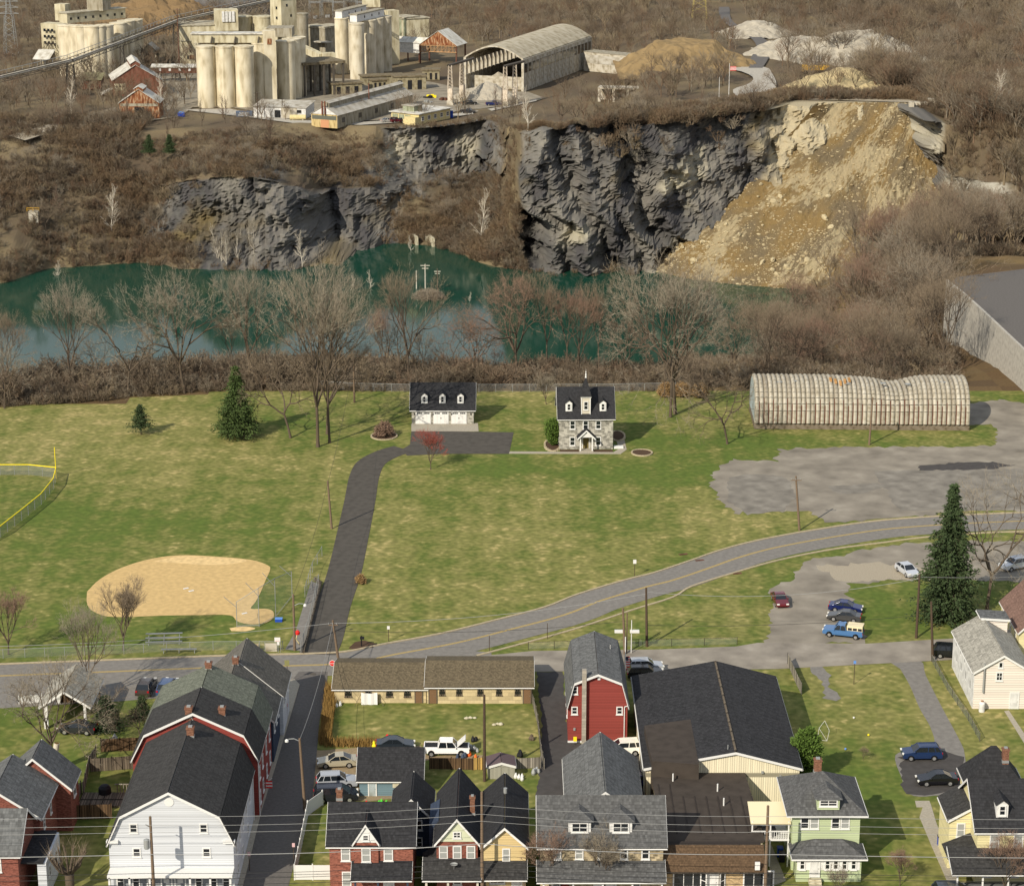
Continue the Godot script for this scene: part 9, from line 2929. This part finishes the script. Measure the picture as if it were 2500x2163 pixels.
	o = hs("yellow_cottage", V(64.6, -271.0), V(71.0, -271.0), 11.0, gable(6.4, 5.2, 8.4), "z", M.yellow_siding, M.rust_roof, "yellow house with a red-brown roof behind the white gabled one", 0.3)
	wins(o, 6.4, 11.0, "L", [2, 5, 8], 3.6, 0.7, 1.2); wins(o, 6.4, 11.0, "L", [3, 7], 1.5, 0.7, 1.2)
	wins(o, 6.4, 11.0, "F", [1.5], 2.6, 0.7, 1.2); chimney(o, v3(2.0, 7.4, -4.0), 0.6, 1.5, M.brick_chimney)
	# yellow house at the lower right
	o = hs("yellow_house", V(47.8, -212.6), V(58.0, -212.6), 9.5, gable(9.5, 6.2, 9.6), "x", M.yellow_siding, M.black_roof, "pale yellow house with black roofs, a dormer and a wraparound porch", 0.4)
	w = 10.2; d = 9.5
	for x in [1.75, 4.2]: window(o, face(Vector3.ZERO, w, d, "F", x, 4.85), 1.0, 1.7, 1, 2, Y, M.curtain)
	dormer(o, v3(2.6, 7.2, -1.0), 1.2, 1.4, 2.4, M.white, M.black_roof)
	block(o, v3(1.0, 0, -d), 5.6, 5.0, [v2(0, 6.4), v2(5.6, 6.4)], "z", M.yellow_siding, "rear_wing")
	hip(o, v3(1.0, 0, -d), 5.6, 5.0, 6.4, 10.2, M.black_roof, 0.4, Y)
	chimney(o, v3(4.9, 8.4, -d - 1.6), 0.65, 1.9, M.brick_chimney)
	block(o, v3(-2.2, 0, -3.6), 2.2, 5.4, [v2(0, 5.6), v2(2.2, 6.9)], "z", M.yellow_siding, "side_wing")
	roof(o, v3(-2.2, 0, -3.6), 2.2, 5.4, [v2(0, 5.6), v2(2.2, 6.9)], "z", M.dark_roof, 0.25, Y)
	window(o, at_wall(v3(-1.0, 4.4, -3.6)), 0.9, 1.6, 1, 2, Y, M.curtain)
	roof(o, v3(-2.8, 0, 3.0), w + 2.8, 3.0, [v2(0, 2.8), v2(3.0, 4.0)], "x", M.dark_roof, 0.25, Y)
	roof(o, v3(-2.8, 0, 0), 2.8, 3.4, [v2(0, 2.8), v2(2.8, 4.0)], "z", M.dark_roof, 0.1)
	for i in 5: piece(o, "porch_post", v3(-2.4 + i * 2.6, 0, 2.7), v3(0.16, 2.7, 0.16), Y)
	piece(o, "porch_wall", v3(4.6, 0.2, 2.7), v3(7.6, 0.8, 0.12), M.yellow_siding)
	for x in [1.2, 4.0]: window(o, face(Vector3.ZERO, w, d, "F", x, 1.6), 0.9, 1.5, 1, 2, Y)
	piece(o, "porch_floor", v3(3.5, 0, 1.5), v3(w + 2.4, 0.25, 3.0), M.porch_floor)
	car("suv", V(45.07, -209.43), 0.0, paint(rgb(60, 66, 76)), "dark car at the kerb below the side lawn")
	# bare street trees before the houses
	tree("small", 1, V(9.46, -210.49), 8.2, "thin bare street tree before the stone double house", "", "bare_tree", M.bark, M.twig_grey)
	tree("small", 2, V(3.87, -210.49), 8.6, "slim bare street tree between the tan and stone houses", "", "bare_tree", M.bark, M.twig_red)
	tree("small", 3, V(50.28, -209.85), 7.2, "bare street tree before the yellow house porch", "", "bare_tree", M.bark, M.twig_red)
	tree("small", 1, V(33.21, -209.15), 4.0, "young bare tree before the green house steps", "", "bare_tree", M.bark, M.twig_grey)

# ---------------------------------------------------------------- utility poles and wires
var pole_tops := []

func utility_pole(at: Vector3, h: float, m: Material, label: String, arm := 2.2, lean := 0.0, can := false) -> Node3D:
	var o := thing("utility_pole", label, "utility pole", at)
	var top := v3(lean * h, h, 0)
	var mb := MB.new(); mb.tube(v3(0, -0.3, 0), top, 0.19, 0.13, 8, true)
	part(o, "pole", mb, m)
	if arm > 0:
		mb = MB.new(); mb.obox(top - v3(lean * 0.6, 0.6, -0.12), v3(arm, 0.12, 0.1))
		part(o, "crossarm", mb, m)
		for i in 3: tube_part(o, "insulator", top + v3((i - 1) * arm * 0.42, -0.54, 0.12), top + v3((i - 1) * arm * 0.42, -0.3, 0.12), 0.05, M.galv)
	if can:
		mb = MB.new(); mb.lathe(top + v3(-0.45, -3.4, 0.2), [v2(0.28, 0), v2(0.3, 0.1), v2(0.3, 0.95), v2(0.1, 1.05), v2(0, 1.05)], 12)
		part(o, "transformer", mb, M.galv)
		bar(o, "bracket", [top + v3(0, -1.2, 0), top + v3(-0.5, -0.9, 0)], 0.05, M.iron)
	return o

func wire(a: Vector3, b: Vector3, sag: float, r: float, m: Material, label: String, group := "") -> void:
	var mb := MB.new()
	var pts := []
	for i in 17:
		var t := i / 16.0
		pts.append(a.lerp(b, t) - v3(0, sag * 4.0 * t * (1 - t), 0))
	mb.path(pts, r, 4)
	single("overhead_wire", mb, m, label, "wire", group)

func street_lamp(o: Node3D, at: Vector3, dir: float) -> void:
	bar(o, "lamp_arm", [at, at + v3(dir * 0.7, 0.35, 0.0), at + v3(dir * 1.3, 0.3, 0.0)], 0.05, M.galv)
	var mb := MB.new(); mb.lathe(at + v3(dir * 1.5, 0.1, 0), [v2(0.05, -0.2), v2(0.22, -0.1), v2(0.2, 0.1), v2(0, 0.22)], 10)
	part(o, "lamp_head", mb, M.trim)

func build_poles() -> void:
	utility_pole(V(-36.0, -206.6), 10.6, M.pole, "pole with a transformer before the white gambrel house", 0.0, 0.0, true)
	utility_pole(V(-3.03, -208.84), 12.2, M.pole, "tall pole with bracket arms before the tan house", 0.0)
	utility_pole(V(-3.12, -237.57), 10.6, M.pole_dark, "slender brown pole in the yard behind the tan house", 0.0)
	utility_pole(V(25.84, -209.87), 10.2, M.pole, "pole before the brown-roofed shop", 0.0, 0.0)
	var p := utility_pole(V(-22.9, -230.12), 8.6, M.pole, "leaning lamp pole at the alley edge", 0.0, -0.045)
	street_lamp(p, v3(-0.3, 8.2, 0), -1.0)
	p = utility_pole(V(-28.39, -277.59), 7.8, M.pole, "pale lamp pole at the ball field gate", 0.0)
	street_lamp(p, v3(0, 6.2, 0), 1.0)
	utility_pole(V(-22.24, -272.96), 6.0, M.pole, "leaning brown pole at the driveway mouth", 1.2, -0.12)
	utility_pole(V(-27.33, -327.32), 7.6, M.pole, "grey pole on the grass left of the driveway", 0.0, -0.06)
	utility_pole(V(17.72, -279), 8.2, M.pole_dark, "brown pole on the verge below the road", 0.0, -0.03)
	utility_pole(V(14.73, -276.34), 6.4, M.pole, "pale pole behind the red barn", 0.0, -0.06)
	utility_pole(V(43.51, -326.48), 8.6, M.pole, "brown pole at the upper lot corner", 1.6, -0.1)
	utility_pole(V(60.87, -371.97), 8.4, M.pole, "slim rusty pole before the arched hut", 0.0, 0.03)
	utility_pole(V(53.59, -282.03), 9.0, M.pole_dark, "dark pole beside the tall spruce", 0.0, 0.0)
	utility_pole(V(54.36, -273.88), 8.2, M.pole_dark, "dark leaning pole at the head of the side drive", 0.0, -0.08)
	utility_pole(V(-28.66, -399), 8.0, M.pole, "thin pale pole at the hedgerow by the tall lawn trees", 0.0)
	utility_pole(V(-83.6, -748.2), 9.0, M.pole_dark, "pole with crossarms before the low white workshop", 2.4)
	utility_pole(V(-75.8, -751.8), 6.0, M.pole_dark, "short pole behind the low white workshop", 0.0)
	utility_pole(V(-15.8, -765.1), 9.0, M.pole_dark, "thin pole beside the stone pile", 0.0)
	utility_pole(V(-3.3, -761.4), 9.0, M.pole_dark, "thin pole at the bend of the works road", 0.0)
	utility_pole(V(-123.1, -847.5), 26.0, M.rust_dark, "tall dark mast behind the conveyor", 1.6)
	# wires strung along the front street, at the heights seen on the poles
	var ys := [10.6, 9.7, 9.0, 6.6, 4.6, 4.1, 3.5]
	for i in 7:
		var m: Material = M.wire if i < 4 else M.wire_dark
		var r := 0.02 if i < 3 else (0.038 if i == 3 else 0.026)
		var names := ["top primary wire strung along the front street", "second primary wire strung along the front street", "third primary wire strung along the front street", "thick pale cable strung along the front street", "upper dark telephone cable along the front street", "middle dark telephone cable along the front street", "lowest dark telephone cable along the front street"]
		var xs := [-90.0, -36.0, V(-3.03, -208.84).x, 27.0, 90.0]
		var mb := MB.new()
		for k in 4:
			var A := v3(xs[k], ys[i] + (1.2 if k == 2 else 0.0), -206.6 + i * 0.12); var B := v3(xs[k + 1], ys[i] + (1.2 if k == 1 else 0.0), -206.6 + i * 0.12)
			for t in 12:
				var t0 := t / 12.0; var t1 := (t + 1) / 12.0
				mb.tube(A.lerp(B, t0) - v3(0, 1.6 * t0 * (1 - t0), 0), A.lerp(B, t1) - v3(0, 1.6 * t1 * (1 - t1), 0), r, r, 4)
		single("overhead_wire", mb, m, names[i], "wire")
	# wires along the road beyond
	var Q1 := V(-28.39, -277.59) + v3(0, 7.6, 0); var Q2 := V(-22.24, -272.96) + v3(-0.7, 5.6, 0)
	wire(V(-75.05, -267.62) + v3(0, 4.4, 0), Q2, 0.8, 0.03, M.wire, "pale cable along the ball field road")
	wire(Q2, V(17.72, -279) + v3(0, 7.4, 0), 1.0, 0.03, M.wire, "pale cable crossing the road bend")
	wire(Q2 + v3(0, -1.0, 0), V(14.73, -276.34) + v3(0, 4.6, 0), 0.8, 0.025, M.wire_dark, "dark cable crossing to the barn's pole")
	wire(V(17.72, -279) + v3(0, 7.6, 0), V(53.59, -282.03) + v3(0, 8.4, 0), 1.4, 0.03, M.wire, "pale cable over the gravel lot")
	wire(V(17.72, -279) + v3(0, 3.0, 0), V(53.59, -282.03) + v3(0, 3.2, 0), 0.6, 0.025, M.wire_dark, "dark cable low over the gravel lot")
	wire(V(53.59, -282.03) + v3(0, 8.6, 0), V(83.07, -299.72) + v3(0, 3, 0), 0.4, 0.03, M.wire, "pale cable right of the tall spruce")
	wire(Q2, V(-22.9, -230.12) + v3(-0.4, 8.4, 0), 1.2, 0.025, M.wire, "service wire down the alley, thinner one")
	wire(Q2 + v3(0.3, -0.4, 0), V(-22.9, -230.12) + v3(-0.3, 7.4, 0), 1.6, 0.03, M.wire_dark, "service wire down the alley, thicker one")
	wire(V(-27.33, -327.32) + v3(-0.4, 7.4, 0), Q1, 1.0, 0.02, M.wire_dark, "thin wire from the field gate to the grey pole")
	wire(V(-27.33, -327.32) + v3(-0.4, 7.4, 0), V(-28.66, -399) + v3(0, 7.8, 0), 1.2, 0.02, M.wire_dark, "thin wire from the grey pole to the hedgerow pole")
	# stop sign and corner signs
	var st := thing("stop_sign", "red octagonal stop sign at the corner by the block building", "sign", V(-22.62, -266.94))
	bar(st, "post", [Vector3.ZERO, v3(0, 2.6, 0)], 0.04, M.galv)
	var oc := MB.new(); oc.tube(v3(0, 2.55, 0.03), v3(0, 2.55, 0.06), 0.42, 0.42, 8, true)
	part(st, "rim", oc, M.trim)
	oc = MB.new(); oc.tube(v3(0, 2.55, 0.05), v3(0, 2.55, 0.08), 0.37, 0.37, 8, true)
	part(st, "face", oc, M.red)
	var tm := TextMesh.new(); tm.text = "STOP"; tm.font_size = 32; tm.pixel_size = 0.0075; tm.depth = 0.01
	var l := MeshInstance3D.new(); l.mesh = tm; l.material_override = M.trim; l.name = "lettering"; l.position = v3(0, 2.55, 0.09)
	st.add_child(l)
	road_sign("street_sign", V(-28.27, -266.34), 3.2, v2(0.6, 0.75), M.olive_sign, "olive-backed diamond sign at the alley corner")
	road_sign("parking_sign", V(-27.23, -254.93), 2.2, v2(0.3, 0.45), M.pink_sign, "small pink-backed sign on the alley pavement")
	road_sign("parking_sign", V(-27.46, -215.65), 2.2, v2(0.3, 0.45), M.pink_sign, "small sign beside the white house's alley wall")
	road_sign("parking_sign", V(-22.99, -217.66), 2.2, v2(0.3, 0.45), M.pink_sign, "small sign outside the white vinyl fence")
	var mh := MB.new(); mh.tube(v3(0, 0.036, 0), v3(0, 0.06, 0), 0.4, 0.4, 16, true)
	single("manhole_cover", mh, M.iron, "round manhole cover in the road at the alley mouth", "manhole").position = V(-25.34, -269.48)
